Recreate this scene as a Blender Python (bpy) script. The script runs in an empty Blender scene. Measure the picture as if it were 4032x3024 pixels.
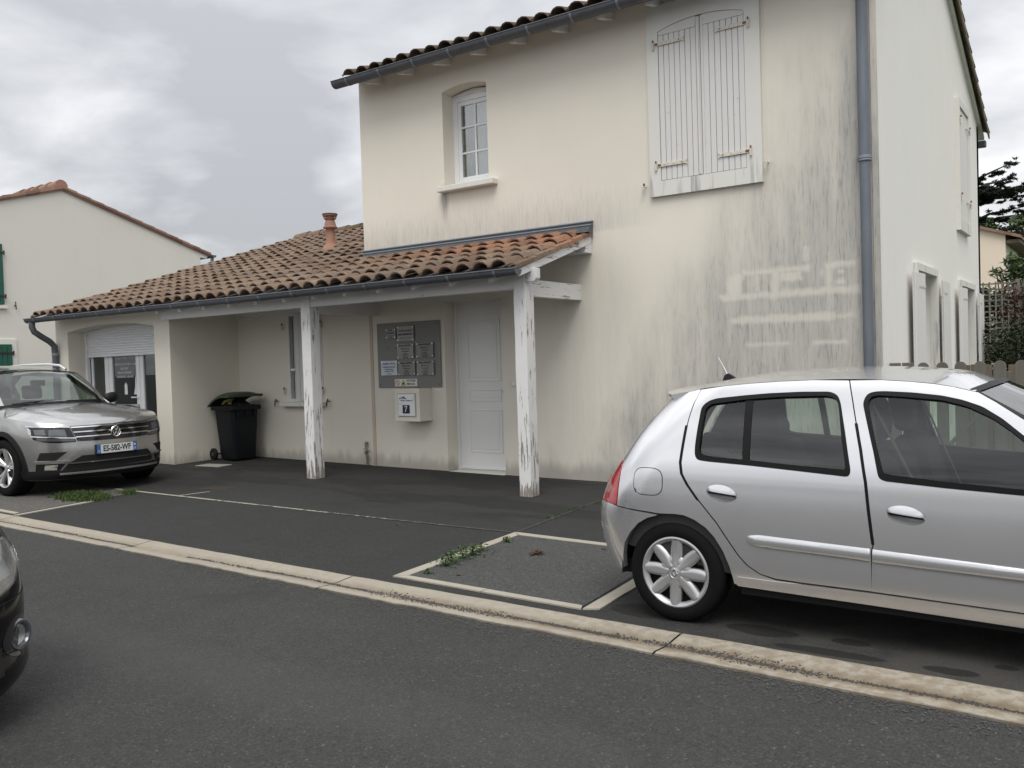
import bpy, bmesh, math, random
import numpy as np
from mathutils import Vector, Matrix
from mathutils.geometry import delaunay_2d_cdt

random.seed(7)
rng = np.random.default_rng(7)
SC = bpy.context.scene
COL = SC.collection
R = math.radians

# ------------------------------------------------------------------ camera
EYE = 1.45
cam_d = bpy.data.cameras.new("camera")
cam = bpy.data.objects.new("camera", cam_d)
COL.objects.link(cam)
SC.camera = cam
cam_d.sensor_width = 36.0
cam_d.lens = 3493.44 / 4032 * 36.0
cam_d.clip_start = 0.05
cam_d.clip_end = 2000


def cam_axes(yaw, pitch, roll):
    cy, sy = math.cos(yaw), math.sin(yaw)
    f = Vector((-sy * math.cos(pitch), cy * math.cos(pitch), math.sin(pitch)))
    r = Vector((cy, sy, 0))
    u = r.cross(f)
    c, s = math.cos(roll), math.sin(roll)
    return c * r + s * u, -s * r + c * u, -f


_r, _u, _b = cam_axes(R(34.6427), R(-1.3941), R(-1.7769))
cam.matrix_world = Matrix(((_r.x, _u.x, _b.x, 0), (_r.y, _u.y, _b.y, 0), (_r.z, _u.z, _b.z, EYE), (0, 0, 0, 1)))

# ------------------------------------------------------------------ sky, sun, exposure
SUN_EL, SUN_AZ = R(58), R(150)          # azimuth clockwise from +Y: behind the camera, to the right
world = bpy.data.worlds.new("World")
SC.world = world
world.use_nodes = True


def nd(nt, typ, ins=None, **props):
    n = nt.nodes.new(typ)
    for k, v in props.items():
        setattr(n, k, v)
    for k, v in (ins or {}).items():
        s = n.inputs[k]
        if isinstance(v, bpy.types.NodeSocket):
            nt.links.new(v, s)
        else:
            s.default_value = v
    return n


def mth(nt, op, a, b=0.0, c=None, clamp=False):
    ins = {0: a, 1: b}
    if c is not None:
        ins[2] = c
    return nd(nt, "ShaderNodeMath", ins, operation=op, use_clamp=clamp).outputs[0]


def mix(nt, f, a, b, blend="MIX"):
    n = nd(nt, "ShaderNodeMix", None, data_type="RGBA", blend_type=blend)
    for k, v in ((0, f), (6, a), (7, b)):
        if isinstance(v, bpy.types.NodeSocket):
            nt.links.new(v, n.inputs[k])
        else:
            if k != 0 and len(v) == 3:
                v = (*v, 1)
            n.inputs[k].default_value = v
    return n.outputs[2]


def sstep(nt, v, a, b, lo=0.0, hi=1.0):
    n = nd(nt, "ShaderNodeMapRange", {0: v, 1: a, 2: b, 3: lo, 4: hi}, interpolation_type="SMOOTHSTEP")
    return n.outputs[0]


def noise(nt, vec, scale, detail=4, rough=0.55, dist=0.0):
    return nd(nt, "ShaderNodeTexNoise", {"Vector": vec, "Scale": scale, "Detail": detail, "Roughness": rough, "Distortion": dist}).outputs[0]


def ramp(nt, f, stops, interp="LINEAR"):
    n = nd(nt, "ShaderNodeValToRGB", {0: f})
    cr = n.color_ramp
    cr.interpolation = interp
    while len(cr.elements) < len(stops):
        cr.elements.new(0.5)
    for e, (p, c) in zip(cr.elements, stops):
        e.position = p
        e.color = (*c, 1) if len(c) == 3 else c
    return n.outputs[0]


def build_world():
    nt = world.node_tree
    nt.nodes.clear()
    sky = nd(nt, "ShaderNodeTexSky", None, sky_type="NISHITA", sun_disc=False, sun_elevation=SUN_EL,
             sun_rotation=SUN_AZ, air_density=1.0, dust_density=2.0, ozone_density=1.0)
    tc = nd(nt, "ShaderNodeTexCoord")
    sep = nd(nt, "ShaderNodeSeparateXYZ", {0: tc.outputs["Generated"]})
    z = mth(nt, "MAXIMUM", sep.outputs[2], 0.0)
    # cloud deck: project the direction on a flat layer so that clouds flatten towards the horizon
    den = mth(nt, "ADD", z, 0.22)
    px = mth(nt, "DIVIDE", sep.outputs[0], den)
    py = mth(nt, "DIVIDE", sep.outputs[1], den)
    v = nd(nt, "ShaderNodeCombineXYZ", {0: px, 1: py, 2: 7.7})
    big = noise(nt, v.outputs[0], 0.95, 3, 0.5, 0.4)
    mid = noise(nt, v.outputs[0], 2.6, 5, 0.52, 0.25)
    f = mth(nt, "ADD", mth(nt, "MULTIPLY", big, 0.62), mth(nt, "MULTIPLY", mid, 0.38))
    cl = ramp(nt, f, [(0.39, (0.42, 0.43, 0.45)), (0.465, (0.57, 0.578, 0.60)), (0.54, (0.77, 0.775, 0.788)), (0.625, (1.02, 1.02, 1.02))])
    # overcast sky: brighter overhead than at the horizon
    lift = mth(nt, "ADD", 0.88, mth(nt, "MULTIPLY", z, 0.75))
    clb = mix(nt, 1.0, cl, nd(nt, "ShaderNodeCombineColor", {0: lift, 1: lift, 2: lift}).outputs[0], "MULTIPLY")
    clb = mix(nt, 1.0, clb, (9.0, 9.0, 9.0, 1), "MULTIPLY")
    col = mix(nt, 0.93, sky.outputs[0], clb)
    bg = nd(nt, "ShaderNodeBackground", {0: col, 1: 0.1})
    out = nd(nt, "ShaderNodeOutputWorld", {0: bg.outputs[0]})


build_world()
sun_d = bpy.data.lights.new("sun", "SUN")
sun_d.energy = 1.5
sun_d.angle = R(35)
sun_d.color = (1.0, 0.96, 0.9)
sun = bpy.data.objects.new("sun", sun_d)
COL.objects.link(sun)
_sd = Vector((math.sin(SUN_AZ) * math.cos(SUN_EL), math.cos(SUN_AZ) * math.cos(SUN_EL), math.sin(SUN_EL)))
sun.rotation_euler = _sd.to_track_quat("Z", "Y").to_euler()
sun.location = (0, 0, 30)
SC.view_settings.view_transform = "Standard"
SC.view_settings.look = "None"
SC.view_settings.gamma = 1.0
SC.view_settings.exposure = 0.50
SC.render.engine = "CYCLES"
SC.cycles.use_denoising = True
SC.cycles.max_bounces = 8
SC.cycles.transparent_max_bounces = 16


# ------------------------------------------------------------------ object helpers
def ground(x, y):
    return -0.02 + 0.0008 * min(max(-x, 0), 16) ** 2 * min(max(0.45 + 0.55 * (y - 4.5) / 4.7, 0.25), 1.0)


LOC = {}


def thing(name, label, cat, loc=(0, 0, 0), rotz=0.0, group=None, kind=None):
    o = bpy.data.objects.new(name, None)
    o.empty_display_size = 0.2
    COL.objects.link(o)
    o.location = loc
    o.rotation_euler = (0, 0, rotz)
    tag(o, label, cat, group, kind)
    return o


def tag(o, label=None, cat=None, group=None, kind=None):
    if label: o["label"] = label
    if cat: o["category"] = cat
    if group: o["group"] = group
    if kind: o["kind"] = kind
    return o


def link(name, me, m, parent=None, smooth=False):
    """link a mesh; parent is an Empty or a part. Meshes are given in the top thing's own coordinates."""
    if m is not None and not me.materials:
        for mm in (m if isinstance(m, (list, tuple)) else [m]):
            me.materials.append(mm)
    if smooth:
        me.shade_smooth()
    o = bpy.data.objects.new(name, me)
    COL.objects.link(o)
    if parent is not None:
        o.parent = parent
    return o


class MB:
    """collects geometry; off = origin subtracted from every point (world coordinates in, thing coordinates out)"""
    def __init__(s, off=(0, 0, 0)):
        s.v = []; s.f = []; s.mi = []; s.off = Vector(off); s.cur = 0

    def add(s, vs, fs):
        b = len(s.v)
        s.v += [tuple(Vector(p) - s.off) for p in vs]
        s.f += [tuple(i + b for i in f) for f in fs]
        s.mi += [s.cur] * len(fs)
        return s

    def box(s, a, b):
        (x0, y0, z0), (x1, y1, z1) = [tuple(min(p, q) for p, q in zip(a, b)), tuple(max(p, q) for p, q in zip(a, b))]
        return s.add([(x0, y0, z0), (x1, y0, z0), (x1, y1, z0), (x0, y1, z0), (x0, y0, z1), (x1, y0, z1), (x1, y1, z1), (x0, y1, z1)],
                     [(0, 3, 2, 1), (4, 5, 6, 7), (0, 1, 5, 4), (1, 2, 6, 5), (2, 3, 7, 6), (3, 0, 4, 7)])

    def bar(s, p, q, w, h, up=(0, 0, 1)):
        p, q = Vector(p), Vector(q)
        d = (q - p).normalized()
        a = d.cross(Vector(up)).normalized() * (w / 2)
        b = a.cross(d).normalized() * (h / 2)
        vs = []
        for c in (p, q):
            vs += [c - a - b, c + a - b, c + a + b, c - a + b]
        return s.add(vs, [(0, 3, 2, 1), (4, 5, 6, 7), (0, 1, 5, 4), (1, 2, 6, 5), (2, 3, 7, 6), (3, 0, 4, 7)])

    def tube(s, pts, r, n=10, caps=True):
        pts = [Vector(p) for p in pts]
        rs = r if isinstance(r, (list, tuple)) else [r] * len(pts)
        vs, fs = [], []
        nrm = None
        for i, p in enumerate(pts):
            d = (pts[min(i + 1, len(pts) - 1)] - pts[max(i - 1, 0)]).normalized()
            if nrm is None:
                nrm = d.orthogonal().normalized()
            nrm = (nrm - d * nrm.dot(d)).normalized()
            bn = d.cross(nrm)
            for k in range(n):
                a = 2 * math.pi * k / n
                vs.append(p + (nrm * math.cos(a) + bn * math.sin(a)) * rs[i])
        for i in range(len(pts) - 1):
            for k in range(n):
                fs.append((i * n + k, i * n + (k + 1) % n, (i + 1) * n + (k + 1) % n, (i + 1) * n + k))
        if caps:
            fs.append(tuple(reversed(range(n))))
            fs.append(tuple(range((len(pts) - 1) * n, len(pts) * n)))
        return s.add(vs, fs)

    def lathe(s, prof, c, axis=(0, 0, 1), n=24, close=False):
        ax = Vector(axis).normalized()
        u = ax.orthogonal().normalized()
        w = ax.cross(u)
        c = Vector(c)
        vs, fs = [], []
        for (r, h) in prof:
            for k in range(n):
                a = 2 * math.pi * k / n
                vs.append(c + ax * h + (u * math.cos(a) + w * math.sin(a)) * r)
        m = len(prof)
        for i in range(m - 1 if not close else m):
            j = (i + 1) % m
            for k in range(n):
                fs.append((i * n + k, i * n + (k + 1) % n, j * n + (k + 1) % n, j * n + k))
        return s.add(vs, fs)

    def prism(s, poly, d0, d1, axes="xz"):
        """poly in the plane named by axes, extruded along the third axis from d0 to d1"""
        ids = {"x": 0, "y": 1, "z": 2}
        a, b = ids[axes[0]], ids[axes[1]]
        c = 3 - a - b
        vs = []
        for d in (d0, d1):
            for p in poly:
                q = [0, 0, 0]
                q[a], q[b], q[c] = p[0], p[1], d
                vs.append(q)
        n = len(poly)
        fs = [tuple(range(n)), tuple(range(2 * n - 1, n - 1, -1))]
        fs += [(i, i + n, (i + 1) % n + n, (i + 1) % n) for i in range(n)]
        return s.add(vs, fs)

    def grid(s, fn, nu, nv, skip=None):
        vs = [fn(i / nu, j / nv) for i in range(nu + 1) for j in range(nv + 1)]
        fs = [(i * (nv + 1) + j, (i + 1) * (nv + 1) + j, (i + 1) * (nv + 1) + j + 1, i * (nv + 1) + j + 1)
              for i in range(nu) for j in range(nv) if not (skip and skip((i + .5) / nu, (j + .5) / nv))]
        return s.add(vs, fs)

    def mesh(s, name, fix=True):
        me = bpy.data.meshes.new(name)
        me.from_pydata(s.v, [], s.f)
        if any(s.mi):
            me.polygons.foreach_set("material_index", s.mi)
        if fix:
            bm = bmesh.new(); bm.from_mesh(me)
            bmesh.ops.recalc_face_normals(bm, faces=bm.faces)
            bm.to_mesh(me); bm.free()
        me.update()
        return me

    def build(s, name, m, parent=None, smooth=False, bevel=0.0, seg=2, fix=True, angle=40):
        o = link(name, s.mesh(name, fix), m, parent, smooth)
        if bevel:
            b = o.modifiers.new("bevel", "BEVEL")
            b.width = bevel; b.segments = seg; b.limit_method = "ANGLE"; b.angle_limit = R(35)
        if smooth and angle:
            o.data.set_sharp_from_angle(angle=R(angle))
        return o


def inpoly(p, poly):
    x, y = p
    c = False
    j = len(poly) - 1
    for i in range(len(poly)):
        xi, yi = poly[i]; xj, yj = poly[j]
        if (yi > y) != (yj > y) and x < (xj - xi) * (y - yi) / (yj - yi) + xi:
            c = not c
        j = i
    return c


def dens(poly, step):
    out = []
    n = len(poly)
    for i in range(n):
        a, b = poly[i], poly[(i + 1) % n]
        k = max(1, int(math.ceil(math.dist(a, b) / step)))
        out += [(a[0] + (b[0] - a[0]) * t / k, a[1] + (b[1] - a[1]) * t / k) for t in range(k)]
    return out


def rnd(poly, r=0.02, n=4):
    """round the corners of a polygon"""
    out = []
    m = len(poly)
    for i in range(m):
        p = Vector(poly[i]); a = Vector(poly[i - 1]); b = Vector(poly[(i + 1) % m])
        ra = min(r, (a - p).length * .45); rb = min(r, (b - p).length * .45)
        s = p + (a - p).normalized() * ra; e = p + (b - p).normalized() * rb
        for k in range(n + 1):
            t = k / n
            q = s * (1 - t) ** 2 + p * 2 * t * (1 - t) + e * t * t
            out.append((q.x, q.y))
    return out


def fill(outline, holes=(), step=None, jit=0.0):
    """triangulate a polygon with holes, optional inner grid points -> (points, triangles, loops)"""
    loops = [list(outline)] + [list(h) for h in holes]
    if step:
        loops = [dens(l, step) for l in loops]
    vs, es, idx = [], [], []
    for l in loops:
        b = len(vs)
        vs += l
        es += [(b + i, b + (i + 1) % len(l)) for i in range(len(l))]
        idx.append(list(range(b, b + len(l))))
    if step:
        xs = [p[0] for p in loops[0]]; ys = [p[1] for p in loops[0]]
        bp = np.array(vs)
        row = 0
        y = min(ys) + step * .5
        while y < max(ys):
            x = min(xs) + (step * .5 if row % 2 else 0)
            while x < max(xs):
                if inpoly((x, y), loops[0]) and not any(inpoly((x, y), h) for h in loops[1:]):
                    if np.min((bp[:, 0] - x) ** 2 + (bp[:, 1] - y) ** 2) > (step * .45) ** 2:
                        vs.append((x, y))
                x += step
            y += step * .87
            row += 1
    r = delaunay_2d_cdt([Vector(v) for v in vs], es, [], 0, 1e-6)
    ov, of, orig = r[0], r[2], r[3]
    new = {}
    for i, l in enumerate(orig):
        for k in l:
            new[k] = i
    P = [(p.x, p.y) for p in ov]
    T = []
    for f in of:
        c = (sum(P[i][0] for i in f) / len(f), sum(P[i][1] for i in f) / len(f))
        if inpoly(c, loops[0]) and not any(inpoly(c, h) for h in loops[1:]):
            T.append(tuple(f))
    return P, T, [[new[k] for k in l] for l in idx]


def text_mesh(name, body, size, mw, m, parent, align="CENTER", depth=0.0006, xscale=1.0, bold=0.012):
    cu = bpy.data.curves.new(name, "FONT")
    cu.body = body; cu.size = size; cu.align_x = align; cu.align_y = "CENTER"; cu.extrude = depth
    cu.resolution_u = 2; cu.offset = bold * size
    o = bpy.data.objects.new("tmp", cu)
    COL.objects.link(o)
    dg = bpy.context.evaluated_depsgraph_get()
    me = bpy.data.meshes.new_from_object(o.evaluated_get(dg))
    bpy.data.objects.remove(o)
    bpy.data.curves.remove(cu)
    me.transform(Matrix.Diagonal((xscale, 1, 1, 1)))
    me.transform(mw)
    me.name = name
    me.materials.clear()
    return link(name, me, m, parent)


def frame_xz(x, y, z):          # text that faces -Y
    return Matrix(((1, 0, 0, x), (0, 0, -1, y), (0, 1, 0, z), (0, 0, 0, 1)))


# ------------------------------------------------------------------ materials
MATS = {}


def newmat(name):
    m = bpy.data.materials.new(name)
    m.use_nodes = True
    nt = m.node_tree
    b = nt.nodes["Principled BSDF"]
    MATS[name] = m
    return m, nt, b


def setin(nt, b, **kw):
    for k, v in kw.items():
        k = k.replace("_", " ")
        k = {"Specular": "Specular IOR Level", "Coat": "Coat Weight", "Coat Rough": "Coat Roughness", "Transmission": "Transmission Weight"}.get(k, k)
        if isinstance(v, bpy.types.NodeSocket):
            nt.links.new(v, b.inputs[k])
        else:
            if k.endswith("Color") and len(v) == 3:
                v = (*v, 1)
            b.inputs[k].default_value = v


def pos(nt):
    return nd(nt, "ShaderNodeNewGeometry").outputs["Position"]


def objc(nt):
    return nd(nt, "ShaderNodeTexCoord").outputs["Object"]


def scl(nt, v, s):
    return nd(nt, "ShaderNodeVectorMath", {0: v, 1: s}, operation="MULTIPLY").outputs[0]


def bump(nt, b, h, strength, dist=0.01):
    n = nd(nt, "ShaderNodeBump", {"Height": h, "Strength": strength, "Distance": dist})
    nt.links.new(n.outputs[0], b.inputs["Normal"])


def simple(name, color, rough=0.6, metal=0.0, spec=0.5, var=0.12, scale=8.0, bump_s=0.0, bump_scale=60, coat=0.0, detail=4):
    m, nt, b = newmat(name)
    p = objc(nt)
    n = noise(nt, p, scale, detail, 0.6)
    c = mix(nt, n, tuple(x * (1 - var) for x in color), tuple(min(1, x * (1 + var)) for x in color))
    setin(nt, b, Base_Color=c, Roughness=mth(nt, "ADD", rough - .05, mth(nt, "MULTIPLY", n, .1)), Metallic=metal, Specular=spec, Coat=coat)
    if bump_s:
        bump(nt, b, noise(nt, p, bump_scale, 4, .6), bump_s)
    return m


def glass(name, tint=(0.8, 0.86, 0.82), ior=1.5, rough=0.0, extra=0.0, fresnel_gain=1.0):
    m = bpy.data.materials.new(name)
    m.use_nodes = True
    nt = m.node_tree
    nt.nodes.clear()
    tr = nd(nt, "ShaderNodeBsdfTransparent", {0: (*tint, 1)})
    p = objc(nt)
    gl = nd(nt, "ShaderNodeBsdfGlossy", {"Color": (1, 1, 1, 1), "Roughness": rough})
    fc = nd(nt, "ShaderNodeLayerWeight", {0: .5}).outputs["Facing"]
    fr = mth(nt, "ADD", .04, mth(nt, "MULTIPLY", mth(nt, "POWER", fc, 5.0), .96))
    f = mth(nt, "ADD", mth(nt, "MULTIPLY", fr, fresnel_gain), mth(nt, "ADD", extra, mth(nt, "MULTIPLY", noise(nt, p, 3.0, 2), .02)), clamp=True)
    mx = nd(nt, "ShaderNodeMixShader", {0: f, 1: tr.outputs[0], 2: gl.outputs[0]})
    nd(nt, "ShaderNodeOutputMaterial", {0: mx.outputs[0]})
    MATS[name] = m
    return m


def plaster(name, c0, stains=None, base_z=0.0, dirt=0.55):
    m, nt, b = newmat(name)
    p = pos(nt)
    sp = nd(nt, "ShaderNodeSeparateXYZ", {0: p})
    x, y, z = sp.outputs
    big = noise(nt, p, 0.8, 4, .6)
    med = noise(nt, p, 6.0, 4, .6)
    fine = noise(nt, p, 140.0, 3, .7)
    c = mix(nt, big, tuple(v * .94 for v in c0), tuple(v * 1.04 for v in c0))
    c = mix(nt, mth(nt, "MULTIPLY", med, .12), c, tuple(v * .8 for v in c0))
    c = mix(nt, mth(nt, "MULTIPLY", fine, .16), c, tuple(v * .72 for v in c0))
    c = mix(nt, sstep(nt, noise(nt, scl(nt, p, (5, 5, .35)), 1.2, 5, .6), .50, .78, 0, .07), c, tuple(v * .70 for v in c0))
    # splash dirt and crumbling along the foot of the wall
    foot = mth(nt, "SUBTRACT", z, mth(nt, "MULTIPLY", noise(nt, scl(nt, p, (3, 3, .6)), 2.5, 5, .65), .34))
    fm = sstep(nt, foot, .10 + base_z, -.10 + base_z)
    c = mix(nt, mth(nt, "MULTIPLY", fm, dirt), c, (.22, .20, .17))
    if stains:
        streak = noise(nt, scl(nt, p, (9, 9, .7)), 1.5, 5, .55)
        streak2 = noise(nt, scl(nt, p, (62, 62, 5.5)), 1.0, 5, .62)
        st = stains(nt, p, x, y, z, streak, streak2)
        fine_st = mth(nt, "ADD", .86, mth(nt, "MULTIPLY", fine, .28))
        c = mix(nt, mth(nt, "MULTIPLY", st, fine_st, clamp=True), c, (.25, .255, .255))
    setin(nt, b, Base_Color=c, Roughness=.92, Specular=.2)
    bump(nt, b, mth(nt, "ADD", fine, mth(nt, "MULTIPLY", med, .6)), .28, .004)
    return m


def box2(nt, x, z, x0, x1, z0, z1, e=.028):
    a = mth(nt, "MULTIPLY", sstep(nt, x, x0 - e, x0 + e), sstep(nt, x, x1 + e, x1 - e))
    d = mth(nt, "MULTIPLY", sstep(nt, z, z0 - e, z0 + e), sstep(nt, z, z1 + e, z1 - e))
    return mth(nt, "MULTIPLY", a, d)


def facade_stains(nt, p, x, y, z, streak, streak2):
    # big grey run-off area towards the right-hand corner
    v = mth(nt, "SUBTRACT", mth(nt, "MULTIPLY", mth(nt, "ADD", x, 4.9), .80), mth(nt, "MULTIPLY", mth(nt, "SUBTRACT", z, 2.5), .62))
    v = mth(nt, "ADD", v, mth(nt, "MULTIPLY", mth(nt, "SUBTRACT", noise(nt, scl(nt, p, (2.2, 2.2, .8)), 1.3, 4), .5), 1.5))
    r1 = sstep(nt, v, .30, 2.1, 0, 1.25)
    # run-off rising from the flashing above the porch roof and fading to the right of it
    hz = mth(nt, "ADD", 3.30, mth(nt, "MULTIPLY", streak2, .62))
    r2 = mth(nt, "MULTIPLY", sstep(nt, z, hz, 3.02, 0, .66), sstep(nt, x, -4.1, -5.4))
    r2 = mth(nt, "MULTIPLY", r2, sstep(nt, z, 2.9, 3.0))
    r2b = mth(nt, "MULTIPLY", mth(nt, "MULTIPLY", sstep(nt, x, -4.3, -5.0), sstep(nt, x, -6.3, -5.4)), sstep(nt, z, 4.2, 2.2, 0, .24))
    # drip below the end of the small window's sill
    dx = mth(nt, "ABSOLUTE", mth(nt, "ADD", x, 7.36))
    r3 = mth(nt, "MULTIPLY", sstep(nt, dx, .10, .0), mth(nt, "MULTIPLY", sstep(nt, z, 3.0, 3.70), sstep(nt, z, 3.86, 3.76)))
    # thin grime under the big window's ends and on its left
    dx2 = mth(nt, "ABSOLUTE", mth(nt, "ADD", x, 2.16))
    r4 = sstep(nt, dx2, .20, .05, 0, .35)
    r = mth(nt, "MAXIMUM", r1, mth(nt, "MAXIMUM", r2, mth(nt, "MAXIMUM", r2b, mth(nt, "MULTIPLY", r3, 1.2))))
    r = mth(nt, "ADD", r, mth(nt, "MULTIPLY", r4, sstep(nt, z, 5.2, 3.5)), clamp=True)
    tex = mth(nt, "ADD", mth(nt, "MULTIPLY", sstep(nt, streak, .30, .72), .20), mth(nt, "MULTIPLY", sstep(nt, streak2, .48, .70), .30))
    tex = mth(nt, "ADD", tex, .44)
    st = mth(nt, "MULTIPLY", r, tex, clamp=True)
    # paler washed strips and letter shapes left in the grime
    wob = nd(nt, "ShaderNodeVectorMath", {0: p, 1: scl(nt, nd(nt, "ShaderNodeTexNoise", {"Vector": p, "Scale": 9.0}).outputs[1], (.07, .07, .07))}, operation="ADD").outputs[0]
    s2 = nd(nt, "ShaderNodeSeparateXYZ", {0: wob})
    gx = mth(nt, "SUBTRACT", s2.outputs[0], .035)
    gz = mth(nt, "SUBTRACT", s2.outputs[2], .035)
    g = None
    for bx in [(-3.6, -2.15, 2.045, 2.11), (-3.47, -2.38, 1.785, 1.86), (-3.32, -2.85, 1.545, 1.572), (-2.62, -2.28, 1.535, 1.575),
               (-3.35, -2.62, 2.295, 2.35), (-2.48, -2.18, 2.305, 2.355), (-3.50, -3.35, 2.05, 2.32), (-3.035, -2.95, 2.05, 2.32), (-2.95, -2.72, 2.20, 2.3),
               (-2.705, -2.675, 2.38, 2.53), (-2.66, -2.63, 2.38, 2.53), (-2.70, -2.64, 2.50, 2.54), (-2.70, -2.64, 2.42, 2.45), (-3.20, -3.165, 2.1, 2.3),
               (-2.468, -2.425, 2.05, 2.34), (-2.36, -2.29, 2.23, 2.285), (-2.38, -2.285, 2.125, 2.19), (-2.53, -2.505, 2.22, 2.29), (-2.38, -2.2, 1.80, 1.83)]:
        k = box2(nt, gx, gz, *bx)
        g = k if g is None else mth(nt, "MAXIMUM", g, k)
    return mth(nt, "MULTIPLY", st, mth(nt, "SUBTRACT", 1.0, mth(nt, "MULTIPLY", mth(nt, "MULTIPLY", g, .56), mth(nt, "ADD", .55, mth(nt, "MULTIPLY", streak, .8), clamp=True))))


M_front = plaster("plaster_front", (.785, .742, .650), facade_stains)
M_annex = plaster("plaster_annex", (.78, .737, .643))
M_neigh = plaster("plaster_neighbour", (.71, .695, .63))
M_white = plaster("plaster_white", (.86, .845, .805))
M_peach = plaster("plaster_peach", (.78, .68, .56))


def tile_mat(name, ramp_stops, moss=.25, orange=False):
    m, nt, b = newmat(name)
    p = pos(nt)
    sp = nd(nt, "ShaderNodeSeparateXYZ", {0: p})
    sx = mth(nt, "FLOOR", mth(nt, "DIVIDE", mth(nt, "ADD", sp.outputs[0], 15.12), .24))
    sy = mth(nt, "FLOOR", mth(nt, "DIVIDE", sp.outputs[1], .345))
    wn = nd(nt, "ShaderNodeTexWhiteNoise", {0: nd(nt, "ShaderNodeCombineXYZ", {0: sx, 1: sy}).outputs[0]}, noise_dimensions="2D").outputs[0]
    c = ramp(nt, mth(nt, "ADD", mth(nt, "MULTIPLY", wn, .75), mth(nt, "MULTIPLY", noise(nt, p, 7, 5, .65), .3)), ramp_stops)
    if orange:
        k = mth(nt, "MULTIPLY", sstep(nt, sp.outputs[0], -9.4, -5.6), sstep(nt, sp.outputs[1], 8.1, 8.9))
        k = mth(nt, "MULTIPLY", k, mth(nt, "ADD", .35, wn), clamp=True)
        c = mix(nt, mth(nt, "MULTIPLY", k, .65), c, (.36, .170, .10))
    d = noise(nt, p, 26, 5, .7)
    c = mix(nt, sstep(nt, d, .52, .70, 0, moss * 2), c, (.075, .062, .045))
    l = noise(nt, p, 11, 4, .7)
    c = mix(nt, sstep(nt, l, .60, .72, 0, .5), c, (.36, .31, .22))
    setin(nt, b, Base_Color=c, Roughness=.9, Specular=.2)
    bump(nt, b, mth(nt, "ADD", d, noise(nt, p, 90, 3, .7)), .5, .006)
    return m


M_tile = tile_mat("terracotta_weathered", [(.0, (.095, .065, .05)), (.3, (.165, .112, .080)), (.55, (.215, .155, .112)), (.8, (.160, .122, .096)), (1., (.29, .215, .155))], .62, True)
M_tile_dark = tile_mat("terracotta_mossy", [(.0, (.07, .052, .036)), (.4, (.13, .088, .058)), (.7, (.09, .072, .052)), (1., (.19, .125, .085))], .45)
M_tile_red = tile_mat("terracotta_red", [(.0, (.17, .10, .078)), (.5, (.23, .14, .108)), (1., (.30, .20, .15))], .25)
M_pot = simple("terracotta_pot", (.31, .165, .12), .8, var=.12, scale=9, bump_s=.15)


def zinc(name, c, rough=.42):
    m, nt, b = newmat(name)
    p = pos(nt)
    n = noise(nt, p, 5, 5, .6)
    s = noise(nt, scl(nt, p, (1, 1, .15)), 22, 3, .6)
    cc = mix(nt, n, tuple(v * .75 for v in c), tuple(v * 1.2 for v in c))
    cc = mix(nt, mth(nt, "MULTIPLY", s, .25), cc, (.35, .37, .40))
    setin(nt, b, Base_Color=cc, Roughness=mth(nt, "ADD", rough, mth(nt, "MULTIPLY", n, .2)), Metallic=.35, Specular=.4)
    bump(nt, b, n, .06, .01)
    return m


M_zinc = zinc("zinc", (.088, .096, .108))
M_zinc_blue = zinc("zinc_pipe", (.135, .155, .183), .38)


def peeling(name, axis=2, amount=.5, low=True, clean=(.75, .75, .745)):
    """white paint flaking off grey wood along the grain"""
    m, nt, b = newmat(name)
    p = pos(nt)
    s = [34, 34, 34]; s[axis] = 3.2
    f = noise(nt, scl(nt, p, tuple(s)), 1.0, 6, .68, .2)
    s2 = [90, 90, 90]; s2[axis] = 4
    g = noise(nt, scl(nt, p, tuple(s2)), 1.0, 3, .6)
    sp = nd(nt, "ShaderNodeSeparateXYZ", {0: p})
    th = .66 - .08 * amount
    k = mth(nt, "ADD", f, mth(nt, "MULTIPLY", mth(nt, "SUBTRACT", noise(nt, p, 1.6, 3), .5), .30))
    if low:
        k = mth(nt, "ADD", k, sstep(nt, sp.outputs[2], 1.7, .0, 0, .085))
        k = mth(nt, "ADD", k, sstep(nt, sp.outputs[2], .24, .02, 0, .16))
    mask = sstep(nt, k, th, th + .02)
    wood = mix(nt, g, (.19, .17, .15), (.33, .305, .275))
    paint = mix(nt, mth(nt, "MULTIPLY", noise(nt, p, 9, 5, .65), .5), clean, tuple(v * .78 for v in clean))
    c = mix(nt, mask, paint, wood)
    setin(nt, b, Base_Color=c, Roughness=mth(nt, "ADD", .5, mth(nt, "MULTIPLY", mask, .4)), Specular=.35)
    bump(nt, b, mth(nt, "ADD", mth(nt, "MULTIPLY", mask, -1.0), mth(nt, "MULTIPLY", g, .25)), .5, .003)
    return m


M_post = peeling("peeling_white_post", 2, .55)
M_post2 = peeling("peeling_white_beam_end", 1, .75, False)
M_beam = peeling("white_beam", 0, -.35, False, (.72, .715, .70))
M_barge = peeling("peeling_white_barge", 1, .55, False)
M_wood_w = simple("painted_wood_white", (.70, .70, .685), .55, var=.06, scale=14, bump_s=.08, bump_scale=40)
M_door = simple("painted_door_white", (.78, .775, .76), .42, var=.03, scale=3)
M_pvc = simple("pvc_white", (.78, .79, .80), .32, var=.03, scale=4)
M_stone = simple("painted_sill", (.68, .67, .62), .85, var=.14, scale=9, bump_s=.12)
M_surround = plaster("plaster_surround", (.73, .725, .68), lambda nt, p, x, y, z, s, s2: mth(nt, "MULTIPLY", mth(nt, "MULTIPLY", sstep(nt, z, 3.60, 3.40), sstep(nt, s, .52, .72)), .8))
M_iron = simple("painted_iron", (.62, .585, .50), .6, var=.3, scale=30)
M_rust = simple("rusty_iron", (.16, .075, .035), .8, var=.5, scale=40)
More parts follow.
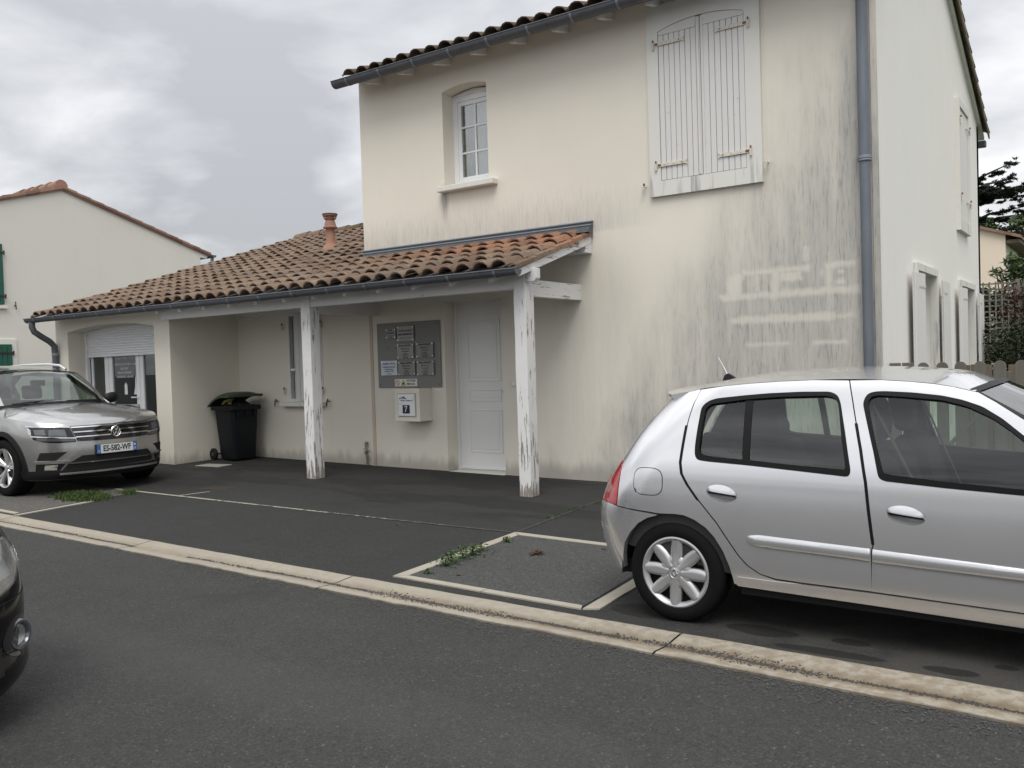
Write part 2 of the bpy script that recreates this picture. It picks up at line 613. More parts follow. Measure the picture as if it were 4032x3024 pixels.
M_black = simple("black_iron", (.02, .018, .016), .5, var=.3, scale=20)
M_dark = simple("dark_room", (.02, .02, .022), .9, var=.2, scale=3)
M_gap = simple("black_gap", (.008, .008, .008), .8, var=.1)
M_curtain = simple("net_curtain", (.50, .49, .52), .9, var=.08, scale=6)
M_drape = simple("grey_drape", (.14, .135, .13), .9, var=.2, scale=9)
M_green = simple("green_shutter_paint", (.010, .085, .058), .45, var=.12, scale=6)
M_wglass = glass("window_glass", (.80, .84, .84), 1.5, 0.0, .10)
M_dglass = glass("door_glass", (.55, .60, .60), 1.5, 0.0, .05)
M_board = simple("grey_panel", (.195, .19, .182), .45, var=.04, scale=3)
M_acryl = simple("frosted_plate", (.265, .26, .247), .25, var=.05, scale=4)
M_acryl_d = simple("grey_plate", (.225, .22, .21), .3, var=.05, scale=4)
M_plate_w = simple("white_enamel_plate", (.56, .60, .66), .3, var=.04, scale=5)
M_ink = simple("black_ink", (.02, .02, .022), .6, var=.1)
M_inkg = simple("grey_ink", (.10, .098, .095), .6, var=.1)
M_inkb = simple("blue_ink", (.10, .13, .26), .6, var=.1)
M_navy = simple("navy_enamel", (.012, .016, .05), .3, var=.1)
M_yel = simple("warning_yellow", (.70, .62, .08), .5, var=.05)
M_red = simple("sign_red", (.50, .05, .04), .5, var=.05)
M_steel = simple("screw_steel", (.75, .74, .72), .3, 1.0, var=.1, scale=20)
M_wtext = simple("white_lettering", (.72, .74, .75), .6, var=.04)

# ================================================================== buildings
def wall_panel(name, outline, holes, plane, axis, depth, m, parent, off, normal_sign=1):
    """flat wall with real openings and reveals. axis 'y': outline in (x, z) at y = plane; axis 'x': outline in (y, z) at x = plane"""
    P, T, loops = fill(outline, holes)
    mb = MB(off)
    def at(p, d):
        return (p[0], plane + d, p[1]) if axis == "y" else (plane + d, p[0], p[1])
    mb.add([at(p, 0) for p in P], T)
    for l in loops[1:]:
        n = len(l)
        vs = [at(P[i], 0) for i in l] + [at(P[i], depth) for i in l]
        mb.add(vs, [(i, (i + 1) % n, n + (i + 1) % n, n + i) for i in range(n)])
    return mb.build(name, m, parent, fix=False)


def arch(x0, x1, z0, zs, za, n=14):
    """opening outline: straight sides, segmental arch on top"""
    h = za - zs
    w = (x1 - x0) / 2
    r = (w * w + h * h) / (2 * h)
    cx, cz = (x0 + x1) / 2, za - r
    a = math.asin(w / r)
    top = [(cx + r * math.sin(a - 2 * a * k / n), cz + r * math.cos(a - 2 * a * k / n)) for k in range(n + 1)]
    return [(x0, z0), (x1, z0)] + top


# ---- roof tile: one S-shaped clay tile, shared mesh
TP, TL = .24, .45
PROF = [(-.125, .018), (-.113, .003), (-.099, .008), (-.084, .032), (-.050, .057), (0, .068), (.050, .057), (.084, .032), (.099, .008), (.113, .001), (.125, .012)]


def tile_geo():
    vs, fs = [], []
    n = len(PROF)
    for (v, lift) in ((0, .034), (TL, .004)):
        for (u, h) in PROF:
            k = 1.0 if v == 0 else .9
            vs.append((u * k, v, h * (1.05 if v == 0 else .92) + lift))
    for (u, h) in PROF:                     # thick lower edge
        vs.append((u, .004, h * 1.05 + .034 - .018))
    for i in range(n - 1):
        fs.append((i, i + 1, n + i + 1, n + i))
        fs.append((2 * n + i, 2 * n + i + 1, i + 1, i))
    return vs, fs


TV, TF = tile_geo()


def tile_mesh(name, m):
    mb = MB(); mb.add(TV, TF)
    me = mb.mesh(name, fix=False)
    me.materials.append(m)
    me.shade_smooth()
    me.set_sharp_from_angle(angle=R(50))
    return me


def roof_tiles(parent, off, spots, slope, m, n_parts, me_name):
    """spots: (x, y, z) sorted so that those showing largest come first; rest joined"""
    me = tile_mesh(me_name, m)
    a = math.atan(slope)
    big = MB(off)
    for i, (x, y, z) in enumerate(spots):
        rx = a + random.uniform(-.02, .02); rz = random.uniform(-.035, .035); dz = random.uniform(-.006, .010)
        mw = Matrix.Translation((x + random.uniform(-.005, .005), y, z + dz)) @ Matrix.Rotation(rx, 4, "X") @ Matrix.Rotation(rz, 4, "Z")
        if i < n_parts:
            o = bpy.data.objects.new("tile", me)
            COL.objects.link(o)
            o.parent = parent
            o.matrix_local = Matrix.Translation(-Vector(off)) @ mw
        else:
            big.add([mw @ Vector(v) for v in TV], TF)
    if big.v:
        o = big.build("distant_tiles", m, parent, smooth=True, fix=False, angle=50)
        o["kind"] = "stuff"


def gutter(name, x0, x1, y, z, r, m, parent, off, brackets=(), cap_l=True, cap_r=True):
    mb = MB(off)
    n = 12
    def prof(rr, x):
        return [(x, y - rr * math.cos(math.pi * k / n), z - rr * math.sin(math.pi * k / n)) for k in range(n + 1)]
    k = n + 1
    a, b, c, d = prof(r, x0), prof(r, x1), prof(r - .004, x0), prof(r - .004, x1)
    mb.add(a + b, [(i, i + 1, k + i + 1, k + i) for i in range(n)])
    mb.add(c + d, [(i, k + i, k + i + 1, i + 1) for i in range(n)])
    if cap_l: mb.add(a, [tuple(range(k))])
    if cap_r: mb.add(b, [tuple(range(k))])
    g = mb.build(name, m, parent, smooth=True, fix=False)
    bd = MB(off)
    bd.tube([(x0, y - r, z + .002), (x1, y - r, z + .002)], .009, 8)
    bd.build("rolled_edge", m, g, smooth=True)
    for bx in brackets:
        q = MB(off)
        pr = []
        for k2 in range(n + 1):
            an = math.pi * k2 / n
            pr.append((y - (r + .004) * math.cos(an), z - (r + .004) * math.sin(an)))
        vs = [(bx - .014, *p) for p in pr] + [(bx + .014, *p) for p in pr]
        q.add(vs, [(i, i + 1, k + i + 1, k + i) for i in range(n)])
        q.build("bracket", M_zinc_l, g, smooth=True, fix=False)
    return g


M_tile_grey = tile_mat("terracotta_grey", [(.0, (.14, .115, .085)), (.5, (.20, .17, .125)), (1., (.26, .21, .15))], .25)
M_zinc_l = zinc("zinc_band", (.24, .27, .30))

# ------------------------------------------------ two-storey house
HB = (-5.4, 12.9, 0.0)
X0, X1, YF, YB = -8.84, -1.957, 9.22, 16.66
H = thing("house", "two-storey cream rendered house with grey streaked front and white gable", "house", HB)
SWIN = arch(-7.352, -6.63, 3.79, 5.022, 5.075)
BWIN = arch(-4.235, -3.242, 3.42, 5.07, 5.148)
DOOR = [(-7.442, -.02), (-6.506, -.02), (-6.506, 2.28), (-7.442, 2.28)]
fw = wall_panel("front_wall", [(X0, -.2), (X1, -.2), (X1, 5.56), (X0, 5.56)], [SWIN, BWIN, DOOR], YF, "y", .34, M_front, H, HB)

GW = [[(10.93, .5), (12.15, .5), (12.15, 2.36), (10.93, 2.36)], [(14.22, .5), (15.53, .5), (15.53, 2.36), (14.22, 2.36)], [(14.22, 3.3), (15.08, 3.3), (15.08, 4.93), (14.22, 4.93)]]
RIDGE_Y, RIDGE_Z = 12.6, 6.72
gable = [(YF, -.2), (YB, -.2), (YB, 5.12), (RIDGE_Y, RIDGE_Z), (YF, 5.56)]
wall_panel("gable_wall", gable, GW, X1, "x", -.40, M_white, H, HB)
wall_panel("side_wall", gable, [], X0, "x", .2, M_front, H, HB)
MB(HB).box((X0, YB - .2, -.2), (X1, YB, 5.1)).build("back_wall", M_front, H)
# dark rooms behind the openings
MB(HB).box((-7.6, 9.75, 3.5), (-6.4, 10.6, 5.3)).build("room", M_dark, H)

# front roof
S1 = .36
roof = MB(HB)
EY, EZ = 8.885, 5.425
def roof_slab(mb, x0, x1, y0, z0, y1, z1, t=.05):
    mb.add([(x0, y0, z0), (x1, y0, z0), (x1, y1, z1), (x0, y1, z1), (x0, y0, z0 - t), (x1, y0, z0 - t), (x1, y1, z1 - t), (x0, y1, z1 - t)],
           [(0, 1, 2, 3), (7, 6, 5, 4), (0, 4, 5, 1), (1, 5, 6, 2), (2, 6, 7, 3), (3, 7, 4, 0)])
roof_slab(roof, -8.86, -1.9, EY + .03, EZ - .012 + .03 * S1, RIDGE_Y, EZ + S1 * (RIDGE_Y - EY) - .012)
roof_slab(roof, -8.86, -1.9, 16.98, 5.0, RIDGE_Y, EZ + S1 * (RIDGE_Y - EY) - .012)
Hroof = roof.build("roof", M_wood_w, H)
spots = []
a1 = math.atan(S1)
for r_ in range(11):
    for c_ in range(29):
        s_ = r_ * .36
        spots.append((-8.69 + c_ * TP, EY + s_ * math.cos(a1), EZ + s_ * math.sin(a1)))
roof_tiles(Hroof, HB, spots, S1, M_tile_dark, 90, "dark_tile")
# back slope: joined tiles, seen only along the gable
mbk = MB(HB)
kb = (EZ + S1 * (RIDGE_Y - EY) - 5.02) / (16.98 - RIDGE_Y)
for r_ in range(13):
    for c_ in range(30):
        s_ = r_ * .36
        mw = Matrix.Translation((-8.90 + c_ * TP, 16.98 - s_ * math.cos(math.atan(kb)), 5.02 + s_ * math.sin(math.atan(kb)))) @ Matrix.Rotation(math.pi, 4, "Z") @ Matrix.Rotation(math.atan(kb), 4, "X")
        mbk.add([mw @ Vector(v) for v in TV], TF)
o = mbk.build("back_slope_tiles", M_tile_dark, Hroof, smooth=True, fix=False, angle=50)
o["kind"] = "stuff"
# verge tiles over the gable edge, one by one
for (ya, za, yb, zb) in ((EY, EZ, RIDGE_Y, EZ + S1 * (RIDGE_Y - EY)), (17.0, 5.02, RIDGE_Y, EZ + S1 * (RIDGE_Y - EY))):
    n = int(math.dist((ya, za), (yb, zb)) / .37)
    for i in range(n):
        t0, t1 = i / n, (i + 1.12) / n
        p = Vector((-1.90, ya + (yb - ya) * t0, za + (zb - za) * t0 + .03)); q = Vector((-1.90, ya + (yb - ya) * t1, za + (zb - za) * t1 + .012))
        mb = MB(HB)
        for a_, b_ in ((-.10, .015), (.0, .058), (.07, .02)):
            pass
        sec = [(-.12, .0), (-.06, .055), (.02, .06), (.075, .03), (.08, -.09), (.06, -.09), (.055, .0), (.0, .035), (-.06, .03), (-.10, -.01)]
        k = len(sec)
        vs = [p + Vector((s[0], 0, s[1])) for s in sec] + [q + Vector((s[0] * .94, 0, s[1] * .94)) for s in sec]
        mb.add(vs, [(j, (j + 1) % k, k + (j + 1) % k, k + j) for j in range(k)] + [tuple(range(k)), tuple(range(2 * k - 1, k - 1, -1))])
        mb.build("verge_tile", M_tile_grey, Hroof, smooth=True)
# ridge
for i in range(18):
    mb = MB(HB)
    x = -9.0 + i * .395
    mb.tube([(x, RIDGE_Y, RIDGE_Z + .06), (x + .42, RIDGE_Y, RIDGE_Z + .05)], [.125, .11], 12)
    mb.build("ridge_tile", M_tile_dark, Hroof, smooth=True)

gutter("gutter", -8.915, -1.86, 8.835, 5.372, .082, M_zinc, H, HB, [-8.64 + .59 * i for i in range(12)])
for i in range(12):
    x = -8.42 + .6 * i
    mb = MB(HB)
    mb.prism([(8.90, 5.345), (9.26, 5.46), (9.26, 5.36), (8.93, 5.29)], x - .035, x + .035, "yz")
    mb.build("rafter_tail", M_wood_w, H, bevel=.004)
# rear gutter end
mb = MB(HB); mb.box((-9.0, 16.98, 4.84), (-1.88, 17.1, 4.95)); mb.build("rear_gutter", M_zinc, H, bevel=.02)

# downpipe at the right-hand corner
dp = MB(HB); dpx, dpy = -2.06, 9.145
dp.tube([(dpx, dpy, z) for z in (.0, 1.5, 3.38)], .05, 18)
dp.tube([(dpx, dpy, z) for z in (3.30, 4.4, 5.0)] + [(dpx - .01, dpy - .05, 5.12), (dpx - .02, 8.90, 5.24), (dpx - .02, 8.84, 5.31)], .056, 18)
pipe = dp.build("downpipe", M_zinc_blue, H, smooth=True)
cl = MB(HB); cl.lathe([(.056, -.028), (.066, -.024), (.066, -.01), (.058, -.006), (.066, -.002), (.066, .02), (.056, .026)], (dpx, dpy, 3.33), n=20)
cl.box((dpx - .012, dpy, 3.32), (dpx + .012, 9.22, 3.345)); cl.box((dpx - .085, dpy - .01, 3.318), (dpx - .05, dpy + .012, 3.34))
cl.build("pipe_collar", M_zinc_l, pipe, smooth=True)
co = MB(HB); co.box((-2.005, 9.207, -.1), (-1.945, 9.2195, 5.3)); co.build("corner_render", M_front, H)

# small upstairs window
W = MB(HB)
yw = 9.44
def frame_ring(mb, x0, x1, z0, z1, w, y0, y1):
    mb.box((x0, y0, z0), (x0 + w, y1, z1)); mb.box((x1 - w, y0, z0), (x1, y1, z1))
    mb.box((x0 + w, y0, z0), (x1 - w, y1, z0 + w)); mb.box((x0 + w, y0, z1 - w), (x1 - w, y1, z1))
frame_ring(W, -7.352, -6.63, 3.80, 5.0, .075, yw, yw + .07)
W.prism([(-7.34, 5.0), (-6.64, 5.0), (-6.64, 5.02), (-6.99, 5.07), (-7.34, 5.02)], yw, yw + .06, "xz")
win = W.build("window", M_pvc, H, bevel=.006)
q = MB(HB); frame_ring(q, -7.277, -6.705, 3.875, 4.925, .055, yw + .012, yw + .06); q.build("sash", M_pvc, win, bevel=.005)
q = MB(HB); q.box((-7.002, yw + .012, 3.93), (-6.978, yw + .04, 4.87)); q.build("mullion", M_pvc, win, bevel=.003)
for z in (4.245, 4.582):
    q = MB(HB); q.box((-7.222, yw + .013, z - .011), (-6.76, yw + .039, z + .011)); q.build("glazing_bar", M_pvc, win, bevel=.003)
zs = [3.93, 4.234, 4.256, 4.571, 4.593, 4.87]
for zi in range(3):
    for xa, xb in ((-7.222, -7.002), (-6.978, -6.76)):
        q = MB(HB); q.box((xa, yw + .026, zs[zi * 2]), (xb, yw + .030, zs[zi * 2 + 1])); q.build("pane", M_wglass, win)
def curtain(x0, x1, y, z0, z1, m, amp=.012, n=44, name="curtain"):
    mb = MB(HB)
    mb.grid(lambda u, v: (x0 + (x1 - x0) * u, y + amp * math.sin(u * (x1 - x0) * 90) + .5 * amp * math.sin(u * 31 + 1), z0 + (z1 - z0) * v), n, 2)
    return mb.build(name, m, win, smooth=True, fix=False)
curtain(-7.13, -6.66, yw + .16, 3.85, 5.0, M_curtain, .006)
curtain(-7.25, -7.08, yw + .13, 3.85, 5.0, M_drape, .012, 20)
q = MB(HB); q.box((-7.40, 9.105, 3.708), (-6.492, 9.46, 3.779)); q.box((-7.345, 9.24, 3.78), (-6.637, 9.45, 3.80)); q.build("sill", M_stone, win, bevel=.008)

# big arched window with closed shutters
sur = [(-4.366, 3.255), (-3.081, 3.255), (-3.081, 5.36), (-4.366, 5.36)]
BW2 = [(-3.7385 + (p[0] + 3.7385) * .993, 4.28 + (p[1] - 4.28) * .997) for p in BWIN]
P_, T_, L_ = fill(sur, [BW2])
mb = MB(HB)
mb.add([(p[0], 9.172, p[1]) for p in P_], T_)
for l, y1 in ((L_[0], 9.225), (L_[1], 9.26)):
    n = len(l)
    mb.add([(P_[i][0], 9.172, P_[i][1]) for i in l] + [(P_[i][0], y1, P_[i][1]) for i in l], [(i, (i + 1) % n, n + (i + 1) % n, n + i) for i in range(n)])
mb.build("window_surround", M_surround, H, fix=False)


def arch_z(x, x0=-4.235, x1=-3.242, zs=5.07, za=5.148):
    h = za - zs; w = (x1 - x0) / 2; r = (w * w + h * h) / (2 * h)
    return za - r + math.sqrt(max(r * r - (x - (x0 + x1) / 2) ** 2, 0))


def plank_leaf(x0, x1, npl, edge):
    """edge -1: astragal strip on the right side of the leaf"""
    mb = MB(HB)
    mb.box((x0 + .002, 9.203, 3.424), (x1 - .002, 9.235, 5.04))
    zt = 5.028
    top = [(x0 + (x1 - x0) * i / 8, arch_z(x0 + (x1 - x0) * i / 8) - .008) for i in range(9)]
    mb.prism([(x0 + .004, zt), (x1 - .004, zt)] + list(reversed(top)), 9.215, 9.23, "xz")
    leaf = mb.build("shutter", M_gapdark, H)
    q = MB(HB); q.prism([(x0 + .004, zt), (x1 - .004, zt)] + list(reversed(top)), 9.178, 9.2025, "xz"); q.build("arch_board", M_shut, leaf)
    w = (x1 - x0) / npl
    for i in range(npl):
        q = MB(HB)
        q.box((x0 + w * i + .0028, 9.179 + random.uniform(-.0012, .0012), 3.428), (x0 + w * (i + 1) - .0028, 9.2025, zt - .003))
        q.build("plank", M_shut, leaf, bevel=.003, seg=1)
    return leaf


def wood_shutter(name, c, var=.05):
    m, nt, b = newmat(name)
    p = pos(nt)
    g = noise(nt, scl(nt, p, (60, 60, 2)), 1, 4, .6)
    d = noise(nt, p, 5, 4, .6)
    cc = mix(nt, mth(nt, "MULTIPLY", g, .22), c, tuple(v * .72 for v in c))
    cc = mix(nt, sstep(nt, d, .55, .8, 0, .4), cc, tuple(v * .8 for v in c))
    kn = nd(nt, "ShaderNodeTexVoronoi", {"Vector": scl(nt, p, (7, 7, 3.2)), "Scale": 1.0}).outputs[0]
    cc = mix(nt, sstep(nt, kn, .055, .03, 0, .6), cc, (.30, .27, .22))
    setin(nt, b, Base_Color=cc, Roughness=.6, Specular=.3)
    bump(nt, b, g, .15, .003)
    return m


M_shut = wood_shutter("shutter_paint", (.70, .69, .67))
M_gapwood = wood_shutter("shutter_board", (.60, .595, .585))
M_gapdark = simple("groove_dark", (.13, .125, .115), .9, var=.2, scale=9)  # shutter backing: shade and dirt between the planks put into its colour
lL = plank_leaf(-4.228, -3.785, 7, 1)
lR = plank_leaf(-3.705, -3.249, 7, -1)
q = MB(HB); q.box((-3.784, 9.178, 3.426), (-3.738, 9.22, 5.132)); q.box((-3.775, 9.164, 3.43), (-3.748, 9.179, 5.12)); q.build("meeting_strip", M_shut, lL, bevel=.004)
q = MB(HB); q.box((-3.731, 9.178, 3.426), (-3.703, 9.22, 5.132)); q.build("meeting_strip", M_shut, lR, bevel=.003)
for leaf, hx, ex in ((lL, -4.275, -3.905), (lR, -3.205, -3.565)):
    for hz in (4.93, 3.595):
        q = MB(HB)
        s = 1 if ex > hx else -1
        q.box((hx, 9.164, hz - .021), (ex - s * .05, 9.1715, hz + .021)); q.box((hx + s * .05, 9.171, hz - .010), (ex - s * .05, 9.179, hz + .010))
        q.prism([(ex - s * .05, hz - .015), (ex, hz - .034), (ex - s * .022, hz), (ex, hz + .034), (ex - s * .05, hz + .015)], 9.165, 9.172, "xz")
        st = q.build("strap_hinge", M_iron, leaf, bevel=.002, seg=1)
        q = MB(HB)
        q.tube([(hx - s * .008, 9.158, hz - .055), (hx - s * .008, 9.158, hz + .02)], .013, 10)
        q.build("hinge_pin", M_iron, st if False else leaf, smooth=True)
        q = MB(HB); q.tube([(hx - s * .008, 9.158, hz + .018), (hx - s * .008, 9.158, hz + .05)], .009, 8); q.box((hx + s * .012, 9.1625, hz - .012), (hx + s * .05, 9.165, hz + .012))
        q.build("rusty_pin", M_rust, leaf, smooth=True)
        for k in (.10, .2, .30):
            q = MB(HB); q.lathe([(0, -.005), (.007, -.004), (.009, 0)], (hx + s * k, 9.164, hz), (0, 1, 0), 8); q.build("rivet", M_rust if k == .3 else M_iron, leaf, smooth=True)


def shutter_dog(x, y, z, off, parent, m1, m2, flip=1):
    q = MB(off)
    q.tube([(x, y, z), (x, y - .055, z)], .007, 8)
    q.tube([(x, y - .05, z + .035), (x, y - .055, z)], .011, 8)
    q.build("shutter_dog", m1, parent, smooth=True)
    q = MB(off)
    q.tube([(x, y - .06, z + .005), (x - .012 * flip, y - .062, z - .04), (x - .014 * flip, y - .06, z - .09)], [.006, .012, .004], 8)
    q.tube([(x - .03, y - .055, z + .004), (x + .028, y - .05, z - .008)], .007, 8)
    q.build("shutter_dog_lever", m2, parent, smooth=True)


shutter_dog(-4.44, 9.22, 3.385, HB, H, M_black, M_iron)
shutter_dog(-3.03, 9.22, 3.45, HB, H, M_iron, M_iron, 1)

# front door
d = MB(HB); d.box((-7.40, 9.455, .035), (-6.53, 9.495, 2.262)); door = d.build("door", M_door, H, bevel=.003)
q = MB(HB); q.box((-7.442, 9.43, .0), (-7.40, 9.53, 2.28)); q.box((-6.53, 9.43, .0), (-6.506, 9.53, 2.28)); q.box((-7.40, 9.43, 2.262), (-6.53, 9.53, 2.28)); q.build("door_frame", M_door, H, bevel=.004)
q = MB(HB); q.box((-7.40, 9.43, .015), (-6.53, 9.52, .034)); q.build("threshold", M_steel, H)
q = MB(HB); q.box((-7.438, 9.19, -.1), (-6.51, 9.43, .028)); q.build("step", M_stone, H, bevel=.01)
for z0, z1 in ((1.21, 2.02), (.94, 1.108), (.262, .84)):
    q = MB(HB)
    xa, xb = -7.24, -6.70
    frame_ring(q, xa, xb, z0, z1, .022, 9.446, 9.456)
    q.build("moulding", M_door, door, bevel=.008, seg=3)
    q = MB(HB); q.box((xa + .055, 9.449, z0 + .05), (xb - .055, 9.456, z1 - .05)); q.build("panel", M_door, door, bevel=.006)
q = MB(HB); q.lathe([(.0, -.006), (.008, -.005), (.010, 0)], (-6.94, 9.455, 1.487), (0, 1, 0), 10); q.build("peephole", M_black, door, smooth=True)
q = MB(HB); q.tube([(-6.575, 9.455, 1.07), (-6.575, 9.41, 1.07), (-6.66, 9.405, 1.07)], .009, 8); q.build("handle", M_steel, door, smooth=True)
q = MB(HB); q.box((-7.40, 9.45, .04), (-6.53, 9.456, .075)); q.build("weather_bar", M_pvc, door, bevel=.003)
q = MB(HB); q.box((-6.373, 9.205, 1.143), (-6.293, 9.22, 1.222)); sw = q.build("bell_button", M_stone, H, bevel=.004)
q = MB(HB); q.box((-6.355, 9.200, 1.16), (-6.311, 9.206, 1.205)); q.build("button", M_pvc, sw, bevel=.003)

# gable windows
def gable_lower(y0, y1, leafs):
    mb = MB(HB)
    o, i = (y0, y1, .35, 2.437), (y0 + .085, y1 - .085, .505, 2.355)
    P, T, L = fill([(o[0], o[2]), (o[1], o[2]), (o[1], o[3]), (o[0], o[3])], [[(i[0], i[2]), (i[1], i[2]), (i[1], i[3]), (i[0], i[3])]])
    mb.add([(-1.905, *p) for p in P], T)
    for l, xx in ((L[0], -1.96), (L[1], -2.0)):
        n = len(l); mb.add([(-1.905, *P[k]) for k in l] + [(xx, *P[k]) for k in l], [(k, (k + 1) % n, n + (k + 1) % n, n + k) for k in range(n)])
    mb.build("window_surround", M_surround, H, fix=False)
    q = MB(HB); q.box((-2.33, i[0], i[2]), (-2.28, i[0] + .07, i[3])); q.box((-2.33, i[1] - .07, i[2]), (-2.28, i[1], i[3])); q.box((-2.33, i[0] + .07, i[3] - .07), (-2.28, i[1] - .07, i[3])); q.box((-2.33, i[0] + .07, i[2]), (-2.28, i[1] - .07, i[2] + .07))
    f = q.build("window", M_pvc, H, bevel=.005)
    q = MB(HB); q.box((-2.31, i[0] + .07, i[2] + .07), (-2.306, i[1] - .07, i[3] - .07)); q.build("pane", M_dglass, f)
    for (hy, dy, ang) in leafs:                 # leaf hinged at hy, dy = direction and length along the wall, standing off by ang
        ux, uy = math.sin(ang), math.copysign(math.cos(ang), dy)
        L_ = abs(dy)
        leaf = MB(HB)
        hx = -1.868
        leaf.bar((hx + ux * .01, hy + uy * .01, 1.38), (hx + ux * L_, hy + uy * L_, 1.38), .022, 1.86)
        lf = leaf.build("shutter", M_gapwood, H)
        for k in range(5):
            q = MB(HB)
            a = L_ * k / 5 + .004; b = L_ * (k + 1) / 5 - .004
            nx, ny = uy * math.copysign(1, dy), -ux * math.copysign(1, dy)
            for sgn in (1,):
                q.bar((hx + ux * a + nx * .016, hy + uy * a + ny * .016, 1.38), (hx + ux * b + nx * .016, hy + uy * b + ny * .016, 1.38), .012, 1.85)
            q.build("plank", M_shut, lf, bevel=.002, seg=1)
        for z in (.75, 2.16):
            q = MB(HB); q.tube([(hx - .01, hy, z - .05), (hx - .01, hy, z + .05)], .012, 8); q.bar((hx + ux * .01 + uy * math.copysign(.024, dy), hy + uy * .01, z), (hx + ux * .3 + uy * math.copysign(.024, dy), hy + uy * .3, z), .006, .03)
            q.build("strap_hinge", M_iron, lf)
    return f


gable_lower(10.85, 12.23, [(10.99, -.46, R(-3)), (12.24, .60, R(-1.5))])
gable_lower(14.14, 15.61, [(14.30, -.46, R(-3)), (15.62, .60, R(-1.5))])
P, T, L = fill([(14.15, 3.15), (15.17, 3.15), (15.17, 5.03), (14.15, 5.03)], [[(14.225, 3.305), (15.075, 3.305), (15.075, 4.925), (14.225, 4.925)]])
mb = MB(HB)
mb.add([(-1.895, *p) for p in P], T)
for l, xx in ((L[0], -1.96), (L[1], -2.0)):
    n = len(l); mb.add([(-1.895, *P[k]) for k in l] + [(xx, *P[k]) for k in l], [(k, (k + 1) % n, n + (k + 1) % n, n + k) for k in range(n)])
mb.build("window_surround", M_surround, H, fix=False)
for y0, y1, hy in ((14.228, 14.64, 14.2), (14.66, 15.072, 15.1)):
    q = MB(HB); q.box((-1.95, y0, 3.31), (-1.93, y1, 4.92)); lf = q.build("shutter", M_gapwood, H)
    for k in range(5):
        w = (y1 - y0) / 5
        q = MB(HB); q.box((-1.929, y0 + w * k + .003, 3.315), (-1.915, y0 + w * (k + 1) - .003, 4.915)); q.build("plank", M_shut, lf, bevel=.003, seg=1)
    for z in (3.62, 4.72):
        q = MB(HB); q.tube([(-1.88, hy, z - .06), (-1.88, hy, z + .03)], .014, 8); q.tube([(-1.88, hy, z), (-1.91, (y0 + y1) / 2, z)], .008, 6); q.build("strap_hinge", M_iron, lf, smooth=True)
        q = MB(HB); q.tube([(-1.88, hy, z + .03), (-1.88, hy, z + .06)], .011, 8); q.build("rusty_pin", M_rust, lf, smooth=True)

# ------------------------------------------------ single-storey annex with porch
AB = (-13.3, 10.0, 0.0)
A = thing("annex", "low cream annex with brown tiled roof running on as a porch over white posts", "building", AB)
KS = .315
PY, PZ = 7.63, 2.425
def rz(y): return PZ + KS * (y - PY)
AOPEN = arch(-14.512, -12.085, -.02, 2.175, 2.262)
wall_panel("front_wall", [(-14.88, -.2), (-11.70, -.2), (-11.70, 2.52), (-14.88, 2.52)], [AOPEN], 8.0, "y", .36, M_annex, A, AB)
wall_panel("return_wall", [(8.0, -.2), (9.26, -.2), (9.26, rz(9.26) - .05), (8.0, rz(8.0) - .05)], [], -11.70, "x", .2, M_annex, A, AB)
AWIN = [(-10.53, .95), (-9.78, .95), (-9.78, 2.305), (-10.53, 2.305)]
wall_panel("porch_back_wall", [(-11.70, -.2), (-8.84, -.2), (-8.84, 2.86), (-11.70, 2.86)], [AWIN], 9.24, "y", .16, M_annex, A, AB)
wall_panel("left_wall", [(8.0, -.2), (18.8, -.2), (18.8, 2.48), (13.4, 4.17), (8.0, 2.48)], [], -14.88, "x", .2, M_annex, A, AB)
MB(AB).box((-14.86, 18.7, -.2), (-8.9, 18.8, 2.5)).build("back_wall", M_annex, A)
q = MB(AB); q.box((-8.79, 9.208, .0), (-8.735, 9.2195, 2.3)); q.build("joint_strip", plaster("plaster_joint", (.60, .49, .40)), A, bevel=.004)

rf = MB(AB)
AR = 13.4
roof_slab(rf, -14.86, -8.845, PY + .03, rz(PY + .03) - .012, AR, rz(AR) - .012, .035)
roof_slab(rf, -14.86, -8.845, 19.17, rz(PY) - .0, AR, rz(AR) - .012, .035)
roof_slab(rf, -8.845, -5.17, PY + .03, rz(PY + .03) - .012, 9.215, rz(9.215) - .012, .035)
Aroof = rf.build("roof", M_beam, A)
a2 = math.atan(KS)
spots = []
for r_ in range(17):
    s_ = r_ * .36
    y = PY + s_ * math.cos(a2); z = PZ + s_ * math.sin(a2)
    for c_ in range(40):
        x = -14.75 + c_ * TP
        if x > -8.80 and r_ > 4: continue
        spots.append((x, y, z))
spots.sort(key=lambda p: math.dist(p, (0, 0, EYE)))
roof_tiles(Aroof, AB, spots, KS, M_tile, 300, "brown_tile")
mbk = MB(AB)
for r_ in range(16):
    for c_ in range(25):
        s_ = r_ * .36
        mw = Matrix.Translation((-14.75 + c_ * TP, 19.17 - s_ * math.cos(a2), PZ + s_ * math.sin(a2))) @ Matrix.Rotation(math.pi, 4, "Z") @ Matrix.Rotation(a2, 4, "X")
        mbk.add([mw @ Vector(v) for v in TV], TF)
o = mbk.build("back_slope_tiles", M_tile, Aroof, smooth=True, fix=False, angle=50)
o["kind"] = "stuff"
for i in range(16):
    mb = MB(AB); x = -14.84 + i * .39
    mb.tube([(x, AR, rz(AR) + .02), (x + .43, AR, rz(AR) + .035)], [.125, .14], 12)
    mb.build("ridge_tile", M_tile if i < 3 else M_tile_dark, Aroof, smooth=True)
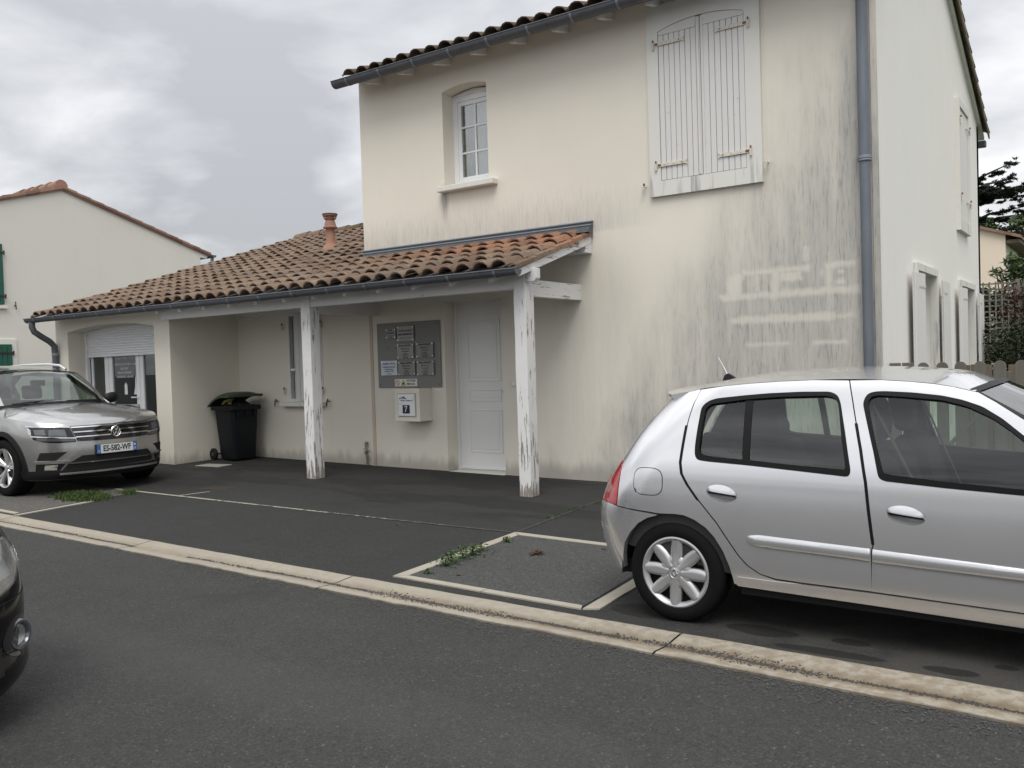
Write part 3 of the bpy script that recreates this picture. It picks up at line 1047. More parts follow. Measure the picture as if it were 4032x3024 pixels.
# verge: right end over the porch, left end over the neighbour's side
def verge(x, y0, y1, side, n, m):
    for i in range(n):
        ya = y0 + (y1 - y0) * i / n; yb = y0 + (y1 - y0) * (i + 1.1) / n
        sec = [(-.06, .03), (.0, .052), (.055, .035), (.063, -.006), (.05, -.006), (.042, .018), (.0, .034), (-.06, .012)]
        k = len(sec)
        mb = MB(AB)
        vs = [(x + side * s[0], ya, rz(ya) + s[1] + .012) for s in sec] + [(x + side * s[0] * .95, yb, rz(yb) + s[1] * .95) for s in sec]
        mb.add(vs, [(j, (j + 1) % k, k + (j + 1) % k, k + j) for j in range(k)] + [tuple(range(k)), tuple(range(2 * k - 1, k - 1, -1))])
        mb.build("verge_tile", m[i % len(m)], Aroof, smooth=True)
verge(-5.195, PY - .03, 9.17, 1, 4, [M_tile, M_tile, M_tile_orange] if False else [M_tile])
verge(-14.84, PY - .03, 13.3, -1, 16, [M_tile])
q = MB(AB); q.add([(-8.86, 9.212, 3.085), (-5.14, 9.212, 3.085), (-5.14, 9.20, 2.99), (-8.86, 9.20, 2.99)], [(0, 1, 2, 3)])
q.add([(-8.86, 9.20, 2.99), (-5.14, 9.20, 2.99), (-5.14, 9.08, 2.945), (-8.86, 9.08, 2.945)], [(0, 1, 2, 3)])
fl = q.build("flashing", M_zinc, A, fix=False)
q = MB(AB); q.tube([(-8.88, 9.205, 3.085), (-5.13, 9.205, 3.085)], .012, 8); q.tube([(-8.88, 9.205, 3.045), (-5.13, 9.205, 3.045)], .009, 8); q.build("flashing_bead", M_zinc_l, fl, smooth=True)
q = MB(AB); q.add([(-5.14, 9.215, 3.09), (-5.14, 9.08, 2.95), (-5.14, 9.215, 2.93)], [(0, 1, 2)]); q.build("flashing_end", M_zinc, fl, fix=False)

gutter("gutter", -15.0, -5.13, 7.60, 2.412, .066, M_zinc, A, AB, [-14.7 + .62 * i for i in range(16)])
q = MB(AB)
q.tube([(-14.86, 7.60, 2.36), (-14.86, 7.60, 2.27), (-14.855, 7.63, 2.2), (-14.84, 7.74, 2.12), (-14.82, 7.86, 2.04), (-14.81, 7.93, 1.96), (-14.81, 7.94, 1.8), (-14.81, 7.94, .06)], .05, 14)
pp = q.build("downpipe", M_zinc, A, smooth=True)
for z in (1.82, .9):
    q = MB(AB); q.lathe([(.05, -.02), (.057, -.015), (.057, .015), (.05, .02)], (-14.81, 7.94, z), n=16); q.build("pipe_collar", M_zinc_l, pp, smooth=True)

# porch timber
def wood(name, m, fn, parent=A, bevel=.006):
    mb = MB(AB); fn(mb); return mb.build(name, m, parent, bevel=bevel)
wood("beam", M_beam, lambda b: b.box((-11.72, 7.885, 2.235), (-8.552, 7.965, 2.44)))
wood("beam", M_beam, lambda b: b.box((-8.545, 7.887, 2.235), (-5.392, 7.967, 2.44)))
wood("beam_end", M_post2, lambda b: b.prism([(-5.236, 2.30), (-5.13, 2.30), (-5.095, 2.335), (-5.095, 2.44), (-5.236, 2.44)], 7.887, 7.967, "xz"))
def post(x0, x1, y0, y1):
    n = 14
    mb = MB(AB)
    zs = [ground(x0, y0) - .02 + (2.39 - ground(x0, y0) + .02) * i / n for i in range(n + 1)]
    base = [(x0, y0), (x1, y0), (x1, y1), (x0, y1)]
    vs = []
    for i, z in enumerate(zs):
        for (px, py) in base:
            j = .0025 if 0 < i < n else 0
            vs.append((px + random.uniform(-j, j), py + random.uniform(-j, j), z))
    fs = [(i * 4 + k, i * 4 + (k + 1) % 4, (i + 1) * 4 + (k + 1) % 4, (i + 1) * 4 + k) for i in range(n) for k in range(4)]
    fs += [(3, 2, 1, 0), tuple(n * 4 + k for k in range(4))]
    mb.add(vs, fs)
    return mb.build("post", M_post, A, bevel=.007)
post(-8.712, -8.548, 7.878, 8.045)
post(-5.39, -5.238, 7.878, 8.045)
wood("tie_beam", M_post2, lambda b: b.box((-5.405, 8.047, 2.164), (-5.322, 9.222, 2.35)))
wood("tie_beam", M_beam, lambda b: b.box((-8.69, 8.047, 2.164), (-8.60, 9.236, 2.33)))
for x in (-5.325, -5.31):
    pass
for i in range(12):
    x = -11.55 + i * .545
    wood("rafter", M_wood_w, lambda b: b.bar((x, 7.69, rz(7.69) - .098), (x, 9.21, rz(9.21) - .085), .06, .075), bevel=.004)
wood("barge_board", M_barge, lambda b: b.prism([(7.645, 2.335), (9.205, 2.825), (9.205, 2.925), (7.665, 2.425)], -5.19, -5.155, "yz"))
wood("wall_plate", M_barge, lambda b: b.prism([(9.06, 2.705), (9.217, 2.705), (9.217, 2.83), (9.06, 2.785)], -8.85, -5.16, "yz"))
wood("cross_strip", M_beam, lambda b: b.box((-11.70, 9.19, 2.30), (-8.85, 9.24, 2.42)))

# annex window: casing, open gap, one closed leaf
wq = MB(AB); frame_ring(wq, -10.53, -9.78, .95, 2.305, .05, 9.225, 9.30)
aw = wq.build("window", M_wood_w, A, bevel=.006)
q = MB(AB); frame_ring(q, -10.482, -9.828, 1.0, 2.257, .045, 9.31, 9.35); q.build("sash", M_pvc, aw, bevel=.004)
q = MB(AB); q.box((-10.437, 9.328, 1.045), (-9.873, 9.332, 2.212)); q.build("pane", M_dglass, aw)
q = MB(AB); q.box((-10.6, 9.42, .8), (-9.7, 9.9, 2.4)); q.build("room", M_dark, A)
lf = MB(AB); lf.box((-10.335, 9.222, .965), (-9.80, 9.236, 2.29)); leaf = lf.build("shutter", M_gapwood, A)
for k in range(6):
    w = .535 / 6
    q = MB(AB); q.box((-10.335 + w * k + .003, 9.204, .968), (-10.335 + w * (k + 1) - .003, 9.221, 2.287)); q.build("plank", M_shut, leaf, bevel=.003, seg=1)
q = MB(AB); q.box((-10.44, 9.196, 1.43), (-10.30, 9.21, 1.452)); q.box((-10.42, 9.190, 1.42), (-10.36, 9.2, 1.462)); q.build("latch_bar", M_pvc, leaf, bevel=.003)
q = MB(AB); q.box((-10.645, 9.12, .885), (-9.745, 9.30, .949)); q.build("sill", M_stone, aw, bevel=.008)
for hx in (-10.61, -9.775):
    for hz in (1.12, 2.10):
        q = MB(AB); q.tube([(hx, 9.205, hz - .05), (hx, 9.205, hz + .02)], .014, 8); q.build("hinge_pin", M_iron, aw, smooth=True)
        q = MB(AB); q.tube([(hx, 9.205, hz + .02), (hx, 9.205, hz + .055)], .012, 8); q.build("rusty_pin", M_rust, aw, smooth=True)
shutter_dog(-10.79, 9.24, .965, AB, A, M_rust, M_black)
shutter_dog(-9.655, 9.24, .965, AB, A, M_rust, M_black)

# roller-shutter shop front in the annex
yd = 8.33
q = MB(AB); q.box((-14.512, yd + .05, .0), (-12.085, yd + .08, 2.26)); 
back = MB(AB); back.box((-14.8, 9.3, .0), (-11.9, 9.34, 2.4)); back.build("room_wall", simple("room_grey", (.12, .12, .115), .9), A)
back = MB(AB); back.box((-14.8, 8.5, 2.3), (-11.9, 9.3, 2.34)); back.build("room_ceiling", M_dark, A)
rs = MB(AB); rs.box((-14.52, yd - .01, 1.765), (-12.08, yd + .005, 2.29)); roller = rs.build("roller_shutter", M_pvc_d if False else M_pvc, A)
zc = 1.79
while zc < 2.25:
    q = MB(AB)
    q.prism([(yd - .012, zc), (yd - .021, zc + .008), (yd - .023, zc + .02), (yd - .021, zc + .032), (yd - .012, zc + .0395)], -14.515, -12.085, "yz")
    q.build("slat", M_pvc, roller)
    zc += .0415
q = MB(AB); q.box((-14.515, yd - .03, 1.752), (-12.085, yd + .01, 1.788)); q.build("bottom_bar", M_pvc, roller, bevel=.005)
for x in (-14.50, -12.12):
    q = MB(AB); q.box((x - .03, yd - .035, .0), (x + .035, yd + .02, 2.2)); q.build("guide_rail", M_pvc, roller, bevel=.004)
fr = MB(AB)
for (xa, xb) in ((-14.465, -14.41), (-14.06, -13.95), (-13.94, -13.835), (-13.165, -13.065), (-13.055, -12.96), (-12.16, -12.09)):
    fr.box((xa, yd + .03, .02), (xb, yd + .085, 2.1))
fr.box((-14.41, yd + .03, .02), (-14.06, yd + .085, .12)); fr.box((-13.835, yd + .03, .02), (-13.165, yd + .085, .14)); fr.box((-12.96, yd + .03, .02), (-12.16, yd + .085, .12))
shop = fr.build("shop_window", M_pvc, A, bevel=.008)
for (xa, xb) in ((-14.41, -14.06), (-13.835, -13.165), (-12.96, -12.16)):
    q = MB(AB); q.box((xa, yd + .055, .1), (xb, yd + .06, 2.1)); q.build("pane", M_dglass, shop)
q = MB(AB); q.tube([(-13.11, yd + .03, 1.075), (-13.11, yd - .02, 1.075), (-13.22, yd - .025, 1.075)], .011, 8); q.box((-13.13, yd + .02, .93), (-13.09, yd + .032, 1.12)); q.build("handle", M_pvc, shop, smooth=False)
def T(body, size, x, z, y, m, parent, off, xs=1.0):
    return text_mesh("lettering", body, size, Matrix.Translation(-Vector(off)) @ frame_xz(x, y, z), m, parent, xscale=xs)
for body, size, x, z, xs_ in (("MASSEUR - KINÉ DU SPORT", .052, -13.50, 1.722, .82), ("THÉRAPIE MANUELLE, CONCEPT SAHRMANN, MC KENZIE", .042, -13.49, 1.616, .56), ("KINÉ DU SPORT", .05, -13.52, 1.545, .62), ("RÉÉDUCATION PÉDIATRIQUE", .045, -13.52, 1.478, .66), ("KINÉSITHÉRAPEUTE - OSTÉOPATHE", .045, -13.51, 1.41, .66)):
    T(body, size, x, z, yd + .053, M_wtext, shop, AB, xs_)
# white stickers on the door glass
q = MB(AB); q.prism([(-13.53, 1.12), (-13.45, 1.12), (-13.452, 1.27), (-13.49, 1.32), (-13.528, 1.27)], yd + .050, yd + .054, "xz"); q.build("sticker", M_wtext, shop)
q = MB(AB); q.prism([(-13.27, 1.12), (-13.17, 1.12), (-13.19, 1.24), (-13.215, 1.45), (-13.23, 1.24)], yd + .050, yd + .054, "xz"); q.build("sticker", M_wtext, shop)
# dry patch of weed stuck in the joint at the wall's foot comes later

# chimney pot on the annex roof
pb = Vector((-11.08, 10.75, rz(10.75)))
q = MB(AB)
q.lathe([(r_ * .80, h_ * .54) for r_, h_ in [(.21, -.02), (.20, .05), (.165, .13), (.125, .21), (.098, .30), (.092, .62), (.092, .72), (.150, .73), (.152, .77), (.125, .80), (.118, .86), (.098, .96), (.088, 1.0), (.120, 1.01), (.128, 1.04), (.105, 1.05), (.10, 1.10), (.150, 1.11), (.155, 1.15), (.11, 1.16), (.10, 1.12)]], pb + Vector((0, 0, .02)), n=24)
pot = q.build("chimney_pot", M_pot, A, smooth=True)
q = MB(AB); q.lathe([(.108, 0), (.130, .006), (.130, .022), (.108, .026)], pb + Vector((0, 0, .636)), n=24); q.build("pot_rim", M_tile_dark, pot, smooth=True)
for k in range(8):
    an = k * math.pi / 4
    q = MB(AB); c = pb + Vector((.10 * math.cos(an), .10 * math.sin(an), .605)); q.box(c - Vector((.007, .007, .02)), c + Vector((.007, .007, .02))); q.build("pot_fin", M_pot, pot)
q = MB(AB); q.grid(lambda u, v: (pb.x - .33 + .66 * u, pb.y - .30 + .6 * v, rz(pb.y - .30 + .6 * v) + .07 + .03 * math.sin(u * 17)), 16, 4); q.build("pot_base_tile", M_tile, pot, smooth=True, fix=False)

# ------------------------------------------------ information board and letter box on the wall
BB = (-8.06, 9.21, 1.15)
board = thing("information_board", "grey metal board with practitioners' plates fixed to the wall beside the door", "sign", BB)
q = MB(BB); q.box((-8.63, 9.195, 1.150), (-7.497, 9.207, 2.047)); q.box((-8.55, 9.205, 1.25), (-7.58, 9.224, 1.95)); q.build("panel", M_board, board, bevel=.002)
def plate(x0, x1, z0, z1, m, lines, scr=True, t=.022):
    q = MB(BB); q.box((x0, 9.195 - t, z0), (x1, 9.195 - t + .005, z1)); p = q.build("plate", m, board, bevel=.001, seg=1)
    for x in (x0 + .014, x1 - .014):
        for z in (z0 + .014, z1 - .014):
            q = MB(BB); q.lathe([(0, -.006), (.008, -.005), (.009, 0), (.006, .001), (.006, t)], (x, 9.195 - t, z), (0, 1, 0), 10); q.build("screw", M_steel, p, smooth=True)
    for (body, size, z, xs_, mm) in lines:
        T(body, size, (x0 + x1) / 2, z0 + (z1 - z0) * z, 9.195 - t - .0015, mm, p, BB, xs_)
inf = lambda tel, nm: [(nm, .034, .88, .8, M_ink), ("Infirmière D.E.", .030, .68, .85, M_inkg), ("Conventionnée", .026, .50, .85, M_inkg), ("Au cabinet", .024, .33, .8, M_inkg), ("Sur rendez-vous", .024, .22, .8, M_inkg), (tel, .032, .08, .85, M_ink)]
plate(-8.446, -8.262, 1.832, 1.966, M_acryl_d, [("Cabinet", .026, .85, .8, M_ink), ("OSTÉOPATHE", .028, .55, .8, M_ink), ("D.O.", .022, .28, .8, M_inkg), ("1er étage", .022, .14, .8, M_inkg)])
plate(-8.236, -7.938, 1.786, 1.992, M_acryl, [("LAURENT MOREAU", .042, .68, .78, M_inkg), ("MASSEUR KINÉSITHÉRAPEUTE", .032, .45, .72, M_ink), ("05 46 00 00 00", .022, .2, .9, M_inkg)] if False else [("LAURENT MORISSE", .040, .68, .74, M_inkg), ("MASSEUR KINÉSITHÉRAPEUTE", .032, .45, .62, M_ink), ("sur rendez-vous      à domicile", .020, .22, .8, M_inkg)])
plate(-8.245, -7.949, 1.549, 1.748, M_acryl, inf("Tél : 06", "Sébastien HOUPIART"))
plate(-7.899, -7.602, 1.556, 1.752, M_acryl_d, inf("Tél : 06", "Sandra BONNEAU"))
plate(-8.554, -8.255, 1.322, 1.525, M_plate_w, [("Nathalie COLAS", .042, .80, .8, M_inkb), ("psychologue clinicienne", .032, .58, .75, M_inkb), ("psychothérapeute", .028, .42, .75, M_inkb), ("consultations sur RDV", .026, .27, .7, M_inkb), ("et à domicile", .02, .1, .8, M_inkb)])
plate(-8.238, -7.930, 1.319, 1.508, M_acryl_d, inf("Tél : 06", "Martine ARNAUD"))
plate(-7.895, -7.603, 1.314, 1.508, M_acryl, inf("Tél : 06", "Marine MAILLARD"))
q = MB(BB); q.box((-8.316, 9.186, 1.168), (-7.916, 9.194, 1.268)); ox = q.build("oxygen_sign", simple("sign_white", (.72, .72, .66), .4, var=.03), board)
T("OXYGENE", .042, -8.022, 1.243, 9.1845, M_ink, ox, BB, .86)
T("MEDICAL", .042, -8.022, 1.197, 9.1845, M_ink, ox, BB, .86)
q = MB(BB); q.lathe([(.034, 0), (.040, 0), (.040, -.002), (.034, -.002)], (-8.264, 9.186, 1.218), (0, 1, 0), 24, close=True); q.bar((-8.288, 9.185, 1.242), (-8.240, 9.185, 1.194), .003, .007, up=(0, 1, 0)); q.build("no_flame_symbol", M_red, ox)
q = MB(BB); q.bar((-8.268, 9.1855, 1.238), (-8.256, 9.1855, 1.198), .002, .010, up=(0, 1, 0)); q.build("match_symbol", M_ink, ox)
q = MB(BB); q.prism([(-8.206, 1.178), (-8.116, 1.178), (-8.161, 1.256)], 9.1845, 9.186, "xz"); q.build("flammable_sign", M_ink, ox)
q = MB(BB); q.prism([(-8.198, 1.183), (-8.124, 1.183), (-8.161, 1.247)], 9.1835, 9.1844, "xz"); q.build("flammable_sign", M_yel, ox)
q = MB(BB); q.prism([(-8.175, 1.19), (-8.148, 1.19), (-8.142, 1.208), (-8.154, 1.226), (-8.163, 1.214), (-8.172, 1.22), (-8.18, 1.205)], 9.1825, 9.1834, "xz"); q.build("flame_symbol", M_ink, ox)
for x, z in ((-7.535, 2.005), (-7.53, 1.19), (-8.59, 1.19), (-8.44, 1.70), (-8.30, 1.70), (-8.28, 2.0)):
    q = MB(BB); q.lathe([(0, -.003), (.008, -.002), (.009, 0)], (x, 9.195, z), (0, 1, 0), 8); q.build("bolt", M_rust if -8.5 < x < -8.2 else M_black, board, smooth=True)

LB = (-7.95, 9.22, .70)
lbx = thing("letter_box", "cream rendered letter box with white door numbered 7 below the grey board", "mailbox", LB)
q = MB(LB); q.box((-8.125, 8.955, .702), (-7.685, 9.222, 1.144)); q.build("housing", M_annex, lbx, bevel=.006)
q = MB(LB); q.box((-8.060, 8.944, .766), (-7.745, 8.956, 1.082)); q.build("door_frame", simple("mailbox_frame", (.40, .385, .36), .5), lbx, bevel=.002)
q = MB(LB); q.box((-8.048, 8.936, .778), (-7.757, 8.945, 1.070)); dr = q.build("mailbox_door", M_pvc, lbx, bevel=.003)
q = MB(LB); q.box((-8.025, 8.930, .99), (-7.78, 8.937, 1.045)); q.build("slot_flap", M_pvc, dr, bevel=.003)
q = MB(LB)
for i in range(26):
    x = -7.965 + random.uniform(-.05, .06) if i < 14 else random.uniform(-8.02, -7.785); z = (1.033 - random.random() * .03) if i < 14 else .982
    q.box((x - .010, 8.9285, z - .004), (x + .010, 8.930, z + .004))
q.build("torn_sticker", M_black, dr)
q = MB(LB); q.box((-7.885, 8.933, .935), (-7.785, 8.937, .965)); q.build("name_plate", M_pvc, dr)
q = MB(LB); q.lathe([(0, -.006), (.012, -.005), (.013, 0)], (-8.02, 8.936, .95), (0, 1, 0), 12); q.build("lock", M_steel, dr, smooth=True)
q = MB(LB); q.box((-7.963, 8.929, .812), (-7.842, 8.937, .925)); nb = q.build("house_number", M_navy, dr, bevel=.002)
T("7", .112, -7.9025, .868, 8.9275, M_wtext, nb, LB, .9)

# ------------------------------------------------ neighbouring house on the left
NB = (-25.0, 11.6, 0)
N = thing("neighbour_house", "plain cream gable-end house with green shutters behind the annex", "house", NB)
nx = -21.0
na, ne = (11.6, 5.93), (15.42, 4.78)
gpoly = [(7.72, -.2), (15.42, -.2), ne, na, (7.72, 4.78)]
gholes = []
wall_panel("gable_wall", gpoly, [], nx, "x", -.2, M_neigh, N, NB)
MB(NB).box((-29, 7.72, -.2), (nx - .002, 7.9, 4.78)).build("front_wall", M_neigh, N)
MB(NB).box((-29, 15.24, -.2), (nx - .002, 15.42, 4.78)).build("back_wall", M_neigh, N)
rm = MB(NB)
for ey in (7.40, 15.74):
    ez = 4.78 - .30 * .32 + .03
    rm.add([(-29.2, ey, ez), (nx + .05, ey, ez), (nx + .05, 11.6, 5.98), (-29.2, 11.6, 5.98), (-29.2, ey, ez - .06), (nx + .05, ey, ez - .06), (nx + .05, 11.6, 5.92), (-29.2, 11.6, 5.92)],
           [(0, 1, 2, 3), (7, 6, 5, 4), (0, 4, 5, 1), (1, 5, 6, 2), (3, 7, 4, 0)])
nroof = rm.build("roof", M_tile_red, N)
for ey in (7.40, 15.74):
    ez = 4.78 - .30 * .32 + .03
    n = 12
    for i in range(n):
        t0, t1 = i / n, (i + 1.08) / n
        p = Vector((nx + .03, ey + (11.6 - ey) * t0, ez + (5.98 - ez) * t0 + .035)); q2 = Vector((nx + .03, ey + (11.6 - ey) * t1, ez + (5.98 - ez) * t1 + .02))
        mb = MB(NB)
        sec = [(-.1, -.01), (-.03, .028), (.03, .022), (.04, -.045), (.03, -.045), (-.1, -.02)]
        k = len(sec)
        mb.add([p + Vector((s[0], 0, s[1])) for s in sec] + [q2 + Vector((s[0], 0, s[1] * .9)) for s in sec], [(j, (j + 1) % k, k + (j + 1) % k, k + j) for j in range(k)] + [tuple(range(k)), tuple(range(2 * k - 1, k - 1, -1))])
        mb.build("verge_tile", M_tile_red, nroof, smooth=True)
for i in range(5):
    mb = MB(NB); x = nx - .02 - i * .42
    mb.tube([(x, 11.6, 6.03), (x - .45, 11.6, 6.02)], [.16, .14], 12); mb.build("ridge_tile", M_pot if i == 0 else M_tile_red, nroof, smooth=True)
g = gutter("gutter", -29, nx + .12, 15.80, 4.70, .07, M_zinc, N, NB)
q = MB(NB); q.tube([(nx + .02, 15.80, 4.66), (nx + .02, 15.79, 4.52), (nx + .02, 15.70, 4.42), (nx + .02, 15.55, 4.36), (nx + .02, 15.47, 4.28), (nx + .02, 15.47, .1)], .045, 12); q.build("downpipe", M_zinc, N, smooth=True)
q = MB(NB); q.prism([(15.42, 4.78), (15.70, 4.70), (15.62, 4.60), (15.42, 4.62)], nx - .08, nx - .0, "yz"); q.build("rafter_tail", M_wood_w, N)
for (y0, y1, z0, z1, wl) in ((8.9, 10.12, 3.13, 4.50, "up"), (8.9, 10.24, .85, 2.22, "low")):
    q = MB(NB); q.box((nx, y0 - .05, z0 - .14), (nx + .035, y1 + .12, z1 + .12)) if wl == "low" else q.box((nx, y0 - .05, z0 - .10), (nx + .07, y1 + .06, z0 - .03))
    sf = q.build("window_surround", M_surround if False else M_stone, N, bevel=.006)
    for ya, yb in ((y0, (y0 + y1) / 2 - .005), ((y0 + y1) / 2 + .005, y1)):
        q = MB(NB); q.box((nx + .03, ya, z0), (nx + .05, yb, z1)); lf = q.build("shutter", M_green, N)
        for k in range(6):
            w = (yb - ya) / 6
            q = MB(NB); q.box((nx + .05, ya + w * k + .004, z0 + .005), (nx + .066, ya + w * (k + 1) - .004, z1 - .005)); q.build("plank", M_green, lf, bevel=.003, seg=1)
    for z in (z0 + .18, z1 - .2):
        q = MB(NB); q.box((nx + .05, y1 - .3, z - .02), (nx + .078, y1 + .03, z + .02)); q.tube([(nx + .06, y1 + .03, z - .05), (nx + .06, y1 + .03, z + .05)], .016, 8); q.build("strap_hinge", M_black, N)
q = MB(NB); q.tube([(nx, 10.36, 3.10), (nx + .06, 10.36, 3.12)], .012, 6); q.tube([(nx + .06, 10.36, 3.20), (nx + .06, 10.37, 3.02)], .012, 6); q.build("shutter_dog", M_black, N)

# ================================================================== ground
def asphalt(name, c, patchy=.25, stains=None, spark=True, rough=.78, coarse=1.0):
    m, nt, b = newmat(name)
    p = pos(nt)
    sp = nd(nt, "ShaderNodeSeparateXYZ", {0: p})
    v = nd(nt, "ShaderNodeTexVoronoi", {"Vector": p, "Scale": 125.0 * coarse}, feature="F1")
    v2 = nd(nt, "ShaderNodeTexVoronoi", {"Vector": p, "Scale": 210.0 * coarse}, feature="F1")
    big = noise(nt, p, .55, 5, .6)
    med = noise(nt, p, 3.5, 5, .65)
    cc = mix(nt, big, tuple(x * (1 - patchy) for x in c), tuple(x * (1 + patchy) for x in c))
    cc = mix(nt, mth(nt, "MULTIPLY", med, .35), cc, tuple(x * .6 for x in c))
    g = nd(nt, "ShaderNodeSeparateColor", {0: v.outputs["Color"]})
    cc = mix(nt, sstep(nt, g.outputs[0], .45, .95, 0, .34), cc, tuple(min(1, x * 1.9) for x in c))
    cc = mix(nt, sstep(nt, g.outputs[1], .6, .95, 0, .5), cc, tuple(x * .45 for x in c))
    v3 = nd(nt, "ShaderNodeTexVoronoi", {"Vector": p, "Scale": 62.0 * coarse}, feature="F1")
    g3 = nd(nt, "ShaderNodeSeparateColor", {0: v3.outputs["Color"]})
    near = sstep(nt, v3.outputs["Distance"], .55, .25)
    cc = mix(nt, mth(nt, "MULTIPLY", near, sstep(nt, g3.outputs[0], .55, .95, 0, .55)), cc, tuple(min(1, x * 2.0) for x in c))
    cc = mix(nt, mth(nt, "MULTIPLY", near, sstep(nt, g3.outputs[1], .65, .95, 0, .6)), cc, tuple(x * .35 for x in c))
    if spark:
        cc = mix(nt, sstep(nt, g.outputs[2], .993, .997, 0, .5), cc, (.22, .215, .20))
    if stains:
        cc = stains(nt, p, sp.outputs[0], sp.outputs[1], cc, c)
    setin(nt, b, Base_Color=cc, Roughness=mth(nt, "ADD", rough, mth(nt, "MULTIPLY", med, .2)), Specular=.32)
    bump(nt, b, mth(nt, "ADD", mth(nt, "SUBTRACT", 1.0, v.outputs["Distance"]), mth(nt, "MULTIPLY", v2.outputs["Distance"], .6)), .65, .010)
    return m


def ell(nt, x, y, cx, cy, rx, ry, wob):
    dx = mth(nt, "DIVIDE", mth(nt, "SUBTRACT", x, cx), rx); dy = mth(nt, "DIVIDE", mth(nt, "SUBTRACT", y, cy), ry)
    d = mth(nt, "ADD", mth(nt, "MULTIPLY", dx, dx), mth(nt, "MULTIPLY", dy, dy))
    d = mth(nt, "ADD", d, wob)
    return sstep(nt, d, 1.15, .85)


def lot_stains(nt, p, x, y, cc, c):
    wob = mth(nt, "MULTIPLY", mth(nt, "SUBTRACT", noise(nt, p, 7, 4), .5), 1.4)
    # dried pale film near the channel, under the parked car
    film = mth(nt, "MULTIPLY", sstep(nt, x, -2.6, -1.6), sstep(nt, y, 5.3, 4.7))
    film = mth(nt, "MULTIPLY", film, sstep(nt, noise(nt, p, 2.2, 4), .35, .6))
    cc = mix(nt, mth(nt, "MULTIPLY", film, .5), cc, (.085, .082, .072))
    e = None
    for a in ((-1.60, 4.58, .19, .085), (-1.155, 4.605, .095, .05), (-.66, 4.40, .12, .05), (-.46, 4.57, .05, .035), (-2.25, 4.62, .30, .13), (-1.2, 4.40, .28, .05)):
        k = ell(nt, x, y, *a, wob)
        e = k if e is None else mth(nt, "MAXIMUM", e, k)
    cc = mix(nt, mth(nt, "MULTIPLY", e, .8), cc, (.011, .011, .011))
    # damp darker patches in front of the porch
    d = mth(nt, "MULTIPLY", sstep(nt, noise(nt, scl(nt, p, (.5, 1.4, 1)), 1.1, 4), .47, .56), sstep(nt, y, 6.2, 7.0))
    cc = mix(nt, mth(nt, "MULTIPLY", d, .55), cc, tuple(v * .42 for v in c))
    # pale scuffs
    s = sstep(nt, noise(nt, scl(nt, p, (1.2, 5, 1)), 1.6, 5, .7), .66, .74)
    return mix(nt, mth(nt, "MULTIPLY", s, .25), cc, (.14, .138, .13))


def road_wear(nt, p, x, y, cc, c):
    # smoother wheel paths along the road, a few darker repairs and faint scuffs
    w = mth(nt, "ABSOLUTE", mth(nt, "SUBTRACT", mth(nt, "ADD", y, mth(nt, "MULTIPLY", noise(nt, p, .5, 2), .5)), 2.2))
    path = sstep(nt, mth(nt, "ABSOLUTE", mth(nt, "SUBTRACT", w, .75)), .38, .1)
    cc = mix(nt, mth(nt, "MULTIPLY", path, .22), cc, tuple(v * 1.7 for v in c))
    s = sstep(nt, noise(nt, scl(nt, p, (1.0, 4.5, 1)), 1.2, 5, .7), .64, .76)
    cc = mix(nt, mth(nt, "MULTIPLY", s, .35), cc, (.095, .093, .088))
    d = sstep(nt, noise(nt, p, .9, 5, .6), .58, .70)
    return mix(nt, mth(nt, "MULTIPLY", d, .4), cc, tuple(v * .55 for v in c))


M_road = asphalt("asphalt_road", (.0500, .0502, .0490), .26, road_wear)
M_lot = asphalt("asphalt_lot", (.0355, .0358, .0350), .24, lot_stains, coarse=1.25)
M_bay = asphalt("asphalt_bay_worn", (.070, .071, .070), .22, None, True, .85, .8)
M_bay2 = asphalt("asphalt_bay_pale", (.115, .11, .10), .2, None, True, .85, .9)


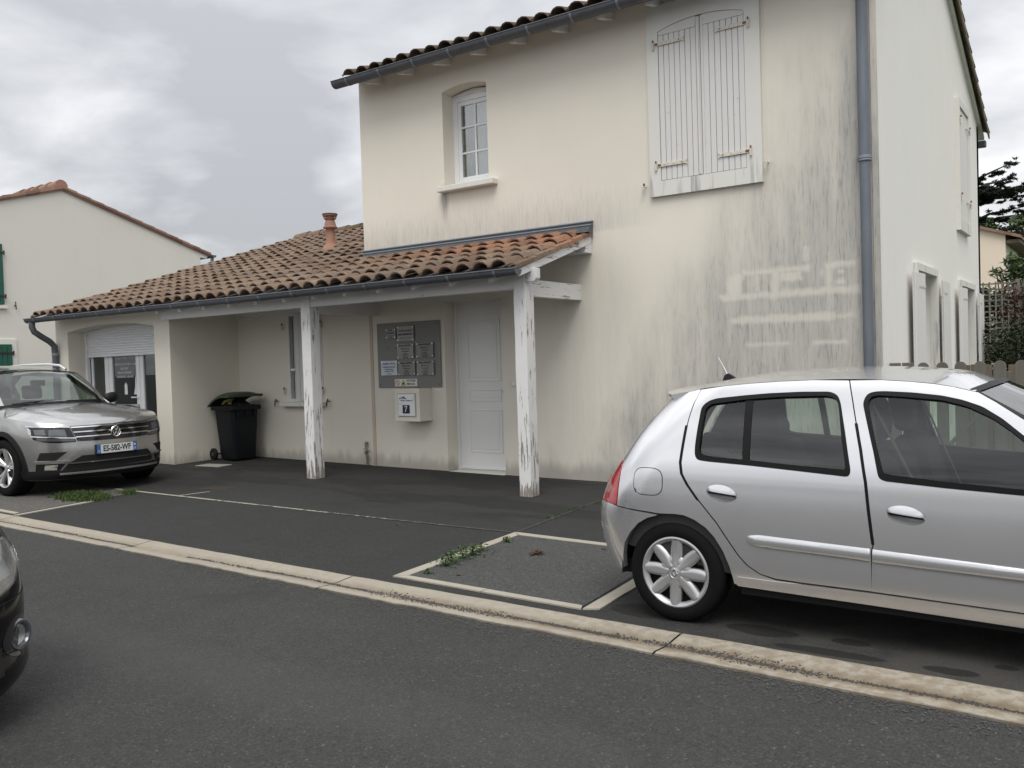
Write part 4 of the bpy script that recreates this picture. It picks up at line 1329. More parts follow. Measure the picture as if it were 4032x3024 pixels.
def concrete(name, c, dirt=True):
    m, nt, b = newmat(name)
    p = pos(nt)
    sp = nd(nt, "ShaderNodeSeparateXYZ", {0: p})
    n1 = noise(nt, p, 2.2, 5, .6); n2 = noise(nt, p, 16, 5, .65); n3 = noise(nt, p, 110, 3, .7)
    cc = mix(nt, n1, tuple(v * .82 for v in c), tuple(v * 1.1 for v in c))
    cc = mix(nt, mth(nt, "MULTIPLY", n2, .45), cc, tuple(v * .72 for v in c))
    cc = mix(nt, sstep(nt, n3, .58, .75, 0, .5), cc, tuple(v * .45 for v in c))
    if dirt:
        ynear = mth(nt, "SUBTRACT", 3.895, mth(nt, "MULTIPLY", sp.outputs[0], .038))
        t = mth(nt, "DIVIDE", mth(nt, "SUBTRACT", sp.outputs[1], ynear), mth(nt, "ADD", .36, mth(nt, "MULTIPLY", sp.outputs[0], .0035)))
        t = mth(nt, "ADD", t, mth(nt, "MULTIPLY", mth(nt, "SUBTRACT", n1, .5), .22))
        bed = mth(nt, "MULTIPLY", sstep(nt, t, .16, .36), sstep(nt, t, .72, .44))
        bed = mth(nt, "MULTIPLY", bed, sstep(nt, sp.outputs[0], -6.5, -2.0, .30, .80))
        cc = mix(nt, mth(nt, "MULTIPLY", bed, mth(nt, "ADD", .45, n2), clamp=True), cc, (.15, .115, .075))
        core = mth(nt, "MULTIPLY", sstep(nt, t, .33, .385), sstep(nt, t, .47, .41))
        core = mth(nt, "MULTIPLY", core, sstep(nt, noise(nt, scl(nt, p, (1, .3, 1)), 1.7, 4), .44, .56))
        cc = mix(nt, mth(nt, "MULTIPLY", core, .85), cc, (.05, .047, .043))
        edge = mth(nt, "MAXIMUM", sstep(nt, t, .05, -.01), sstep(nt, t, .97, 1.02))
        cc = mix(nt, mth(nt, "MULTIPLY", edge, mth(nt, "ADD", .2, n2), clamp=True), cc, (.07, .065, .055))
        k = mth(nt, "ADD", sstep(nt, sp.outputs[0], -3.4, -1.2, 0, .36), mth(nt, "MULTIPLY", n1, .25))
        k = mth(nt, "MULTIPLY", k, sstep(nt, n2, .38, .62))
        cc = mix(nt, k, cc, (.16, .115, .066))
        grit = sstep(nt, noise(nt, scl(nt, p, (1, 2, 1)), 42, 4, .75), .62, .68)
        cc = mix(nt, mth(nt, "MULTIPLY", grit, sstep(nt, sp.outputs[0], -4.5, -1.0, .05, .7)), cc, (.035, .033, .03))
    setin(nt, b, Base_Color=cc, Roughness=.9, Specular=.25)
    bump(nt, b, mth(nt, "ADD", n2, n3), .3, .006)
    return m


M_conc = concrete("concrete_channel", (.365, .333, .275))
M_strip = concrete("concrete_strip", (.39, .362, .302), False)
M_paver = concrete("concrete_paver", (.33, .33, .29), False)


def sheet(name, poly, dz, m, kind="structure", parent=None, step=.5, label=None):
    P, T, L = fill(poly, [], step)
    mb = MB()
    mb.add([(p[0], p[1], ground(*p) + dz) for p in P], T)
    o = mb.build(name, m, parent, fix=False)
    for f in o.data.polygons:
        if f.normal.z < 0:
            o.data.flip_normals(); break
    if kind and parent is None:
        o["kind"] = kind
    return o


def axis_pts():
    a = list(np.arange(-18, 6.01, .5)); return [-900, -400, -150, -60, -30] + a + [20, 60, 150, 400, 900], [-900, -400, -150, -60, -20, -8] + list(np.arange(-4, 14.01, .5)) + [18, 25, 35, 60, 120, 300, 900]
gx, gy = axis_pts()
mb = MB()
ny = len(gy)
mb.add([(x, y, ground(x, y) - .004 + (0.0 if y < 13 or x < -2.2 else 0.0)) for x in gx for y in gy],
       [(i * ny + j, (i + 1) * ny + j, (i + 1) * ny + j + 1, i * ny + j + 1) for i in range(len(gx) - 1) for j in range(ny - 1)])
tag(mb.build("ground", M_road, None, fix=False), "dark grey asphalt road and surrounding ground", None, None, "structure")

YFAR = lambda x: 4.255 + .0345 * (-x)
YNEAR = lambda x: 3.895 + .038 * (-x)
xs = list(np.arange(-17.5, 4.01, .5))
lot = [(x, YFAR(x) - .03) for x in xs] + [(4.0, 9.8), (-1.9, 9.8), (-1.9, 9.26), (-17.5, 9.6)]
sheet("car_park", lot, .004, M_lot)

# drainage channel: dished concrete units laid end to end
ch = thing("drainage_channel", "dished concrete channel between road and car park", None, (0, 0, 0), kind="structure")
jx = [-16.88 + 2.49 * i for i in range(9)]
def chan_pt(x, t):
    """t 0 near .. 1 far"""
    y = YNEAR(x) + (YFAR(x) - YNEAR(x)) * t
    d = np.interp(t, [0, .06, .36, .42, .93, 1.0], [.006, .009, .0005, .0005, .013, .010])
    return (x, y, ground(x, y) + float(d))
for i in range(8):
    a, b_ = jx[i] + .006, jx[i + 1] - .006
    mb = MB()
    ts = [0, .06, .2, .36, .42, .6, .8, .93, 1.0]
    n = 14
    def cp(u, v):
        x = a + (b_ - a) * u
        t = np.interp(v, np.linspace(0, 1, len(ts)), ts)
        q_ = list(chan_pt(x, float(t)))
        q_[1] += .004 * math.sin(x * 23 + t * 5) * (t in (0, 1) or t < .01 or t > .99)
        return q_
    mb.grid(cp, n, len(ts) - 1)
    for v in (0.0, 1.0):
        pts = [cp(k / n, v) for k in range(n + 1)]
        mb.add(pts + [(p[0], p[1], p[2] - .05) for p in pts], [(k, k + 1, n + 2 + k, n + 1 + k) for k in range(n)])
    mb.build("channel_unit", M_conc, ch, fix=True)

M_grit = simple("dark_grit", (.055, .052, .05), .9, var=.5, scale=40)


def stones(name, pts, m, s0, s1, label, cat, flat=.55):
    mb = MB()
    base = [(1, 0, 0), (-.9, .1, 0), (0, 1, .05), (.1, -.95, 0), (0, 0, .9), (.05, 0, -.8)]
    fcs = [(0, 2, 4), (2, 1, 4), (1, 3, 4), (3, 0, 4), (2, 0, 5), (1, 2, 5), (3, 1, 5), (0, 3, 5)]
    for (x, y, z) in pts:
        s = random.uniform(s0, s1); a = random.uniform(0, 6.28)
        c_, s_ = math.cos(a), math.sin(a)
        e = (random.uniform(.7, 1.3), random.uniform(.6, 1.1), random.uniform(.4, .9) * flat / .55)
        mb.add([(x + s * (c_ * v[0] * e[0] - s_ * v[1] * e[1]), y + s * (s_ * v[0] * e[0] + c_ * v[1] * e[1]), z + s * v[2] * e[2]) for v in base], fcs)
    o = mb.build(name, m, None, fix=False)
    return tag(o, label, cat, None, "stuff")


pts = []
def in_channel(x, t, s=.0):
    q_ = chan_pt(x, t); pts.append((q_[0], q_[1], q_[2] + .001))
for i in range(4200):
    x = random.uniform(-11, -.1) if i < 2600 else random.uniform(-4.6, -.1)
    dn = math.sin(x * 1.7 + .6) * .5 + math.sin(x * .63) * .5
    if x < -5.2 and dn < -.35: continue
    if -6.9 < x < -6.1: continue
    wd = .014 + (.050 if x > -4.6 else .006) * max(.1, .6 + .6 * math.sin(x * 3.1) + .4 * math.sin(x * 7.7))
    in_channel(x, .40 + random.gauss(0, wd) + .035 * math.sin(x * 2.2) + .02 * math.sin(x * 6.1))
stones("gutter_grit", pts, M_grit, .003, .0085, "dark grit washed along the bottom of the concrete channel", "grit")
pts = []
for i in range(2600):
    x = random.uniform(-6, .2); y = YNEAR(x) - abs(random.gauss(0, .10)) - .005
    pts.append((x, y, ground(x, y) + .001))
for i in range(500):
    x = random.uniform(-9, 0); y = random.uniform(1.2, 4)
    pts.append((x, y, ground(x, y) - .001))
stones("road_grit", pts, simple("grey_grit", (.085, .082, .076), .9, var=.6, scale=60), .0025, .0065, "loose grey grit lying on the road beside the channel", "grit")

# parking bays: worn surfacing framed by concrete strips
bay = sheet("parking_bay", [(-4.15, 4.58), (-2.66, 4.50), (-2.80, 6.10), (-4.25, 6.16)], .008, M_bay, step=.15)
bay2 = sheet("parking_bay", [(-16.5, 4.90), (-9.60, 4.66), (-9.74, 6.15), (-16.5, 6.35)], .008, M_bay2, step=.4)
def strip(poly, parent, dz=.013):
    P, T, L = fill(poly, [], .12)
    mb = MB()
    jit = {}
    mb.add([(p[0] + random.uniform(-.002, .002), p[1] + random.uniform(-.002, .002), ground(*p) + dz) for p in P], T)
    l = L[0]; n = len(l)
    top = [mb.v[i] for i in l]
    mb.add(top + [(v[0], v[1], v[2] - .03) for v in top], [(i, (i + 1) % n, n + (i + 1) % n, n + i) for i in range(n)])
    mb.build("concrete_strip", M_strip, parent, fix=True)
strip([(-4.19, 4.54), (-4.10, 4.60), (-4.145, 5.28), (-4.235, 5.28)], bay)
strip([(-4.236, 5.29), (-4.146, 5.29), (-4.205, 6.11), (-4.30, 6.20)], bay)
strip([(-4.30, 6.205), (-4.20, 6.115), (-3.25, 6.065), (-3.25, 6.145)], bay)
strip([(-3.24, 6.145), (-3.24, 6.065), (-1.6, 6.0), (-1.6, 6.08)], bay)
strip([(-4.185, 4.535), (-3.40, 4.495), (-3.40, 4.565), (-4.095, 4.597)], bay)
strip([(-3.39, 4.493), (-2.64, 4.458), (-2.67, 4.525), (-3.39, 4.562)], bay)
strip([(-2.632, 4.46), (-2.545, 4.515), (-2.60, 5.30), (-2.69, 5.30)], bay)
strip([(-2.691, 5.31), (-2.601, 5.31), (-2.70, 6.03), (-2.79, 6.03)], bay)
strip([(-9.53, 4.60), (-9.47, 4.62), (-9.575, 5.50), (-9.64, 5.50)], bay2)
strip([(-9.60, 4.64), (-9.62, 4.70), (-10.8, 4.76), (-10.8, 4.69)], bay2)


def faded(name, c):
    m, nt, b = newmat(name)
    p = pos(nt)
    sp = nd(nt, "ShaderNodeSeparateXYZ", {0: p})
    n = mth(nt, "ADD", noise(nt, p, 14, 5, .7), sstep(nt, sp.outputs[0], -10.3, -4.2, -.16, .11))
    n = mth(nt, "SUBTRACT", n, mth(nt, "MULTIPLY", noise(nt, p, 1.2, 2), .12))
    cc = mix(nt, sstep(nt, n, .36, .50), c, (.055, .054, .05))
    setin(nt, b, Base_Color=cc, Roughness=.85)
    bump(nt, b, noise(nt, p, 90, 3), .3, .006)
    return m


M_faded = faded("faded_line", (.31, .29, .24))
tag(sheet("painted_line", [(-10.28, 6.155), (-4.35, 6.185), (-4.35, 6.215), (-10.28, 6.21)], .009, M_faded, step=.2), None)
tag(sheet("painted_line", [(-8.95, 6.56), (-8.91, 6.56), (-8.99, 6.22), (-9.03, 6.22)], .009, M_faded, step=.1), None)
M_moss = simple("moss", (.05, .075, .02), .95, var=.6, scale=40)
tag(sheet("pavement_crack", [(-4.31, 6.25), (-4.29, 6.25), (-4.46, 8.0), (-4.475, 8.0)], .009, M_faded, step=.1), None)

# covers and paver near the bin
def slab(name, label, cat, cx, cy, w, d, rot, m, dz=.012, detail=None):
    z = ground(cx, cy)
    t = thing(name, label, cat, (cx, cy, z), rot)
    mb = MB(); mb.box((-w / 2, -d / 2, -.03), (w / 2, d / 2, dz)); mb.build("slab", m, t, bevel=.004)
    return t
slab("paving_slab", "pale square paving slab set in the asphalt near the wheelie bin", "paving slab", -11.05, 8.20, .48, .26, R(8), M_paver)
t = slab("inspection_cover", "dark square inspection cover beside the pale paving slab", "cover", -10.55, 8.12, .42, .26, R(8), simple("cover_dark", (.018, .018, .018), .7), .008)
t = slab("drain_cover", "rusty round ribbed drain cover sunk in the car park asphalt", "cover", -9.13, 6.83, .40, .24, R(10), simple("cover_brown", (.045, .037, .028), .85, var=.5, scale=30), .007)
for k in range(7):
    mb = MB(); mb.box((-.17 + k * .05, -.10, .007), (-.15 + k * .05, .10, .011)); mb.build("rib", simple("cover_rib", (.055, .045, .035), .8) if k == 0 else MATS["cover_rib"], t)

# ---------------------------------------------------------------- grass and weeds
def leaf_mat(name, c1, c2, trans=.25):
    m, nt, b = newmat(name)
    p = pos(nt)
    n = nd(nt, "ShaderNodeTexWhiteNoise", {0: scl(nt, p, (31, 31, 31))}).outputs[0]
    n2 = noise(nt, p, 4, 3)
    cc = mix(nt, mth(nt, "ADD", mth(nt, "MULTIPLY", n, .35), mth(nt, "MULTIPLY", n2, .65)), c1, c2)
    setin(nt, b, Base_Color=cc, Roughness=.6, Specular=.3)
    b.inputs["Subsurface Weight"].default_value = 0
    return m


M_grass = leaf_mat("grass_blades", (.028, .056, .012), (.068, .105, .026))
M_weed = leaf_mat("weed_leaf", (.028, .062, .016), (.07, .115, .034))


def blades(name, spots, m, hmin, hmax, wid, label, cat):
    mb = MB()
    for (x, y) in spots:
        h = random.uniform(hmin, hmax); a = random.uniform(0, 6.28); w = wid * random.uniform(.7, 1.3)
        z = ground(x, y) + .004
        lx, ly = random.gauss(0, h * .45), random.gauss(0, h * .45)
        dx, dy = math.cos(a) * w, math.sin(a) * w
        mb.add([(x - dx, y - dy, z), (x + dx, y + dy, z), (x + lx * .4 + dx * .8, y + ly * .4 + dy * .8, z + h * .6), (x + lx * .4 - dx * .8, y + ly * .4 - dy * .8, z + h * .6), (x + lx, y + ly, z + h)],
               [(0, 1, 2, 3), (3, 2, 4)])
    o = mb.build(name, m, None, fix=False)
    return tag(o, label, cat, None, "stuff")


sp_ = []
while len(sp_) < 2600:
    u, v = random.gauss(0, 1), random.gauss(0, 1)
    if u * u + v * v > 4: continue
    x, y = -9.98 + .23 * u + .05 * v + .05 * math.sin(9 * v), 5.60 + .12 * v - .03 * u + .05 * math.sin(7 * u)
    sp_.append((x, y))
for i in range(260): sp_.append((-9.75 + random.gauss(0, .06), 6.03 + random.gauss(0, .03)))
blades("grass_tuft", sp_, M_grass, .02, .075, .004, "patch of green grass growing in the pale bay by the grey suv", "grass")
sp_ = [(-4.42 + .03 * math.sin(t * 9) + random.gauss(0, .012), 6.9 + 1.0 * t) for t in [random.random() for _ in range(280)] if math.sin(t * 14) > -.2]
blades("moss_line", sp_, M_weed, .006, .025, .005, "thin line of moss growing along a crack in the asphalt", "moss")


def leafy(name, clumps, m, label, cat, n_each=60, r=.05, h=.07, leaf=.014):
    mb = MB()
    for (x, y, k) in clumps:
        for i in range(int(n_each * k)):
            a = random.uniform(0, 6.28); d = abs(random.gauss(0, r * k)); z = ground(x, y) + .01 + random.random() * h * k * math.exp(-(d / (r * k * 1.6)) ** 2)
            c = Vector((x + math.cos(a) * d, y + math.sin(a) * d, z))
            s = leaf * random.uniform(.6, 1.3)
            u = Vector((random.gauss(0, 1), random.gauss(0, 1), random.gauss(0, .5))).normalized() * s
            w = u.cross(Vector((random.gauss(0, .4), random.gauss(0, .4), 1))).normalized() * s * .6
            mb.add([c - u, c - u * .1 + w, c + u, c - u * .1 - w], [(0, 1, 2, 3)])
    o = mb.build(name, m, None, fix=False)
    return tag(o, label, cat)


leafy("weed", [(-4.08, 5.05, 1.1), (-4.09, 5.2, 1.2), (-4.10, 5.34, 1.0), (-4.12, 5.48, .8), (-4.05, 4.95, .8), (-4.14, 5.85, .55), (-4.03, 4.72, .35)], M_weed, "leafy green weeds growing along the concrete strip of the worn bay", "weed", 110, .055, .09, .014)["kind"] = "stuff"
leafy("dead_leaf_clump", [(-3.67, 5.58, .9)], simple("dead_leaves", (.10, .055, .03), .9, var=.4, scale=30), "clump of brown dead leaves on the worn bay", "leaves", 60, .04, .03, .02)
M_dry = simple("dry_weed", (.20, .155, .095), .9, var=.4, scale=30)
mb = MB()
for i in range(90):
    x = -8.93 + random.gauss(0, .03); h = random.random() ** .8 * .34; z0 = ground(-8.93, 9.2) + .01
    x += .02 * math.sin(h * 20)
    c = Vector((x, 9.225 - abs(random.gauss(0, .012)), z0 + h)); s = random.uniform(.006, .016)
    u = Vector((random.gauss(0, 1), random.gauss(0, .5), random.gauss(0, 1))).normalized() * s; w = u.cross(Vector((0, 1, 0))).normalized() * s * .7
    mb.add([c - u, c + w, c + u, c - w], [(0, 1, 2, 3)])
for k in range(4):
    mb.tube([(-8.93 + .01 * k, 9.22, ground(-8.93, 9.2)), (-8.945 + .012 * k, 9.215, .2), (-8.95 + .02 * k, 9.21, .32)], .0025, 5)
tag(mb.build("dry_weed", M_dry, None, fix=False), "dry brown weed clinging to the wall's foot beside the joint", "weed")
# scattered leaf litter and small debris
for i, (x, y) in enumerate([(-3.79, 4.77), (-5.46, 6.0), (-3.30, 5.95)]):
    mb = MB(); s = .028
    z = ground(x, y) + .014
    mb.add([(x - s, y, z), (x - s * .2, y - s * .6, z + .008), (x + s, y, z + .003), (x - s * .1, y + s * .6, z + .006)], [(0, 1, 2), (0, 2, 3)])
    tag(mb.build("fallen_leaf", MATS["dead_leaves"], None, fix=False), ["single orange-brown leaf lying in the muddy corner of the worn bay", "brown leaf lying alone on the dark asphalt before the door", "brown leaf lying by the back strip of the worn bay"][i], "leaf")

# ---------------------------------------------------------------- wheelie bin with rubbish bag
BZ = ground(-11.3, 8.9)
binr = thing("wheelie_bin", "dark grey wheelie bin with its green lid propped ajar in the porch corner", "bin", (-11.29, 8.83, BZ), R(-6))
M_bin = simple("bin_plastic", (.007, .0085, .011), .5, spec=.25, var=.25, scale=4, bump_s=.04, bump_scale=90)
M_lid = simple("bin_lid_green", (.03, .048, .03), .45, var=.25, scale=5)
def rrect(w, d, r=.05, n=4, cx=0, cy=0):
    out = []
    for (sx, sy, a0) in ((1, 1, 0), (-1, 1, 90), (-1, -1, 180), (1, -1, 270)):
        for k in range(n + 1):
            a = R(a0 + 90 * k / n); out.append((cx + sx * (w / 2 - r) + r * math.cos(a), cy + sy * (d / 2 - r) + r * math.sin(a)))
    return out
def loft(secs, caps=(True, True)):
    vs, fs = [], []
    n = len(secs[0][0])
    for (poly, z) in secs:
        vs += [(p[0], p[1], z) for p in poly]
    for i in range(len(secs) - 1):
        for k in range(n): fs.append((i * n + k, i * n + (k + 1) % n, (i + 1) * n + (k + 1) % n, (i + 1) * n + k))
    if caps[0]: fs.append(tuple(reversed(range(n))))
    if caps[1]: fs.append(tuple(range((len(secs) - 1) * n, len(secs) * n)))
    return vs, fs
mb = MB()
mb.add(*loft([(rrect(.40, .37, .04, cx=.02), .03), (rrect(.42, .38, .045, cx=.02), .06), (rrect(.50, .455, .05, cx=.005), .70), (rrect(.52, .47, .05), .79)], (True, False)))
mb.add(*loft([(rrect(.50, .45, .05), .79), (rrect(.385, .355, .04, cx=.02), .05)], (False, True)))
mb.build("body", M_bin, binr, smooth=True)
mb = MB()
mb.add(*loft([(rrect(.58, .53, .05), .775), (rrect(.60, .545, .05), .785), (rrect(.60, .545, .05), .835), (rrect(.575, .52, .05), .845), (rrect(.53, .475, .045), .84), (rrect(.50, .45, .045), .78)], (False, False)))
mb.build("rim", M_bin, binr, smooth=True)
for k in (-.15, 0, .15):
    mb = MB(); mb.box((.245, k - .012, .66), (.285, k + .012, .785)); mb.build("rib", M_bin, binr, bevel=.004)
mb = MB(); mb.tube([(-.30, -.20, .80), (-.36, -.20, .79), (-.36, .20, .79), (-.30, .20, .80)], .014, 8); mb.build("handle", M_bin, binr, smooth=True)
for s in (-1, 1):
    mb = MB(); mb.lathe([(.0, -.02), (.05, -.02), (.06, -.016), (.085, -.022), (.095, -.012), (.095, .012), (.085, .022), (.0, .02)], (-.285, s * .235, .095), (0, 1, 0), 24)
    w = mb.build("wheel", M_bin, binr, smooth=True)
    mb = MB(); mb.lathe([(0, -.006), (.03, -.004), (.035, .004)], (-.285, s * .235 - .02 * (1 if s < 0 else 0), .095), (0, 1, 0), 12); mb.build("hub", M_lid, w, smooth=True)
mb = MB(); mb.tube([(-.285, -.23, .095), (-.285, .23, .095)], .012, 8); mb.build("axle", M_bin, binr)
lidm = Matrix.Translation((-.33, 0, .845)) @ Matrix.Rotation(R(-15), 4, "Y")
def lidpt(x, y, z): return tuple(lidm @ Vector((x, y, z)))
mb = MB()
mb.grid(lambda u, v: lidpt(.64 * u, -.29 + .58 * v, .055 * (1 - (2 * v - 1) ** 4) * (1 - (2 * u - 1) ** 6) + .06 * math.sin(math.pi * min(u * 1.1, 1)) + .0), 18, 14)
edge = []
mb.grid(lambda u, v: lidpt(.64 * u, -.29 + .58 * v, -.02 + .055 * (1 - (2 * v - 1) ** 4) * (1 - (2 * u - 1) ** 6) + .06 * math.sin(math.pi * min(u * 1.1, 1))), 18, 14)
for v0 in (-.29, .29):
    P0 = [(.64 * k / 18, v0, .06 * math.sin(math.pi * min(k / 18 * 1.1, 1))) for k in range(19)]
    mb.add([lidpt(*p) for p in P0] + [lidpt(p[0], p[1], p[2] - .03) for p in P0], [(k, k + 1, 20 + k, 19 + k) for k in range(18)])
mb.add([lidpt(.64, -.29, 0), lidpt(.64, .29, 0), lidpt(.64, .29, -.035), lidpt(.64, -.29, -.035)], [(0, 1, 2, 3)])
lid = mb.build("lid", M_lid, binr, smooth=True, fix=False, angle=35)
mb = MB(); mb.bar(lidpt(.60, -.10, .02), lidpt(.60, .10, .02), .04, .03); mb.build("lid_grip", M_lid, lid, bevel=.006)

bag = thing("rubbish_bag", "black rubbish bag with yellow drawstring bulging out of the wheelie bin", "bag", (-11.29, 8.83, BZ), R(-6))
mb = MB()
def bagpt(u, v):
    a = 2 * math.pi * u; t = v
    r = .225 * math.sin(math.pi * (.18 + .82 * (1 - t))) ** .6 if t < 1 else 0
    rr = .22 * math.sqrt(max(0, 1 - t ** 2.2)) * (1 + .07 * math.sin(7 * a + 3 * t) + .05 * math.sin(13 * a + 9 * t))
    return (.02 + rr * math.cos(a) * 1.05, rr * math.sin(a) * .95, .76 + .17 * t + .012 * math.sin(9 * a))
mb.grid(bagpt, 40, 12)
mb.build("bag_body", simple("bag_plastic", (.02, .022, .022), .22, var=.4, scale=14, bump_s=.5, bump_scale=18), bag, smooth=True, fix=False)
mb = MB()
mb.tube([(-.08, -.17, .885), (-.03, -.19, .91), (.05, -.15, .94), (.09, -.10, .955), (.12, -.14, .93), (.15, -.18, .905), (.175, -.19, .875), (.12, -.20, .88), (.08, -.16, .93)], .009, 6)
mb.tube([(-.08, -.17, .885), (-.06, -.2, .865), (.0, -.18, .90), (.09, -.12, .95)], .009, 6)
mb.build("drawstring", simple("yellow_string", (.30, .26, .06), .5, var=.1), bag, smooth=True)

# ================================================================== cars
def paint(name, c, metal=.75, flake=.04, rough=.34, coat=1.0, dirt_c=(.12, .10, .08)):
    m, nt, b = newmat(name)
    p = objc(nt)
    f = noise(nt, p, 260.0, 2, .5)
    d = noise(nt, p, 2.5, 4, .6)
    cc = mix(nt, f, tuple(v * (1 - flake * .5) for v in c), tuple(min(1, v * (1 + flake * .5)) for v in c))
    sp = nd(nt, "ShaderNodeSeparateXYZ", {0: p})
    dirt = mth(nt, "MULTIPLY", sstep(nt, sp.outputs[2], .45, .18), mth(nt, "ADD", .15, mth(nt, "MULTIPLY", d, .4)))
    cc = mix(nt, dirt, cc, dirt_c)
    setin(nt, b, Base_Color=cc, Metallic=metal, Roughness=mth(nt, "ADD", rough - .03, mth(nt, "MULTIPLY", d, .06)), Coat=coat, Specular=.5 if coat else .3)
    b.inputs["Coat Roughness"].default_value = .035
    return m


M_silver = paint("silver_paint", (.71, .715, .73), .80, rough=.25, dirt_c=(.50, .49, .475))
M_tung = paint("tungsten_paint", (.46, .455, .445), .88, rough=.25)
M_blackp = paint("black_paint", (.003, .003, .0035), .0, .1, .12, coat=.0, dirt_c=(.006, .006, .006))
M_rub = simple("rubber_trim", (.005, .005, .0055), .5, spec=.2, var=.2, scale=12)
M_tyre = simple("tyre_rubber", (.007, .007, .0075), .8, spec=.12, var=.25, scale=14, bump_s=.1)
M_blk = simple("black_plastic", (.011, .011, .0115), .55, spec=.25, var=.2, scale=20, bump_s=.08, bump_scale=200)
M_gloss = simple("gloss_black", (.006, .006, .007), .12, var=.1, coat=.6)
M_under = simple("underbody", (.006, .006, .006), .9, var=.2)
M_chrome = simple("chrome", (.80, .80, .81), .12, 1.0, var=.03)
M_alloy = simple("alloy_silver", (.62, .63, .64), .32, .85, var=.06, scale=6)
M_cover = simple("hubcap_silver", (.43, .435, .445), .36, .6, var=.05, scale=6)
M_seat = simple("seat_cloth", (.018, .019, .020), .9, var=.25, scale=60)
M_trim_in = simple("interior_trim", (.024, .025, .026), .7, var=.2, scale=20)
M_head = simple("headlining", (.16, .16, .155), .95, var=.05)
M_belt = simple("seat_belt", (.09, .09, .09), .8)
M_cglass = glass("car_glass", (.66, .745, .695), 1.5, 0.0, .02)
M_wsglass = glass("windscreen_glass", (.48, .56, .525), 1.5, 0.0, .06)
M_lens = glass("lamp_lens", (.9, .92, .94), 1.5, 0.0, .06)


def redlens(name, c):
    m, nt, b = newmat(name)
    p = objc(nt)
    w = nd(nt, "ShaderNodeTexWave", {"Vector": p, "Scale": 30.0, "Distortion": .4}, bands_direction="Z").outputs[1]
    setin(nt, b, Base_Color=mix(nt, w, tuple(v * .55 for v in c), c), Roughness=.12, Coat=1.0, Specular=.6)
    return m


M_tail = redlens("tail_lens_red", (.42, .008, .010))
M_tail_c = redlens("tail_lens_clear", (.42, .20, .19))


def hermite(z, X, Y):
    X = np.asarray(X); Y = np.asarray(Y)
    z = np.clip(z, X[0], X[-1])
    i = int(np.clip(np.searchsorted(X, z) - 1, 0, len(X) - 2))
    m = np.gradient(Y, X); h = X[i + 1] - X[i]; t = (z - X[i]) / h
    return float((2 * t**3 - 3 * t**2 + 1) * Y[i] + (t**3 - 2 * t**2 + t) * h * m[i] + (-2 * t**3 + 3 * t**2) * Y[i + 1] + (t**3 - t**2) * h * m[i + 1])


POST = None
PANELS = set()


def shear(x, z): return z - .0113 * x * min(max(1.40 - z, 0), 2)


def surf_panel(name, outline, holes, S, m, parent, off=0.0, thick=.018, step=.05, rim=True, eps=.004, m_rim=None):
    """panel cut from a curved body surface. S(a, b, off) -> point; analytic normals keep the reflections clean"""
    if POST:
        S0 = S
        S = lambda a, b, o: (lambda q: (q[0], q[1], POST(q[0], q[2])))(S0(a, b, o))
    P, T, L = fill(outline, holes, step)
    vs, ns = [], []
    for (a, b) in P:
        p = Vector(S(a, b, off))
        du = Vector(S(a + eps, b, off)) - Vector(S(a - eps, b, off)); dv = Vector(S(a, b + eps, off)) - Vector(S(a, b - eps, off))
        n = du.cross(dv)
        n = n.normalized() if n.length > 1e-9 else Vector((0, -1, 0))
        vs.append(p); ns.append(n)
    # make the normals point outwards (away from the car's middle)
    c = Vector((sum(v.x for v in vs) / len(vs), sum(v.y for v in vs) / len(vs), sum(v.z for v in vs) / len(vs)))
    oc = Vector(S(*P[0], off + .05)) - Vector(S(*P[0], off))
    if ns[0].dot(oc) < 0:
        ns = [-n for n in ns]
    fs = []
    for t in T:
        n = (vs[t[1]] - vs[t[0]]).cross(vs[t[2]] - vs[t[0]])
        fs.append(t if n.dot(ns[t[0]]) > 0 else tuple(reversed(t)))
    allv, alln = list(vs), list(ns)
    if rim:
        for l in L:
            n = len(l)
            for k in range(n):
                i, j = l[k], l[(k + 1) % n]
                b = len(allv)
                # small rounded shoulder, then the inner flange
                e = (vs[j] - vs[i])
                q = [vs[i], vs[j], vs[j] - ns[j] * thick, vs[i] - ns[i] * thick]
                fn = (q[1] - q[0]).cross(q[3] - q[0])
                allv += q
                fnn = fn.normalized() if fn.length > 1e-12 else ns[i]
                mid = (vs[i] + vs[j]) / 2
                alln += [(fnn)] * 4
                fs.append((b, b + 1, b + 2, b + 3))
    me = bpy.data.meshes.new(name)
    me.from_pydata([tuple(v) for v in allv], [], fs)
    me.update()
    me.shade_smooth()
    me.normals_split_custom_set_from_vertices([tuple(n) for n in alln])
    o = link(name, me, m, parent)
    PANELS.add(o)
    return o


def ring(outer, inner, *a, **k):
    return surf_panel(k.pop("name"), outer, [inner], *a, **k)


